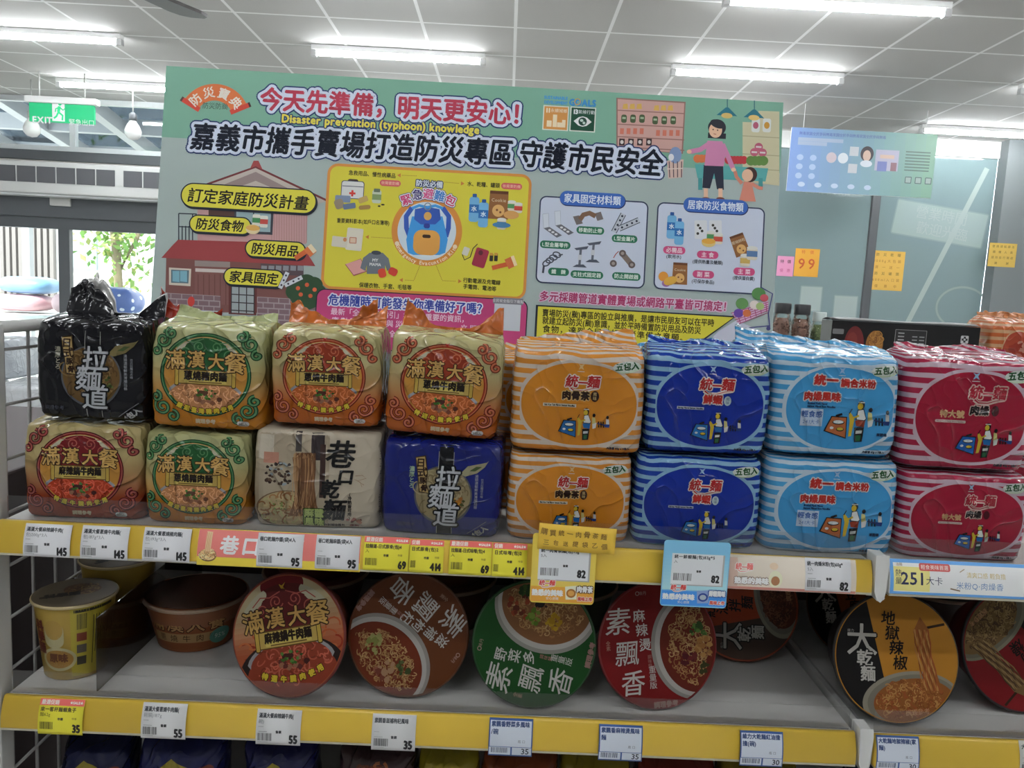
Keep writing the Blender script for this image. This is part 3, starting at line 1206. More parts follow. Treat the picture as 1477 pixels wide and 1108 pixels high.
def rail_curve(s):
    """Bulged front of a price rail; s runs 0 at its top to 1 at its foot."""
    s = max(-0.1, min(1.1, s))
    return 0.003 - 0.0028 * (1 - (2 * s - 1) ** 2) - 0.009 * s


def rail_y(z):
    zt = (ZS if z > 1.05 else ZL) + 0.002
    return rail_curve((zt - z) / 0.040)


def rail_prof(zt, zb):
    return [(rail_curve(i / 14), zt + (zb - zt) * i / 14) for i in range(15)]


def shelf(label, x0, x1, zt, yellow, ydepth=BACK, rail=0.040):
    s = thing('gondola_shelf', label, 'shelf', ((x0 + x1) / 2, YS, zt), group='shelf boards with price rails')
    w = x1 - x0
    b = MB()
    b.box(-w / 2, w / 2, 0.008, ydepth - YS, -0.012, 0.0, SHELF)
    b.box(-w / 2, w / 2, 0.008, 0.02, -0.036, -0.012, SHELF)
    for sx in (-1, 1):
        xx = sx * (w / 2 - 0.003)
        b.box(xx - 0.003, xx + 0.003, 0.02, ydepth - YS, -0.034, -0.012, SHELF)
    b.build('board', s)
    r = MB()
    prof = rail_prof(0.002, 0.002 - rail)
    n = len(prof)
    for sgn, xx in ((-1, -w / 2), (1, w / 2)):
        pass
    v = [(-w / 2, p[0], p[1]) for p in prof] + [(w / 2, p[0], p[1]) for p in prof]
    v += [(-w / 2, 0.008, 0.002), (-w / 2, 0.008, 0.002 - rail), (w / 2, 0.008, 0.002), (w / 2, 0.008, 0.002 - rail)]
    f = [(i, i + 1, n + i + 1, n + i) for i in range(n - 1)]
    f += [(2 * n, 0, n, 2 * n + 2), (n - 1, 2 * n + 1, 2 * n + 3, 2 * n - 1), (2 * n, 2 * n + 2, 2 * n + 3, 2 * n + 1)]
    f += [tuple(list(range(n - 1, -1, -1)) + [2 * n, 2 * n + 1]), tuple(list(range(n, 2 * n)) + [2 * n + 3, 2 * n + 2])]
    r.add(v, f, yellow, smooth=True)
    r.box(-w / 2, w / 2, -0.0065, 0.004, -rail + 0.0008, -rail + 0.0034, RAILGREY)
    r.build('price_rail', s)
    fl = MB()
    fl.sheet(lambda u, vv: ((-w / 2 + 0.004) + u * (w - 0.008), 0.0135, 0.0005 + vv * 0.030), 2, 2, 0.0016, ACRYL, smooth=False)
    fl.build('clear_lip', s)
    return s


shelf('upper shelf with yellow price rail carrying the noodle packs', XL, XM, ZS, YEL)
shelf('short upper shelf at right with pink striped packs and blue banner', XM + 0.022, XR, ZS, SHELF)
shelf('lower shelf with yellow price rail carrying noodle bowls and cups', XL, XM + 0.003, ZL, YEL)
shelf('lower shelf at right with yellow rail under the black and orange bowl', XM + 0.028, XR, ZL - 0.002, YEL2)
shelf('bottom shelf of snack bags, hidden below the lower price rail', XL, XR, 0.70, YEL)
# white plastic bracket ends between the two shelf units
for z, lab in ((ZS, 'white shelf bracket end between the upper shelves'), (ZL, 'white shelf bracket end between the lower shelves')):
    b = MB()
    b.prism([(-0.0075, 0.010), (0.0065, 0.010), (0.0078, 0.0), (0.0078, -0.034), (0.006, -0.044), (0.002, -0.048), (-0.003, -0.046), (-0.007, -0.036), (-0.0078, -0.02)], -0.004, 0.02, mat('white_bracket', (0.72, 0.72, 0.70), 0.4))
    x = XM + 0.011 + (0.004 if z == ZL else 0)
    o = thing('shelf_bracket', lab, 'bracket', (x, YS, z), group='bracket ends between shelf units')
    b.build('end_cover', o, bevel=0.0015)
    MB().box(-0.004, 0.004, 0.02, BACK - YS, -0.05, 0.004, GREYMETAL).build('arm', o)


# ------------------------------------------------------------------ noodle packs
def se_pt(px, py, e):
    r = (abs(px) ** e + abs(py) ** e) ** (-1.0 / e)
    return px * r, py * r


class Bag:
    """Pillow-sided film pack: rounded section, soft bottom, roof folded to a crimped top seal."""

    def __init__(self, w, h, d, roof, e=5.5, crinkle=1.0, seed=0, sag=0.0):
        self.w, self.h, self.d, self.roof, self.e, self.cr, self.seed = w, h, d, roof, e, crinkle, seed
        self.rows = []
        for t, a, b in ((0.0, 0.935, 0.89), (0.015, 0.96, 0.94), (0.05, 0.985, 0.975), (0.12, 0.99, 0.99)):
            self.rows.append((t * h, a, b, 0.0))
        for k in range(1, 12):
            t = 0.12 + 0.74 * k / 12
            self.rows.append((t * h, 1.0 + 0.012 * math.sin(PI * t), 1.0 + 0.03 * math.sin(PI * t), 0.0))
        for t, a, b in ((0.86, 0.995, 1.0), (0.93, 0.992, 0.99), (0.975, 0.985, 0.97), (1.0, 0.975, 0.92)):
            self.rows.append((t * h, a, b, 0.0))
        for t, a, b in ((0.25, 0.965, 0.76), (0.5, 0.96, 0.55), (0.75, 0.955, 0.33), (0.92, 0.95, 0.14), (1.0, 0.95, 0.03)):
            self.rows.append((h + roof * (t ** 0.8), a, b, 0.06 * d * t))

    def disp(self, x, y, z):
        k = self.cr
        q = Vector((x * 22, y * 22, z * 22 + self.seed * 7.3))
        n1 = noise.noise(q)
        top = max(0.0, min(1.0, (z / self.h - 0.72) / 0.28))
        fold = noise.noise(Vector((x * 75, self.seed * 3.1, z * 18)))
        diag = noise.noise(Vector(((x + z) * 30, (x - z) * 9, self.seed * 1.7)))
        return k * (0.0018 * n1 + (0.0009 + 0.0024 * top) * fold + 0.0014 * (0.5 - abs(diag)))

    def row_at(self, z):
        R = self.rows
        for i in range(len(R) - 1):
            if R[i][0] <= z <= R[i + 1][0]:
                t = (z - R[i][0]) / max(1e-9, R[i + 1][0] - R[i][0])
                return tuple(R[i][k] + (R[i + 1][k] - R[i][k]) * t for k in (1, 2, 3))
        return R[-1][1:] if z > R[-1][0] else R[0][1:]

    def front(self, x, z, off):
        """Front face point for print: x across, z up."""
        a, b, yc = self.row_at(z)
        a, b = a * self.w / 2, b * self.d / 2
        s = max(-0.995, min(0.995, x / a))
        k = (1 - abs(s) ** self.e) ** (1.0 / self.e)
        y = -b * k
        nx = (abs(s) ** (self.e - 1)) * (1 if s > 0 else -1) / a
        ny = -(k ** (self.e - 1)) / b
        L = math.hypot(nx, ny)
        nx, ny = nx / L, ny / L
        dd = self.disp(x, y, z) + off
        return (x + nx * dd, y + ny * dd + yc, z)

    def lay(self, P, mb, mfun, scale, oz, z0=5e-4, dz=4e-6, cell=0.0055):
        nx, nz = int(self.w * 0.97 / cell), int((self.h - 0.003) / cell)
        x0, dx, dzz = -self.w * 0.485, self.w * 0.97 / nx, (self.h - 0.003) / nz
        N = [[None] * (nz + 1) for _ in range(nx + 1)]
        for i in range(nx + 1):
            for j in range(nz + 1):
                x, z = x0 + i * dx, 0.003 + j * dzz
                p, q = self.front(x, z, 0.0), self.front(x, z, 1.0)
                N[i][j] = (p, (q[0] - p[0], q[1] - p[1], q[2] - p[2]))
        emit_faceted(P, mb, N, x0, 0.003, dx, dzz, mfun, scale, oz, z0, dz)

    def body(self, mb, m, n=120):
        v, uv, f = [], [], []
        per = []
        for i in range(n):
            t = 8.0 * i / n
            if t < 2:
                p = (-1 + t, -1)
            elif t < 4:
                p = (1, -1 + (t - 2))
            elif t < 6:
                p = (1 - (t - 4), 1)
            else:
                p = (-1, 1 - (t - 6))
            per.append(p)
        # fine vertical resampling
        zs = [self.rows[0][0]]
        for i in range(len(self.rows) - 1):
            z0, z1 = self.rows[i][0], self.rows[i + 1][0]
            k = max(1, int(round((z1 - z0) / 0.0045)))
            zs += [z0 + (z1 - z0) * j / k for j in range(1, k + 1)]
        vlen, pb = 0.0, None
        for z in zs:
            a, b, yc = self.row_at(z)
            aw, bd = a * self.w / 2, b * self.d / 2
            if pb is not None and z > self.h:
                vlen += math.hypot(z - pb[0], bd - pb[1])
            else:
                vlen = z
            pb = (z, bd)
            for i, p in enumerate(per):
                ex, ey = se_pt(p[0], p[1], self.e)
                x, y = ex * aw, ey * bd
                nx = abs(ex) ** (self.e - 1) * (1 if ex > 0 else -1) / aw
                ny = abs(ey) ** (self.e - 1) * (1 if ey > 0 else -1) / max(bd, 1e-4)
                L = math.hypot(nx, ny) or 1
                dd = self.disp(x, y, z)
                if bd < 0.004:
                    dd = 0
                v.append((x + nx / L * dd, y + ny / L * dd + yc, z))
                if p[1] == -1 and abs(p[0]) < 1:
                    u = x
                elif p[0] == 1:
                    u = aw + (y + bd)
                elif p[0] == -1:
                    u = -aw - (y + bd)
                else:
                    u = 5.0 + x
                top = max(0.0, min(1.0, (vlen / self.h - 0.86) / 0.2))
                uv.append((u, vlen + top * self.cr * (0.006 * noise.noise(Vector((u * 26, vlen * 12, self.seed * 5.0))) + 0.003 * noise.noise(Vector((u * 70, vlen * 20, self.seed * 2.0))))))
        R = len(zs)
        for j in range(R - 1):
            for i in range(n):
                f.append((j * n + i, j * n + (i + 1) % n, (j + 1) * n + (i + 1) % n, (j + 1) * n + i))
        f.append(tuple((R - 1) * n + i for i in range(n)))
        b0 = len(v)
        for s in (0.6,):
            for i in range(n):
                v.append((v[i][0] * s, v[i][1] * s, v[i][2]))
                uv.append((0, -0.01))
        for i in range(n):
            f.append((i, b0 + i, b0 + (i + 1) % n, (i + 1) % n))
        f.append(tuple(b0 + i for i in range(n - 1, -1, -1)))
        mb.add(v, f, m, uv, True)

    def seal(self, m, hp, tilt=0.5, name='top_seal', parent=None, wave=0.004):
        """Crimped strip of film standing on the roof ridge."""
        zt = self.h + self.roof - 0.002
        w = self.w * 0.95
        sd = self.seed

        def fn(u, v):
            x = (u - 0.5) * w
            H = hp(2 * u - 1) * v
            y = 0.06 * self.d + H * tilt + wave * v * math.sin(u * 23 + sd) + 0.5 * wave * v * math.sin(u * 51 + sd * 2)
            y += H * 0.35 * noise.noise(Vector((u * 9, v * 2.5, sd * 3.3))) * v
            H *= 1 + 0.30 * noise.noise(Vector((u * 13, 0.5, sd * 1.9)))
            return (x * (1 - 0.04 * v), y, zt + H * (1 - 0.25 * tilt))
        mb = MB()
        mb.sheet(fn, 48, 8, 0.0007, m)
        return mb.build(name, parent)


CREAM, GOLD = (205, 196, 150), (196, 134, 52)
THEMES = {
    'green': dict(main=(38, 92, 50), lite=(88, 140, 90), deep=(26, 66, 38), sub='蔥燒豬肉麵', foot='嚴選臺灣豬肉使用', top=(178, 178, 126), bot=(186, 118, 32), base=(186, 128, 84), meat=(96, 62, 44)),
    'orange': dict(main=(150, 56, 34), lite=(196, 108, 74), deep=(110, 40, 26), sub='蔥燒牛肉麵', foot='特選牛腱肉使用', top=(184, 174, 124), bot=(176, 90, 30), base=(176, 92, 44), meat=(84, 46, 34)),
    'red': dict(main=(116, 30, 34), lite=(170, 84, 74), deep=(84, 22, 26), sub='麻辣鍋牛肉麵', foot='特選牛腱肉使用', top=(184, 166, 114), bot=(148, 58, 28), base=(176, 62, 36), meat=(70, 34, 30)),
}


def feast_core(P, T, R=1.0, cy=0.0):
    """Cloud lobe, gold calligraphy, scroll with dish name and bowl of noodles inside a round window."""
    rx, ry = 0.88 * R, 0.82 * R
    P.clip = [(rx * 0.97 * math.cos(2 * PI * i / 48), cy + ry * 0.97 * math.sin(2 * PI * i / 48)) for i in range(48)]
    # cloud lobe
    P.ell(0, cy + 0.50, 0.40, 0.40, T['main'])
    P.ell(-0.34, cy + 0.32, 0.36, 0.27, T['main'])
    P.ell(0.36, cy + 0.30, 0.36, 0.27, T['main'])
    P.ell(0, cy + 0.24, 0.56, 0.26, T['main'])
    P.ell(0, cy + 0.82, 0.36, 0.18, T['main'])
    for sx in (-1, 1):
        for (x, y, rx_, ry_) in ((0.56, 0.60, 0.16, 0.12), (0.44, 0.70, 0.14, 0.10), (0.68, 0.50, 0.12, 0.10)):
            P.ell(sx * x, cy + y, rx_, ry_, (192, 186, 160))
    for x, y, r, s in ((-0.42, 0.44, 0.13, 1), (-0.14, 0.56, 0.13, -1), (0.2, 0.56, 0.13, 1), (0.46, 0.42, 0.13, -1)):
        P.swirl(x, cy + y, r, 1.6, 0.022, T['lite'], 200 if s > 0 else -20, s)
    for s in (-1, 1):
        P.line([(s * 0.05, cy + 0.72), (s * 0.25, cy + 0.64), (s * 0.42, cy + 0.66), (s * 0.58, cy + 0.52)], 0.02, T['lite'])
    # bowl of noodles below the scroll
    P.ell(0, cy - 0.48, 0.80, 0.42, (150, 150, 152))
    P.ell(0, cy - 0.49, 0.74, 0.38, T['base'])
    P.clip = None
    inside = lambda x, y: (x / 0.68) ** 2 + ((y - cy + 0.49) / 0.32) ** 2 < 1 and (x / rx) ** 2 + ((y - cy) / ry) ** 2 < 0.86
    b = T['base']
    cols = [tuple(min(255, int(c * k + o)) for c in b) for k, o in ((1.1, 20), (1.2, 30), (0.85, 0), (1.05, 40))]
    noodles(P, inside, -0.7, 0.7, cy - 0.85, cy - 0.15, 70, 0.022, cols, 5)
    blobs(P, lambda x, y: (x / 0.3) ** 2 + ((y - cy + 0.46) / 0.13) ** 2 < 1, -0.3, 0.3, cy - 0.62, cy - 0.3, 11, (0.05, 0.09), [T['meat'], tuple(int(c * 1.4) for c in T['meat']), (150, 104, 78)], 3)
    blobs(P, lambda x, y: (x / 0.2) ** 2 + ((y - cy + 0.38) / 0.12) ** 2 < 1, -0.2, 0.22, cy - 0.5, cy - 0.26, 14, (0.025, 0.05), [(62, 104, 40), (90, 132, 58), (44, 78, 34)], 8)
    # scroll
    P.rrect(0, cy - 0.05, 1.16, 0.30, 0.02, (96, 72, 30))
    P.rect(0, cy - 0.05, 1.10, 0.26, (186, 158, 84))
    P.rect(0, cy - 0.05, 0.84, 0.22, (202, 182, 96))
    for s in (-1, 1):
        P.rrect(s * 0.565, cy - 0.04, 0.09, 0.40, 0.03, (74, 54, 24))
        P.rrect(s * 0.565, cy - 0.04, 0.065, 0.36, 0.025, (190, 160, 70))
    P.text(T['sub'], 0, cy - 0.02, 0.19, (36, 24, 16), b=0.012, fit=0.86)
    P.rect(0, cy - 0.145, 0.66, 0.022, (110, 84, 40))
    # calligraphy
    for ch, x, y, s, a in zip('滿漢大餐', (-0.60, -0.20, 0.20, 0.58), (0.28, 0.30, 0.28, 0.27), (0.40, 0.36, 0.34, 0.44), (0.06, 0.0, 0.0, -0.05)):
        P.z += 1
        P.place(ch, x, cy + y, s, (58, 40, 22), a, b=0.026, ring=10)
        P.z += 1
        P.place(ch, x, cy + y, s, (206, 164, 92), a, b=0.007)
    P.arc_text(T['foot'], 0, cy + 0.55, 1.28, 247, 293, 0.115, (212, 188, 52), b=0.008, ol=((0.02, (74, 40, 20)),), flip=True)


def art_feast(P, th, a):
    T = THEMES[th]
    cy = 0.08
    m = T['main']
    P.ell(0.0, cy, 0.90, 0.84, T['deep'], n=56)
    P.ell(0.0, cy, 0.875, 0.815, T['lite'], n=56)
    P.ell(0.0, cy, 0.855, 0.795, m, n=56)
    P.ell(0.0, cy, 0.82, 0.76, (192, 136, 56), n=56)
    P.clip = [(0.81 * math.cos(2 * PI * i / 48), cy + 0.75 * math.sin(2 * PI * i / 48)) for i in range(48)]
    for i in range(8):
        P.poly([(-1, cy + 0.15 + i * 0.09), (1, cy + 0.15 + i * 0.09), (1, 1.2), (-1, 1.2)], tuple(int(g + (c - g) * (i + 1) / 8) for g, c in zip((192, 136, 56), CREAM)))
    P.clip = None
    feast_core(P, T, 0.93, cy)
    # corner scrollwork
    for sx in (-1, 1):
        for (x, y, r, t, s) in ((0.82, 0.74, 0.15, 1.5, 1), (0.66, 0.88, 0.11, 1.3, -1), (0.94, 0.52, 0.09, 1.2, 1), (0.80, -0.60, 0.16, 1.6, -1), (0.92, -0.40, 0.10, 1.3, 1), (0.62, -0.78, 0.11, 1.3, 1)):
            P.swirl(sx * x * a / 1.08, y, r * 1.12, t, 0.075, T['deep'], 90, s * sx)
            P.swirl(sx * x * a / 1.08, y, r * 1.12, t, 0.036, T['lite'], 90, s * sx)
    if th == 'orange':
        P.poly([(-0.05, 0.93), (0.0, 0.91), (0.05, 0.95), (0.01, 0.885), (0.04, 0.86), (-0.02, 0.87)], (176, 40, 34))
    P.text('調理參考', 0.0, -0.86, 0.10, (196, 176, 140), b=0.006)
    P.rrect(0.66 * a, -0.87, 0.24, 0.10, 0.05, (198, 194, 186))
    P.text('3包入', 0.66 * a, -0.87, 0.07, (96, 76, 60))


def seller(P, x, y, s, table=(40, 100, 160)):
    """Street noodle seller at a low table, customers behind."""
    q = lambda pts: [(x + p[0] * s, y + p[1] * s) for p in pts]
    k = (24, 22, 26)
    yel = (206, 178, 52)
    P.poly(q([(-0.62, 0.06), (-0.20, 0.05), (-0.18, -0.52), (-0.78, -0.34)]), k)
    P.poly(q([(-0.60, 0.035), (-0.22, 0.025), (-0.20, -0.49), (-0.74, -0.33)]), table)
    P.ell(x - 0.42 * s, y - 0.10 * s, 0.16 * s, 0.06 * s, k)
    P.ell(x - 0.42 * s, y - 0.09 * s, 0.14 * s, 0.045 * s, (205, 212, 214))
    P.ell(x - 0.36 * s, y - 0.28 * s, 0.10 * s, 0.055 * s, k)
    P.ell(x - 0.36 * s, y - 0.27 * s, 0.085 * s, 0.04 * s, yel)
    P.ell(x - 0.58 * s, y - 0.25 * s, 0.05 * s, 0.035 * s, (205, 210, 212))
    P.line(q([(-0.5, 0.06), (-0.34, 0.12)]), 0.06 * s, k)
    # seller: leg, stool, trousers, shirt, arm, head
    P.poly(q([(0.02, -0.22), (0.26, -0.20), (0.24, -0.58), (0.04, -0.60)]), k)
    P.poly(q([(0.06, -0.30), (0.22, -0.28), (0.21, -0.36), (0.06, -0.38)]), (200, 204, 200))
    P.poly(q([(0.07, -0.42), (0.20, -0.41), (0.19, -0.56), (0.08, -0.57)]), (40, 96, 60))
    P.poly(q([(-0.17, 0.10), (-0.09, 0.13), (0.0, -0.02), (-0.05, -0.44), (-0.13, -0.46), (-0.12, -0.05)]), yel)
    P.poly(q([(0.02, -0.04), (0.28, 0.02), (0.26, -0.20), (0.06, -0.18)]), (36, 104, 168) if table[2] > 120 else (150, 62, 40))
    P.poly(q([(0.05, 0.25), (0.2, 0.28), (0.30, 0.02), (0.26, -0.03), (0.03, -0.02)]), k)
    P.poly(q([(0.06, 0.23), (0.19, 0.26), (0.285, 0.03), (0.25, -0.01), (0.05, 0.0)]), (214, 216, 214))
    P.line(q([(0.10, 0.10), (-0.04, 0.03), (-0.16, 0.16)]), 0.055 * s, yel)
    P.line(q([(-0.16, 0.14), (-0.10, 0.27)]), 0.02 * s, k)
    P.ell(x + 0.12 * s, y + 0.37 * s, 0.09 * s, 0.115 * s, k)
    P.ell(x + 0.10 * s, y + 0.34 * s, 0.07 * s, 0.085 * s, yel)
    P.rect(x + 0.12 * s, y + 0.445 * s, 0.17 * s, 0.03 * s, (205, 205, 196))
    # customers
    P.poly(q([(0.32, 0.20), (0.42, 0.18), (0.46, -0.02), (0.34, -0.06)]), (196, 188, 120))
    P.ell(x + 0.38 * s, y + 0.26 * s, 0.05 * s, 0.06 * s, k)
    P.poly(q([(0.34, -0.04), (0.48, 0.02), (0.46, -0.16), (0.36, -0.2)]), (206, 208, 204))
    for dx in (0.54, 0.62, 0.70):
        P.line(q([(dx, 0.06), (dx + 0.02, -0.14)]), 0.035 * s, k)
    P.line(q([(0.5, 0.0), (0.76, -0.06)]), 0.04 * s, (40, 50, 96))
    P.poly(q([(0.78, 0.16), (0.88, 0.14), (0.90, -0.04), (0.80, -0.04)]), (206, 208, 204))
    P.ell(x + 0.83 * s, y + 0.21 * s, 0.045 * s, 0.055 * s, k)
    P.poly(q([(0.74, -0.02), (0.92, -0.02), (0.90, -0.13), (0.76, -0.12)]), (36, 60, 120))


def unity_logo(P, x, y, s, fill=(176, 40, 42), ring=(222, 208, 200), inner=None):
    for ch, dx, dy, k in zip('統一麵', (-0.36, 0.0, 0.36), (0.02, -0.02, 0.03), (0.42, 0.34, 0.42)):
        P.z += 1
        P.place(ch, x + dx * s, y + dy * s, k * s, ring, b=0.05 * s, ring=10, sk=0.1)
    P.line([(x - 0.42 * s, y - 0.2 * s), (x - 0.3 * s, y - 0.30 * s), (x, y - 0.30 * s), (x + 0.3 * s, y - 0.2 * s), (x + 0.52 * s, y - 0.16 * s)], 0.12 * s, ring)
    P.line([(x - 0.40 * s, y - 0.2 * s), (x - 0.28 * s, y - 0.29 * s), (x, y - 0.29 * s), (x + 0.3 * s, y - 0.2 * s), (x + 0.5 * s, y - 0.165 * s)], 0.05 * s, fill, taper=True)
    for ch, dx, dy, k in zip('統一麵', (-0.36, 0.0, 0.36), (0.02, -0.02, 0.03), (0.42, 0.34, 0.42)):
        P.z += 1
        P.place(ch, x + dx * s, y + dy * s, k * s, inner or fill, b=0.016 * s, sk=0.1)


def five_pack(P, x, y, s, sign='五包入'):
    P.ell(x + 0.02 * s, y - 0.06 * s, 0.85 * s, 0.32 * s, (196, 214, 186), ang=0.12)
    P.ell(x - 0.05 * s, y + 0.02 * s, 0.85 * s, 0.30 * s, (206, 214, 206), ang=0.12)
    P.text(sign, x, y + 0.03 * s, 0.5 * s, (40, 84, 48), b=0.025 * s, ang=0.1, sk=0.15)


STRIPED = {
    'orange': dict(stripe=(210, 136, 52), ground=(204, 190, 176), oval=(204, 130, 36)),
    'blue': dict(stripe=(22, 56, 152), ground=(134, 176, 206), oval=(14, 44, 150)),
    'sky': dict(stripe=(70, 154, 206), ground=(190, 208, 222), oval=(64, 150, 206)),
    'red': dict(stripe=(166, 34, 66), ground=(200, 176, 188), oval=(158, 26, 52)),
}


def art_striped(P, th, a, top=True):
    wh = (206, 206, 204)
    P.poly([(0.0, 0.80), (0.07, 0.83), (0.03, 0.76), (0.06, 0.70), (0.0, 0.73), (-0.05, 0.70), (-0.02, 0.77), (-0.06, 0.82)], (210, 176, 120) if th == 'orange' else (150, 180, 214))
    P.rect(0.0, 0.665, 0.14, 0.012, wh)
    if th == 'orange':
        unity_logo(P, 0.05, 0.45, 0.62)
        P.text('肉骨茶', -0.08, 0.17, 0.19, (44, 24, 16), b=0.014, ol=((0.028, (206, 170, 110)),))
        P.ell(0.31, 0.17, 0.085, 0.115, (52, 26, 16))
        P.text('風味', 0.31, 0.17, 0.085, (206, 180, 120), vert=True)
        P.rect(-0.40, -0.04, 0.68, 0.065, (206, 200, 180))
        P.text('Bak Kut Teh Flavor Instant Noodles', -0.40, -0.04, 0.05, (44, 30, 20), b=0.003, fit=0.62)
        seller(P, 0.08, -0.38, 0.62)
    elif th == 'blue':
        unity_logo(P, 0.10, 0.44, 0.64)
        P.text('鮮蝦', 0.03, 0.14, 0.20, (186, 44, 40), b=0.014, ol=((0.034, (214, 206, 200)),))
        P.ell(0.34, 0.12, 0.075, 0.10, (190, 210, 214))
        P.text('風味', 0.34, 0.12, 0.075, (40, 70, 120), vert=True)
        P.rect(-0.42, -0.06, 0.56, 0.055, (180, 190, 206))
        P.text('Shrimp Flavor Instant Noodles', -0.42, -0.06, 0.045, (30, 36, 70), b=0.003, fit=0.52)
        seller(P, 0.10, -0.42, 0.62, (36, 110, 176))
    elif th == 'sky':
        P.text('統一', -0.32, 0.56, 0.22, (178, 44, 38), b=0.016, ol=((0.036, (210, 206, 204)),), sx=1.15)
        P.text('調合米粉', 0.34, 0.52, 0.18, (178, 44, 38), b=0.013, ol=((0.032, (210, 206, 204)),))
        P.text('肉燥風味', -0.38, 0.22, 0.19, (178, 44, 38), b=0.014, ol=((0.032, (210, 206, 204)),))
        P.text('Braised Pork Flavor', -0.46, 0.075, 0.06, (24, 50, 90), b=0.004, fit=0.42)
        P.text('Instant Mixed Rice Noodles', -0.38, 0.015, 0.06, (24, 50, 90), b=0.004, fit=0.58)
        P.rect(-0.56, -0.22, 0.46, 0.36, (184, 202, 224))
        P.text('輕食感', -0.56, -0.15, 0.145, (52, 92, 160), b=0.004)
        P.text('241大卡', -0.56, -0.31, 0.10, (52, 92, 160), fit=0.36)
        seller(P, 0.34, -0.22, 0.80, (178, 100, 56))
        P.text('米粉條', 0.92, -0.52, 0.07, (30, 50, 80), b=0.006)
    else:
        unity_logo(P, 0.24, 0.45, 0.62, fill=(150, 30, 50), ring=(206, 166, 160), inner=(166, 34, 52))
        P.text('肉燥', 0.10, 0.13, 0.18, (34, 18, 20), b=0.014, ol=((0.028, (208, 176, 168)),), sk=0.1)
        P.ell(0.40, 0.13, 0.07, 0.10, (80, 14, 28))
        P.text('特大號', -0.40, 0.04, 0.15, (206, 160, 118), b=0.008)
        P.rrect(-0.42, -0.10, 0.56, 0.05, 0.02, (206, 180, 176))
        P.text('Minced Pork Flavor Instant Noodles', -0.42, -0.10, 0.04, (110, 26, 40), fit=0.5)
        seller(P, 0.22, -0.40, 0.62, (34, 96, 176))
    if top:
        five_pack(P, 0.80 * a / 1.15, 0.80, 0.34)
    P.text('內容量 83g x 5包入', 0.72 * a / 1.15, -0.90, 0.055, (60, 60, 70), b=0.004)


def art_ramen(P, th, a):
    body = (30, 42, 104) if th == 'blue' else (28, 28, 32)
    bowl = ((142, 128, 96), (160, 146, 112), (118, 104, 74)) if th == 'blue' else ((104, 78, 40), (126, 100, 58), (84, 60, 30))
    P.ell(0.06, -0.10, 0.62, 0.64, (84, 86, 92), n=48)
    P.ell(0.06, -0.09, 0.585, 0.60, bowl[0], n=48)
    ins = lambda x, y: ((x - 0.06) / 0.5) ** 2 + ((y + 0.09) / 0.52) ** 2 < 1
    noodles(P, ins, -0.5, 0.6, -0.65, 0.45, 70, 0.026, bowl[1:], 12, (0.08, 0.18))
    blobs(P, lambda x, y: ((x - 0.34) / 0.16) ** 2 + ((y + 0.24) / 0.18) ** 2 < 1, 0.1, 0.6, -0.5, 0.0, 20, (0.03, 0.06), [(196, 140, 44), (172, 112, 36), (70, 74, 38), (150, 96, 44)] if th == 'blue' else [(66, 82, 34), (92, 106, 48), (48, 60, 26)], 4)
    P.poly([(0.40, 0.38), (0.56, 0.56), (0.96, 0.66), (1.00, 0.70), (0.92, 0.56), (0.76, 0.42), (0.52, 0.34)], (156, 150, 120) if th == 'blue' else (120, 108, 66))
    P.poly([(0.60, 0.46), (0.74, 0.56), (0.86, 0.56), (0.72, 0.46)], (72, 90, 50))
    P.rect(0.10, 0.0, 0.30, 1.96, (18, 18, 24))
    for x in (-0.06, 0.26):
        P.line([(x, 0.84), (x, -0.95)], 0.012, (164, 164, 158))
    # tall paper tag with the style of broth
    P.poly([(-0.56, 0.70), (-0.34, 0.74), (-0.28, 0.36), (-0.30, 0.12), (-0.22, -0.08), (-0.46, -0.06), (-0.50, 0.3)], (60, 44, 20))
    P.poly([(-0.54, 0.68), (-0.36, 0.71), (-0.30, 0.36), (-0.32, 0.12), (-0.25, -0.06), (-0.44, -0.04), (-0.48, 0.3)], (174, 146, 92))
    for ch, x, y, s in zip('日式豚骨', (-0.44, -0.40, -0.38, -0.35), (0.58, 0.38, 0.20, 0.04), (0.20, 0.22, 0.15, 0.15)):
        P.z += 1
        P.place(ch, x, y, s, (48, 28, 14), b=0.008)
    P.text('濃厚とろ', -0.62, 0.26, 0.12, (148, 170, 150) if th == 'blue' else (150, 146, 130), vert=True, b=0.004)
    # big brush lettering
    for ch, x, y, s in zip('拉麵道', (0.16, 0.02, 0.14), (0.28, -0.12, -0.52), (0.54, 0.54, 0.56)):
        P.z += 1
        P.place(ch, x, y, s, (16, 16, 22), b=0.044, ring=10, sk=0.08)
    for ch, x, y, s in zip('拉麵道', (0.16, 0.02, 0.14), (0.28, -0.12, -0.52), (0.54, 0.54, 0.56)):
        P.z += 1
        P.place(ch, x, y, s, (186, 188, 192), b=0.008, sk=0.08)
    P.text('湯頭濃郁鮮美滑順麵條', 0.76, 0.02, 0.075, (170, 172, 176), vert=True)
    P.text('日式拉麵店の味', 0.88, 0.10, 0.06, (160, 162, 168), vert=True)
    P.line([(0.60, -0.92), (1.0, -0.62)], 0.012, (120, 120, 124))
    P.text('4包入', 0.86, -0.86, 0.15, (176, 176, 178), ang=0.62, b=0.008)
    P.text('調理參考', -0.72, -0.78, 0.10, (78, 80, 92))


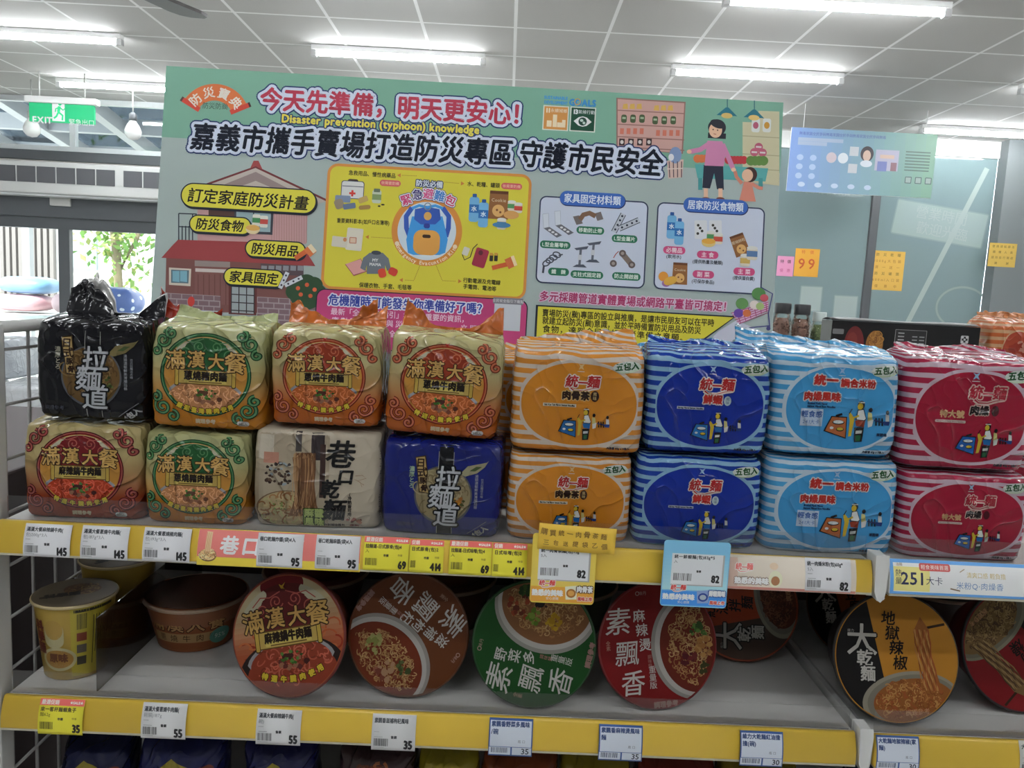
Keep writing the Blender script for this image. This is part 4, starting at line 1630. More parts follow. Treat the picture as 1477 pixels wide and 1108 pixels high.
def art_alley(P, a):
    P.rect(-0.40 * a, 0.0, 1.16 * a, 1.9, (172, 158, 136))
    P.rect(-0.80 * a, 0.66, 0.30, 0.5, (200, 190, 172))
    P.rect(-0.30 * a, 0.80, 0.12, 0.42, (84, 78, 76))
    P.rect(0.0, 0.70, 0.26, 0.56, (60, 52, 54))
    P.rect(0.10, 0.2, 0.11, 1.1, (66, 46, 42))
    P.rect(-0.72 * a, 0.45, 0.3, 0.22, (186, 132, 112))
    blobs(P, lambda x, y: True, -1.02, -0.52, -0.1, 0.34, 46, (0.03, 0.055), [(70, 54, 46), (96, 76, 62), (150, 160, 164), (54, 42, 38)], 21)
    P.ell(-0.48 * a, -0.62, 0.60, 0.40, (120, 96, 74))
    P.ell(-0.48 * a, -0.61, 0.56, 0.37, (176, 156, 116))
    noodles(P, lambda x, y: ((x + 0.48 * a) / 0.5) ** 2 + ((y + 0.61) / 0.32) ** 2 < 1, -1.1, 0.1, -0.95, -0.3, 70, 0.03, [(164, 120, 78), (192, 168, 124), (142, 100, 62), (176, 172, 118)], 14)
    blobs(P, lambda x, y: True, -0.9, -0.45, -0.62, -0.42, 16, (0.015, 0.03), [(86, 116, 52), (120, 142, 76)], 9)
    rnd = random.Random(6)
    P.poly([(-0.50, 0.46), (-0.40, 0.56), (-0.12, 0.58), (-0.04, 0.46), (-0.06, 0.0), (0.0, -0.5), (0.08, -0.72), (-0.55, -0.76), (-0.45, -0.4), (-0.44, 0.0)], (120, 82, 54))
    for k in range(34):
        x = -0.47 + k * 0.0125 + rnd.uniform(-0.01, 0.01)
        P.line([(x - 0.02, 0.48 + rnd.uniform(-0.05, 0.04)), (x, 0.55 + rnd.uniform(-0.04, 0.03)), (x + rnd.uniform(-0.02, 0.02), 0.2), (x + rnd.uniform(-0.03, 0.03), -0.2), (x + rnd.uniform(-0.06, 0.06), -0.5), (x + rnd.uniform(-0.16, 0.16), -0.76)], 0.015, rnd.choice([(176, 134, 92), (154, 110, 72), (196, 156, 112), (112, 76, 50)]))
    P.rrect(-0.06, -0.78, 0.44, 0.42, 0.04, (34, 50, 24))
    P.frame(-0.06, -0.78, 0.40, 0.38, 0.03, 0.015, (150, 176, 84), (42, 62, 28))
    for ch, x, y in zip('麻醬風味', (-0.15, 0.05, -0.15, 0.05), (-0.68, -0.68, -0.87, -0.87)):
        P.z += 1
        P.place(ch, x, y, 0.19, (172, 190, 110), b=0.01)
    for ch, x, y, s in zip('巷口乾麵', (0.46, 0.57, 0.27, 0.36), (0.56, 0.10, -0.16, -0.60), (0.60, 0.34, 0.40, 0.48)):
        P.z += 1
        P.place(ch, x, y, s, (26, 26, 28), b=0.014, ring=8, sk=0.14)
    P.text('(冷熱皆可用)', 0.66, -0.52, 0.085, (46, 42, 40), vert=True, b=0.004)
    P.text('內附調味醬包', 0.36, -0.93, 0.07, (60, 52, 48), b=0.003)
    P.line([(0.76, 0.12), (0.9, 0.14), (0.98, 0.08), (0.8, 0.02), (0.94, -0.06)], 0.012, (150, 120, 100))
    P.line([(0.74, 0.05), (0.86, 0.0), (0.9, -0.1)], 0.01, (160, 132, 112))
    blobs(P, lambda x, y: True, 0.62, 0.9, -0.95, -0.8, 10, (0.03, 0.06), [(150, 96, 84), (176, 124, 100), (122, 70, 64)], 2)
    rnd = random.Random(9)
    for k in range(30):
        P.rect(1.06 * a / 1.0 * 0.93, 0.62 - k * 0.05, rnd.uniform(0.04, 0.10), 0.018, (96, 90, 84))


_seal = {}


def stripe_seal(th, a, b):
    if th not in _seal:
        nt = NT('striped_seal_' + th)
        tc = nt.n('ShaderNodeTexCoord')
        s = nt.n('ShaderNodeSeparateXYZ')
        nt.t.links.new(tc.outputs['Object'], s.inputs[0])
        w = nt.math('ADD', nt.math('ADD', s.outputs[2], nt.math('MULTIPLY', s.outputs[0], 0.15)), nt.math('MULTIPLY', nt.noise(14.0, 1.0), 0.03))
        f = nt.math('LESS_THAN', nt.math('FRACT', nt.math('DIVIDE', nt.math('ADD', w, 5.0), 0.0075)), 0.55)
        nt.put(nt.b.inputs['Base Color'], nt.mix(f, b, a))
        film_finish(nt, 0.25)
        _seal[th] = nt.m
    return _seal[th]


def make_pack(kind, th, w, h, d, roof, label, loc, rz=0.0, tilt=0.0, seed=1, hp=None, seal_tilt=0.5, printed=True, crinkle=1.0, sealname='top_seal'):
    r = thing('noodle_pack', label, 'noodle pack', loc, (0, tilt, rz), 'noodle packs on the upper shelf')
    bag = Bag(w, h, d, roof, seed=seed, crinkle=crinkle, e=7.0 if kind == 'striped' else 8.5)
    mb = MB()
    P = Print()
    a = w / h
    if kind == 'striped':
        S = STRIPED[th]
        c = {k: A(v) for k, v in S.items()}
        body = stripe_film('striped_film_' + th, c['stripe'], c['ground'], c['oval'], h, w * 0.435, h * 0.425, u0=0.0 if th != 'sky' else 0.003, v0=h * 0.49, period=h / 10.2)
        art_striped(P, th, a)
        sm = stripe_seal(th, c['stripe'], c['ground'])
    elif kind == 'feast':
        T = THEMES[th]
        body = grad_film('gold_film_' + th, A(T['top']), A(T['bot']), h * 0.25, h * 0.72)
        art_feast(P, th, a)
        sm = film(A({'green': (176, 182, 130), 'orange': (196, 104, 44), 'red': (156, 50, 34)}[th]))
    elif kind == 'ramen':
        body = film(A((24, 34, 112) if th == 'blue' else (22, 22, 27)), 0.2, 0.5)
        art_ramen(P, th, a)
        sm = film(A((30, 38, 100) if th == 'blue' else (34, 34, 38)), 0.18, 0.6)
    else:
        body = film(A((196, 184, 164)), 0.35, 0.35)
        art_alley(P, a)
        sm = film(A((190, 178, 158)))
    bag.body(mb, body)
    if printed:
        bag.lay(P, mb, lambda c: film(A(c), 0.28), h / 2, h / 2, z0=7e-4)
    mb.build('wrapper', r)
    if hp:
        bag.seal(sm, hp, seal_tilt, sealname, r)
        if kind == 'ramen':
            bag.seal(mat('silver_lining', (0.5, 0.49, 0.48), 0.3, 0.6), lambda u: hp(u - 0.10) * 1.22 if u < 0.3 else hp(u) * 1.15, seal_tilt + 0.16, 'silver_lining', r)
    return r


YF_ = 0.955
PW = []     # (kind, theme, pxL, pxR, py bottom, label, ...)
# bottom layer: measured left and right edges and the underside of the pack above
LOW = [
    ('feast', 'red', 28, 201, 'red and gold beef noodle pack at the left end of the bottom layer'),
    ('feast', 'green', 204, 355, 'green and gold pork noodle pack in the bottom layer beside the red one'),
    ('alley', '', 358, 545, 'beige noodle pack with black brush lettering and hanging noodles'),
    ('ramen', 'blue', 552, 726, 'dark blue ramen pack with white brush lettering in the bottom layer'),
    ('striped', 'orange', 731, 913, 'orange striped noodle pack in the bottom layer, behind the handwritten note'),
    ('striped', 'blue', 916, 1102, 'deep blue striped noodle pack in the bottom layer, behind the blue card'),
    ('striped', 'sky', 1106, 1300, 'light blue striped rice noodle pack in the bottom layer'),
    ('striped', 'red', 1304, 1490, 'crimson striped noodle pack in the bottom layer at the right'),
]
UP = [
    ('ramen', 'black', 44, 206, 466, 'black ramen pack with torn up silver flaps on the top layer'),
    ('feast', 'green', 210, 378, 474, 'green and gold pork noodle pack on the top layer'),
    ('feast', 'orange', 386, 547, 482, 'rust and gold beef noodle pack on the top layer over the beige pack'),
    ('feast', 'orange', 552, 720, 490, 'tilted rust and gold beef noodle pack over the dark blue pack'),
    ('striped', 'orange', 738, 934, 512, 'orange striped noodle pack on the top layer'),
    ('striped', 'blue', 936, 1117, 516, 'deep blue striped noodle pack on the top layer'),
    ('striped', 'sky', 1120, 1306, 518, 'light blue striped rice noodle pack on the top layer'),
    ('striped', 'red', 1312, 1500, 524, 'crimson striped noodle pack on the top layer at the right'),
]
UBOT = [603, 616, 612, 628, 650, 652, 656, 676]
EAR = lambda u: 0.006 + 0.040 * max(0.0, abs(u) - 0.35) ** 1.2 * 1.7
for i in range(8):
    kind, th, l, r_, lab = LOW[i]
    mid = (l + r_) / 2
    zu = at(mid, UBOT[i], YF_).z
    hl = zu - ZS - 0.006
    w = (at(r_, UBOT[i] + 70, YF_).x - at(l, UBOT[i] + 70, YF_).x) * 0.985
    x = at(mid, UBOT[i] + 75, YF_).x
    d = 0.118 if kind != 'striped' else 0.11
    rz = (0.03, 0.0, 0.06, -0.05, 0.0, 0.0, 0.0, -0.02)[i]
    make_pack(kind, th, w, hl - 0.006, d, 0.006, lab, (x, YF_ + d / 2 + (0.010 if kind == 'alley' else 0.001), ZS + 0.0005), rz, seed=i + 1, crinkle=0.8 if kind != 'alley' else 1.4)
    kind, th, l, r_, pt, lab = UP[i]
    mid = (l + r_) / 2
    z0 = ZS + hl + 0.004
    zt = at(mid, pt, YF_ + 0.008).z
    w = (at(r_, (pt + UBOT[i]) / 2, YF_).x - at(l, (pt + UBOT[i]) / 2, YF_).x) * 0.985
    x = at(mid, (pt + UBOT[i]) / 2, YF_).x
    tilt = (0.0, 0.012, 0.0, 0.05, 0.0, 0.0, 0.0, 0.0)[i]
    hp, st = None, 0.5
    if kind == 'feast':
        hp = EAR if i == 3 else (lambda u: 0.008 + 0.016 * max(0.0, abs(u - 0.1) - 0.3)) if i == 1 else (lambda u: 0.010 + 0.03 * max(0.0, abs(u) - 0.2) ** 1.1)
        st = 0.35 if i == 3 else 0.8
    elif kind == 'ramen':
        hp = lambda u: 0.004 + 0.068 * max(0.0, -u - 0.05) ** 0.75 * (1 - max(0, -u - 0.72) * 1.9) + 0.055 * max(0.0, u - 0.5)
        st = 0.3
    else:
        hp = (lambda u: 0.018 + 0.012 * u) if th == 'orange' else (lambda u: 0.010 + 0.003 * math.sin(5 * u))
        st = 1.0
    make_pack(kind, th, w, zt - z0, d, 0.010 if kind != 'striped' else 0.013, lab, (x, YF_ + d / 2 + 0.006, z0), 0.0, tilt, seed=i + 11, hp=hp, seal_tilt=st, crinkle=1.1)
# second row behind, showing above and between the front packs
REAR = [
    (0, 'feast', 'red', 196, 300, 0.0, 'red flapped noodle pack behind the black and green ones', lambda u: 0.020 + 0.04 * max(0, -u) ** 1.5 + 0.03 * max(0, u - 0.5)),
    (2, 'feast', 'orange', 390, 540, 0.0, 'rust noodle pack with raised orange flaps behind the top layer', lambda u: 0.014 + 0.055 * max(0, abs(u + 0.05) - 0.3)),
    (4, 'striped', 'orange', 716, 900, 0.0, 'orange striped noodle pack in the second row', lambda u: 0.012),
    (5, 'striped', 'sky', 892, 1062, 0.006, 'light blue striped pack in the second row behind the deep blue one', lambda u: 0.018 + 0.01 * u),
    (6, 'striped', 'sky', 1068, 1236, 0.018, 'light blue striped pack in the second row with raised wrinkled top', lambda u: 0.016 - 0.012 * u),
    (7, 'striped', 'red', 1385, 1560, 0.004, 'crimson striped noodle pack in the second row', lambda u: 0.014),
]
for (col, kind, th, l, r_, dz, lab, hp) in REAR:
    yb = YF_ + 0.118 + 0.02
    w = (at(r_, 560, yb).x - at(l, 560, yb).x) * 0.95
    x = at((l + r_) / 2, 530, yb).x
    d = 0.11
    zt = {0: 455, 2: 460, 4: 494, 5: 494, 6: 484, 7: 512}[col]
    zt = at((l + r_) / 2, zt, yb).z - 0.012 + dz * 0.3
    h1 = (zt - ZS) / 2
    S = 'behind the ' + LOW[col][4].split(',')[0]
    make_pack(kind, th, w, h1 - 0.016, d, 0.006, {0: 'red noodle pack in the bottom second row', 2: 'rust noodle pack in the bottom second row', 4: 'orange striped noodle pack in the bottom second row', 5: 'light blue striped pack in the bottom second row behind the deep blue one', 6: 'light blue striped pack in the bottom second row', 7: 'crimson striped pack in the bottom second row'}[col], (x, yb + d / 2, ZS + 0.0005), printed=False, seed=col + 31)
    make_pack(kind, th, w, h1 - 0.012, d, 0.012, lab, (x, yb + d / 2, ZS + h1 - 0.006), printed=False, seed=col + 41, hp=hp, seal_tilt=0.2 if kind == 'feast' else 0.7, crinkle=1.6)

# ------------------------------------------------------------------ bowls
FOAM = mat('paper_cup_white', (0.66, 0.64, 0.60), 0.5)
BH = 0.078


def lidmat(c):
    return mat('lid_print', A(c, KL), 0.42, spec=0.14)


def lid_veg(P, main, name, soup, tops, deep=False):
    P.ell(0, 0, 1, 1, main, n=72)
    P.clip = [(0.985 * math.cos(2 * PI * i / 72), 0.985 * math.sin(2 * PI * i / 72)) for i in range(72)]
    P.ell(0.62, -0.05, 0.75, 0.87, (146, 142, 136), n=60)
    P.ell(0.635, -0.05, 0.70, 0.82, (176, 172, 166), n=60)
    P.ell(0.66, -0.05, 0.64, 0.76, soup, n=60)
    P.clip = None
    ins = lambda x, y: ((x - 0.68) / 0.5) ** 2 + ((y + 0.05) / 0.64) ** 2 < 1 and x * x + y * y < 0.80
    noodles(P, ins, 0.1, 1.0, -0.75, 0.65, 300, 0.016, [(170, 132, 84), (186, 152, 104), (142, 100, 60), (156, 116, 70)], 31 + len(name), (0.025, 0.06))
    for (fx, fy_, fr, n, cols) in tops:
        blobs(P, lambda x, y: (x - fx) ** 2 + (y - fy_) ** 2 < fr ** 2 and x * x + y * y < 0.86, fx - fr, fx + fr, fy_ - fr, fy_ + fr, n, (0.03, 0.075), cols, int(fx * 100) + 7)
    wh = (196, 192, 186)
    for ch, x, y, s in zip('素飄香', (-0.66, -0.54, -0.48), (0.44, -0.08, -0.56), (0.50, 0.46, 0.46)):
        P.z += 1
        P.place(ch, x, y, s * 0.92, wh, b=0.002, sk=0.12)
    for ch, x, y in zip(name, (-0.30, -0.27, -0.23, -0.2), (0.50, 0.27, 0.03, -0.2)):
        P.z += 1
        P.place(ch, x, y, 0.215, wh, b=0.003)
    P.text('調味麵', -0.17, -0.24 if len(name) < 4 else -0.36, 0.07, (170, 120, 110), vert=True)
    P.text('重量版', -0.14, -0.50 if len(name) < 4 else -0.58, 0.13, wh, vert=True, sy=0.95)
    P.text('全素', -0.86, 0.06, 0.08, (176, 140, 120), vert=True)
    P.ring(-0.30, 0.86, 0.03, 0.03, 0.012, (170, 140, 130))
    P.text('味丹', -0.21, 0.86, 0.07, (170, 140, 130))
    P.text('調理參考', 0.05, -0.94, 0.105, (150, 116, 108), b=0.006)


def lid_dry(P, main, words, pal, ground=(30, 28, 28), bowlc=(150, 144, 128)):
    P.ell(0, 0, 1, 1, main, n=72)
    P.clip = [(0.985 * math.cos(2 * PI * i / 72), 0.985 * math.sin(2 * PI * i / 72)) for i in range(72)]
    P.poly([(-1.2, 1.1), (-0.52, 1.1), (-0.04, -1.1), (-1.2, -1.1)], ground)
    P.ell(0.23, -0.66, 0.80, 0.46, bowlc, n=60, ang=0.12)
    P.ell(0.25, -0.66, 0.74, 0.41, tuple(int(c * 0.86) for c in bowlc), n=60, ang=0.12)
    P.ell(0.27, -0.67, 0.66, 0.36, pal[0], n=60, ang=0.12)
    P.line([(0.46, 0.48), (0.80, 0.56)], 0.04, (54, 38, 26))
    P.clip = None
    noodles(P, lambda x, y: ((x - 0.26) / 0.6) ** 2 + ((y + 0.67) / 0.31) ** 2 < 1 and x * x + y * y < 0.86, -0.4, 0.9, -0.98, -0.3, 260, 0.018, pal, 77, (0.025, 0.065))
    rnd = random.Random(5)
    P.poly([(0.28, 0.42), (0.40, 0.66), (0.54, 0.46), (0.58, 0.0), (0.72, -0.45), (0.46, -0.50), (0.40, 0.05)], pal[0])
    for k in range(16):
        o = k * 0.016
        P.line([(0.29 + o + 0.015 * math.sin(k * 2 + j * 1.6) + 0.16 * (j / 9) ** 1.5, 0.46 - j * 0.105) for j in range(10)], 0.02, pal[1 + k % (len(pal) - 1)])
    for ch, x, y, s in zip('大乾麵', (-0.56, -0.52, -0.47), (0.27, -0.02, -0.26), (0.52, 0.27, 0.25)):
        P.z += 1
        P.place(ch, x, y, s, (26, 24, 24), b=0.03, ring=8)
        P.z += 1
        P.place(ch, x, y, s, (190, 186, 178), b=0.007)
    for i, ch in enumerate(words):
        P.z += 1
        P.place(ch, -0.12 + i * 0.06, 0.62 - i * 0.23, 0.24, (30, 24, 20), b=0.005, sk=0.1)
    P.text('維力', -0.74, 0.40, 0.055, (170, 166, 160))
    P.text('調理參考', 0.32, -0.82, 0.10, (206, 150, 110), ang=0.12)


def lid_feast(P):
    T = dict(THEMES['red'])
    P.ell(0, 0, 1, 1, (166, 84, 52), n=72)
    P.clip = [(0.985 * math.cos(2 * PI * i / 72), 0.985 * math.sin(2 * PI * i / 72)) for i in range(72)]
    for i in range(10):
        f = i / 9
        P.poly([(-1.1, -0.3 + i * 0.09), (1.1, -0.3 + i * 0.09), (1.1, 1.2), (-1.1, 1.2)], (int(166 + 28 * f), int(84 + 94 * f), int(52 + 88 * f)))
    noodles(P, lambda x, y: x * x + y * y < 0.8 and y < 0.1, -1, 1, -0.5, 0.1, 40, 0.03, [(176, 88, 50), (150, 52, 34), (190, 108, 60)], 6, (0.08, 0.2))
    P.ell(0, 0.84, 0.40, 0.24, T['main'], n=40)
    P.ell(0, -0.58, 0.95, 0.56, (44, 34, 32), n=56)
    P.ell(0, -0.66, 0.82, 0.52, (142, 60, 40), n=56)
    P.clip = None
    T['base'] = (142, 60, 40)
    T['main'] = (98, 34, 34)
    feast_core(P, T, 1.06, 0.02)
    P.poly([(-0.05, 0.86), (0.0, 0.83), (0.07, 0.88), (0.02, 0.80), (0.05, 0.77), (-0.02, 0.78)], (206, 160, 50))


def bowl(label, R, loc, P=None, ang=0.0, yaw=0.0, lying=True, body=None, tilt=None, lidbase=None, sideprint=None, group='noodle bowls on the lower shelf', h=BH):
    """Tapered paper bowl; local +Z is the lid side."""
    t = math.atan((R * 0.97 - R * 0.72) / h) if tilt is None else tilt
    r = thing('noodle_bowl', label, 'noodle bowl', loc, group=group)
    if lying:
        M = Matrix.Rotation(yaw, 4, 'Z') @ Matrix.Rotation(-t, 4, 'X') @ Matrix.Rotation(PI / 2, 4, 'X')
        r.rotation_euler = M.to_euler()
    else:
        r.rotation_euler = (0, 0, yaw)
    z0 = 0.0 if lying else h
    b = MB()
    b.lathe([(R * 0.70, z0 - h), (R * 0.72, z0 - h + 0.002), (R * 0.96, z0 - 0.006), (R * 0.955, z0 - 0.002)], body or FOAM, 72)
    if sideprint:
        def cone(x, y, off):
            rr = R * (0.72 + 0.24 * (y / h)) + off
            a = -PI / 2 + x / (R * 0.85)
            return (rr * math.cos(a), rr * math.sin(a), z0 - h + y)
        sideprint.emit(b, cone, lidmat, seg=0.005, z0=6e-4, dz=3e-5)
    b.build('bowl', r)
    q = MB()
    pts = [(R * 0.985 + 0.0028 * math.cos(2 * PI * i / 10), z0 - 0.003 + 0.0028 * math.sin(2 * PI * i / 10)) for i in range(11)]
    q.lathe(pts, (lidbase or FOAM) if lying else mat('rolled_rim', (0.34, 0.24, 0.17), 0.4), 72)
    q.build('rim', r)
    l = MB()
    l.lathe([(0.0, z0 + 0.0), (R * 0.9, z0 + 0.0), (R * 0.99, z0 - 0.0004), (R * 1.005, z0 - 0.004)][::-1], lidbase or FOAM, 72, smooth=False)
    if P:
        P.emit(l, lambda x, y, off: (x, y, z0 + off), lidmat, scale=R * 0.985, ang=ang, z0=2e-4, dz=4e-6)
    l.build('lid', r)
    return r


def lying(px, R, Yc, ang, yaw, P, label, body, lidb):
    t = math.atan((R * 0.97 - R * 0.72) / BH)
    x = at(px, 940, Yc + R * math.sin(t)).x
    return bowl(label, R, (x, Yc + R * math.sin(t), ZL + (R * 0.985 + 0.0034) * math.cos(t) + 0.0015), P, ang, yaw, True, mat('bowl_side', A(body, KL), 0.4), t, mat('lid_edge', A(lidb, KL), 0.35))


green_t = [(0.55, 0.36, 0.22, 16, [(118, 50, 34), (146, 66, 40), (96, 44, 32)]), (0.75, 0.05, 0.16, 12, [(60, 44, 40), (40, 34, 34)]), (0.42, 0.12, 0.12, 12, [(92, 122, 40), (120, 146, 56)]), (0.85, 0.32, 0.16, 14, [(44, 66, 32), (60, 84, 36)]), (0.42, -0.22, 0.12, 14, [(188, 152, 40), (170, 132, 34)])]
red_t = [(0.72, 0.18, 0.16, 16, [(72, 106, 48), (98, 132, 60), (52, 78, 36)]), (0.82, -0.10, 0.17, 22, [(160, 112, 60), (180, 134, 78)]), (0.52, -0.28, 0.13, 10, [(84, 28, 34), (104, 40, 40)]), (0.78, -0.42, 0.1, 8, [(58, 60, 30)])]
brown_t = [(0.45, 0.30, 0.13, 12, [(62, 76, 40), (86, 98, 54)]), (0.70, 0.10, 0.2, 14, [(120, 62, 48), (150, 92, 70), (168, 130, 100)]), (0.5, -0.35, 0.16, 16, [(126, 128, 66), (150, 148, 90)])]
P = Print(); lid_feast(P)
lying(415, 0.0790, 0.954, 0.28, -0.20, P, 'red-brown noodle bowl on its side, lid with gold lettering tilted up', (140, 60, 40), (120, 44, 36))
P = Print(); lid_veg(P, (102, 56, 30), '滋補枸杞', (112, 48, 28), brown_t)
lying(588, 0.0800, 0.968, math.radians(-128), 0.0, P, 'brown noodle bowl on its side with white lettering upside down', (96, 54, 30), (102, 56, 30))
P = Print(); lid_veg(P, (32, 76, 34), '野菜多', (126, 84, 52), green_t)
lying(770, 0.0815, 0.956, math.radians(78), 0.0, P, 'green noodle bowl on its side with its soup picture at the top', (32, 76, 34), (32, 76, 34))
P = Print(); lid_veg(P, (120, 26, 26), '麻辣燙', (104, 38, 26), red_t)
lying(949, 0.0822, 0.966, math.radians(4), 0.14, P, 'red noodle bowl on its side with white lettering down its left', (120, 26, 26), (120, 26, 26))
P = Print(); lid_dry(P, (186, 128, 44), '地獄辣椒', [(150, 92, 44), (178, 120, 62), (136, 76, 36), (190, 140, 80), (160, 84, 44)])
lying(1294, 0.0840, 0.956, 0.0, 0.0, P, 'black and orange noodle bowl on its side with lifted noodles on its lid', (40, 34, 32), (40, 38, 38))
P = Print(); lid_dry(P, (132, 30, 34), '香辣肉燥', [(126, 100, 62), (150, 122, 78), (100, 74, 46), (164, 136, 92), (84, 62, 44)], bowlc=(140, 136, 116))
lying(1474, 0.0840, 1.000, math.radians(215), 0.0, P, 'red and black noodle bowl on its side at the right edge of the lower shelf', (120, 28, 30), (40, 36, 36))
P = Print(); lid_dry(P, (176, 72, 36), '紅油拌麵', [(96, 52, 36), (120, 70, 48), (80, 44, 34), (132, 84, 60)], ground=(84, 66, 56))
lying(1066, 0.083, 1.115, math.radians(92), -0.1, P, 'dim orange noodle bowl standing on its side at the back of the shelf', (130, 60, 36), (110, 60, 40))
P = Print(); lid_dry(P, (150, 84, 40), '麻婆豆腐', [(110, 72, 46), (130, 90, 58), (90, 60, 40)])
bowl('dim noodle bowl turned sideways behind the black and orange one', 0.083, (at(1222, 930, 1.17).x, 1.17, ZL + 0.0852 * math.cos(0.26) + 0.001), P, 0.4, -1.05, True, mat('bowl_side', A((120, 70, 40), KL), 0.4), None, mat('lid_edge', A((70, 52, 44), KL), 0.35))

# upright bowl with gold calligraphy behind the clear divider
S = Print()
S.rrect(0, 0.037, 0.30, 0.072, 0.004, (150, 92, 58))
S.rrect(0, 0.037, 0.145, 0.064, 0.01, (146, 84, 52))
for i, ch in enumerate('滿漢大餐'):
    S.z += 1
    S.place(ch, -0.045 + i * 0.029, 0.047, 0.026, (76, 46, 28), b=0.002, ring=8)
    S.z += 1
    S.place(ch, -0.045 + i * 0.029, 0.047, 0.026, (196, 150, 100), b=0.0005)
S.rect(0, 0.024, 0.11, 0.015, (176, 140, 96))
S.text('蔥燒牛肉麵', 0, 0.024, 0.012, (60, 36, 24), fit=0.095)
S.ell(0.05, 0.022, 0.017, 0.013, (96, 150, 136))
S.text('95%', 0.05, 0.022, 0.011, (190, 210, 200))
y0 = atz(280, 942, ZL).y
bowl('upright orange noodle bowl with gold lettering at the back left', 0.074, (at(283, 940, y0 + 0.05).x, y0 + 0.052, ZL + 0.0006), None, 0, 0.15, False, mat('bowl_side', A((150, 92, 58), KL), 0.4), lidbase=mat('lid_edge', A((96, 60, 48), KL), 0.25), sideprint=S, h=0.072)
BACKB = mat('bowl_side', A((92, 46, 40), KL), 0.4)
for i, (px, lab1, lab2) in enumerate(((455, 'dim dark red bowl standing behind the red-brown bowl', 'dim dark red bowl stacked on top behind the red-brown bowl'),
                              (640, 'dim brown bowl standing behind the brown bowl', 'dim brown bowl stacked on top behind the brown bowl'),
                              (815, 'dim bowl standing behind the green bowl', 'dim bowl stacked on top behind the green bowl'))):
    x = at(px, 860, 1.22).x
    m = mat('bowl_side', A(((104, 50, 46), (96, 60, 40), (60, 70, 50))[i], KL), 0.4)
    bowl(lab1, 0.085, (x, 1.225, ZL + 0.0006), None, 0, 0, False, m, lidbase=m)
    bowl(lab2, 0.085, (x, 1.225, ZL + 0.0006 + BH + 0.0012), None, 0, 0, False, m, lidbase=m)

for px, lab1, lab2 in ((1345, 'dim bowl standing at the back behind the black and orange bowl', 'dim bowl stacked on top behind the black and orange bowl'),):
    x = at(px, 880, 1.28).x
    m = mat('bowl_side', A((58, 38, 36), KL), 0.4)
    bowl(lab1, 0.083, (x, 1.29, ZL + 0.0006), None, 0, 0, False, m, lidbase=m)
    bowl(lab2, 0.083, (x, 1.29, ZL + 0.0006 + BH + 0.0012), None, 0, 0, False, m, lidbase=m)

# ------------------------------------------------------------------ tall yellow cups


def cup(label, x, y, rz, R=0.052, h=0.108, printed=True):
    r = thing('noodle_cup', label, 'noodle cup', (x, y, ZL + 0.0006), (0, 0, rz), 'yellow noodle cups')
    b = MB()
    r0 = R * 0.74
    b.lathe([(r0 - 0.002, 0.0), (r0, 0.002), (R * 0.955, h - 0.004), (R * 0.955, h)], mat('yellow_cup', A((206, 172, 74), KL * 1.15), 0.4), 64)
    if printed:
        S = Print()
        S.rect(0.038, 0.055, 0.042, 0.098, (204, 186, 62))
        S.rect(0.046, 0.099, 0.05, 0.004, (40, 36, 26))
        S.barcode(0.030, 0.084, 0.012, 0.022, (50, 46, 34), 3)
        for k, c in enumerate(((150, 70, 50), (110, 100, 90), (70, 64, 50))):
            S.rect(0.030, 0.062 - k * 0.017, 0.012, 0.012, c)
        for k in range(7):
            S.line([(0.044 + k * 0.0035, 0.090), (0.044 + k * 0.0035, 0.02 + (k * 37 % 5) * 0.008)], 0.0011, (70, 60, 30))
        S.rrect(-0.004, 0.066, 0.026, 0.036, 0.011, (206, 196, 150))
        S.ell(-0.004, 0.074, 0.012, 0.014, (198, 160, 72))
        S.ell(0.0, 0.032, 0.024, 0.017, (206, 196, 150))
        S.ell(0.0, 0.032, 0.020, 0.013, (186, 140, 62))
        S.text('原味', 0.0, 0.034, 0.013, (116, 60, 34), b=0.0008)
        S.text('科學麵', -0.026, 0.062, 0.016, (120, 50, 36), vert=True, b=0.001)

        def cone(xx, yy, off):
            rr = r0 + (R * 0.955 - r0) * yy / h + off
            a = -PI / 2 + xx / (R * 0.88)
            return (rr * math.cos(a), rr * math.sin(a), yy)
        S.emit(b, cone, lambda c: mat('cup_print', A(c, KL * 1.15), 0.4), seg=0.004, z0=5e-4, dz=2.5e-5)
    b.build('cup', r)
    q = MB()
    q.lathe([(R * 0.985 + 0.0022 * math.cos(2 * PI * i / 10), h - 0.002 + 0.0022 * math.sin(2 * PI * i / 10)) for i in range(11)], mat('rolled_rim', (0.5, 0.40, 0.22), 0.4), 64)
    q.build('rim', r)
    l = MB()
    l.lathe([(R * 1.0, h - 0.003), (R * 0.99, h + 0.0006), (R * 0.9, h + 0.001), (0.0, h + 0.001)], mat('foil_lid', (0.10, 0.075, 0.045), 0.5, spec=0.12), 64, smooth=False)
    S = Print()
    S.ell(0.1, 0.2, 0.5, 0.4, (96, 62, 34))
    noodles(S, lambda x, y: (x - 0.1) ** 2 + (y - 0.2) ** 2 < 0.16, -0.5, 0.7, -0.3, 0.7, 40, 0.04, [(150, 116, 60), (120, 84, 44)], 4, (0.06, 0.14))
    S.rect(-0.35, -0.45, 0.7, 0.14, (60, 44, 28), ang=0.5)
    S.text('科學麵', -0.2, -0.3, 0.3, (40, 32, 24), ang=0.5, b=0.02)
    S.emit(l, lambda xx, yy, off: (xx, yy, h + 0.001 + off), lambda c: mat('cup_print', A(c, KL * 1.15), 0.5, spec=0.12), scale=R * 0.92)
    l.build('lid', r)
    return r


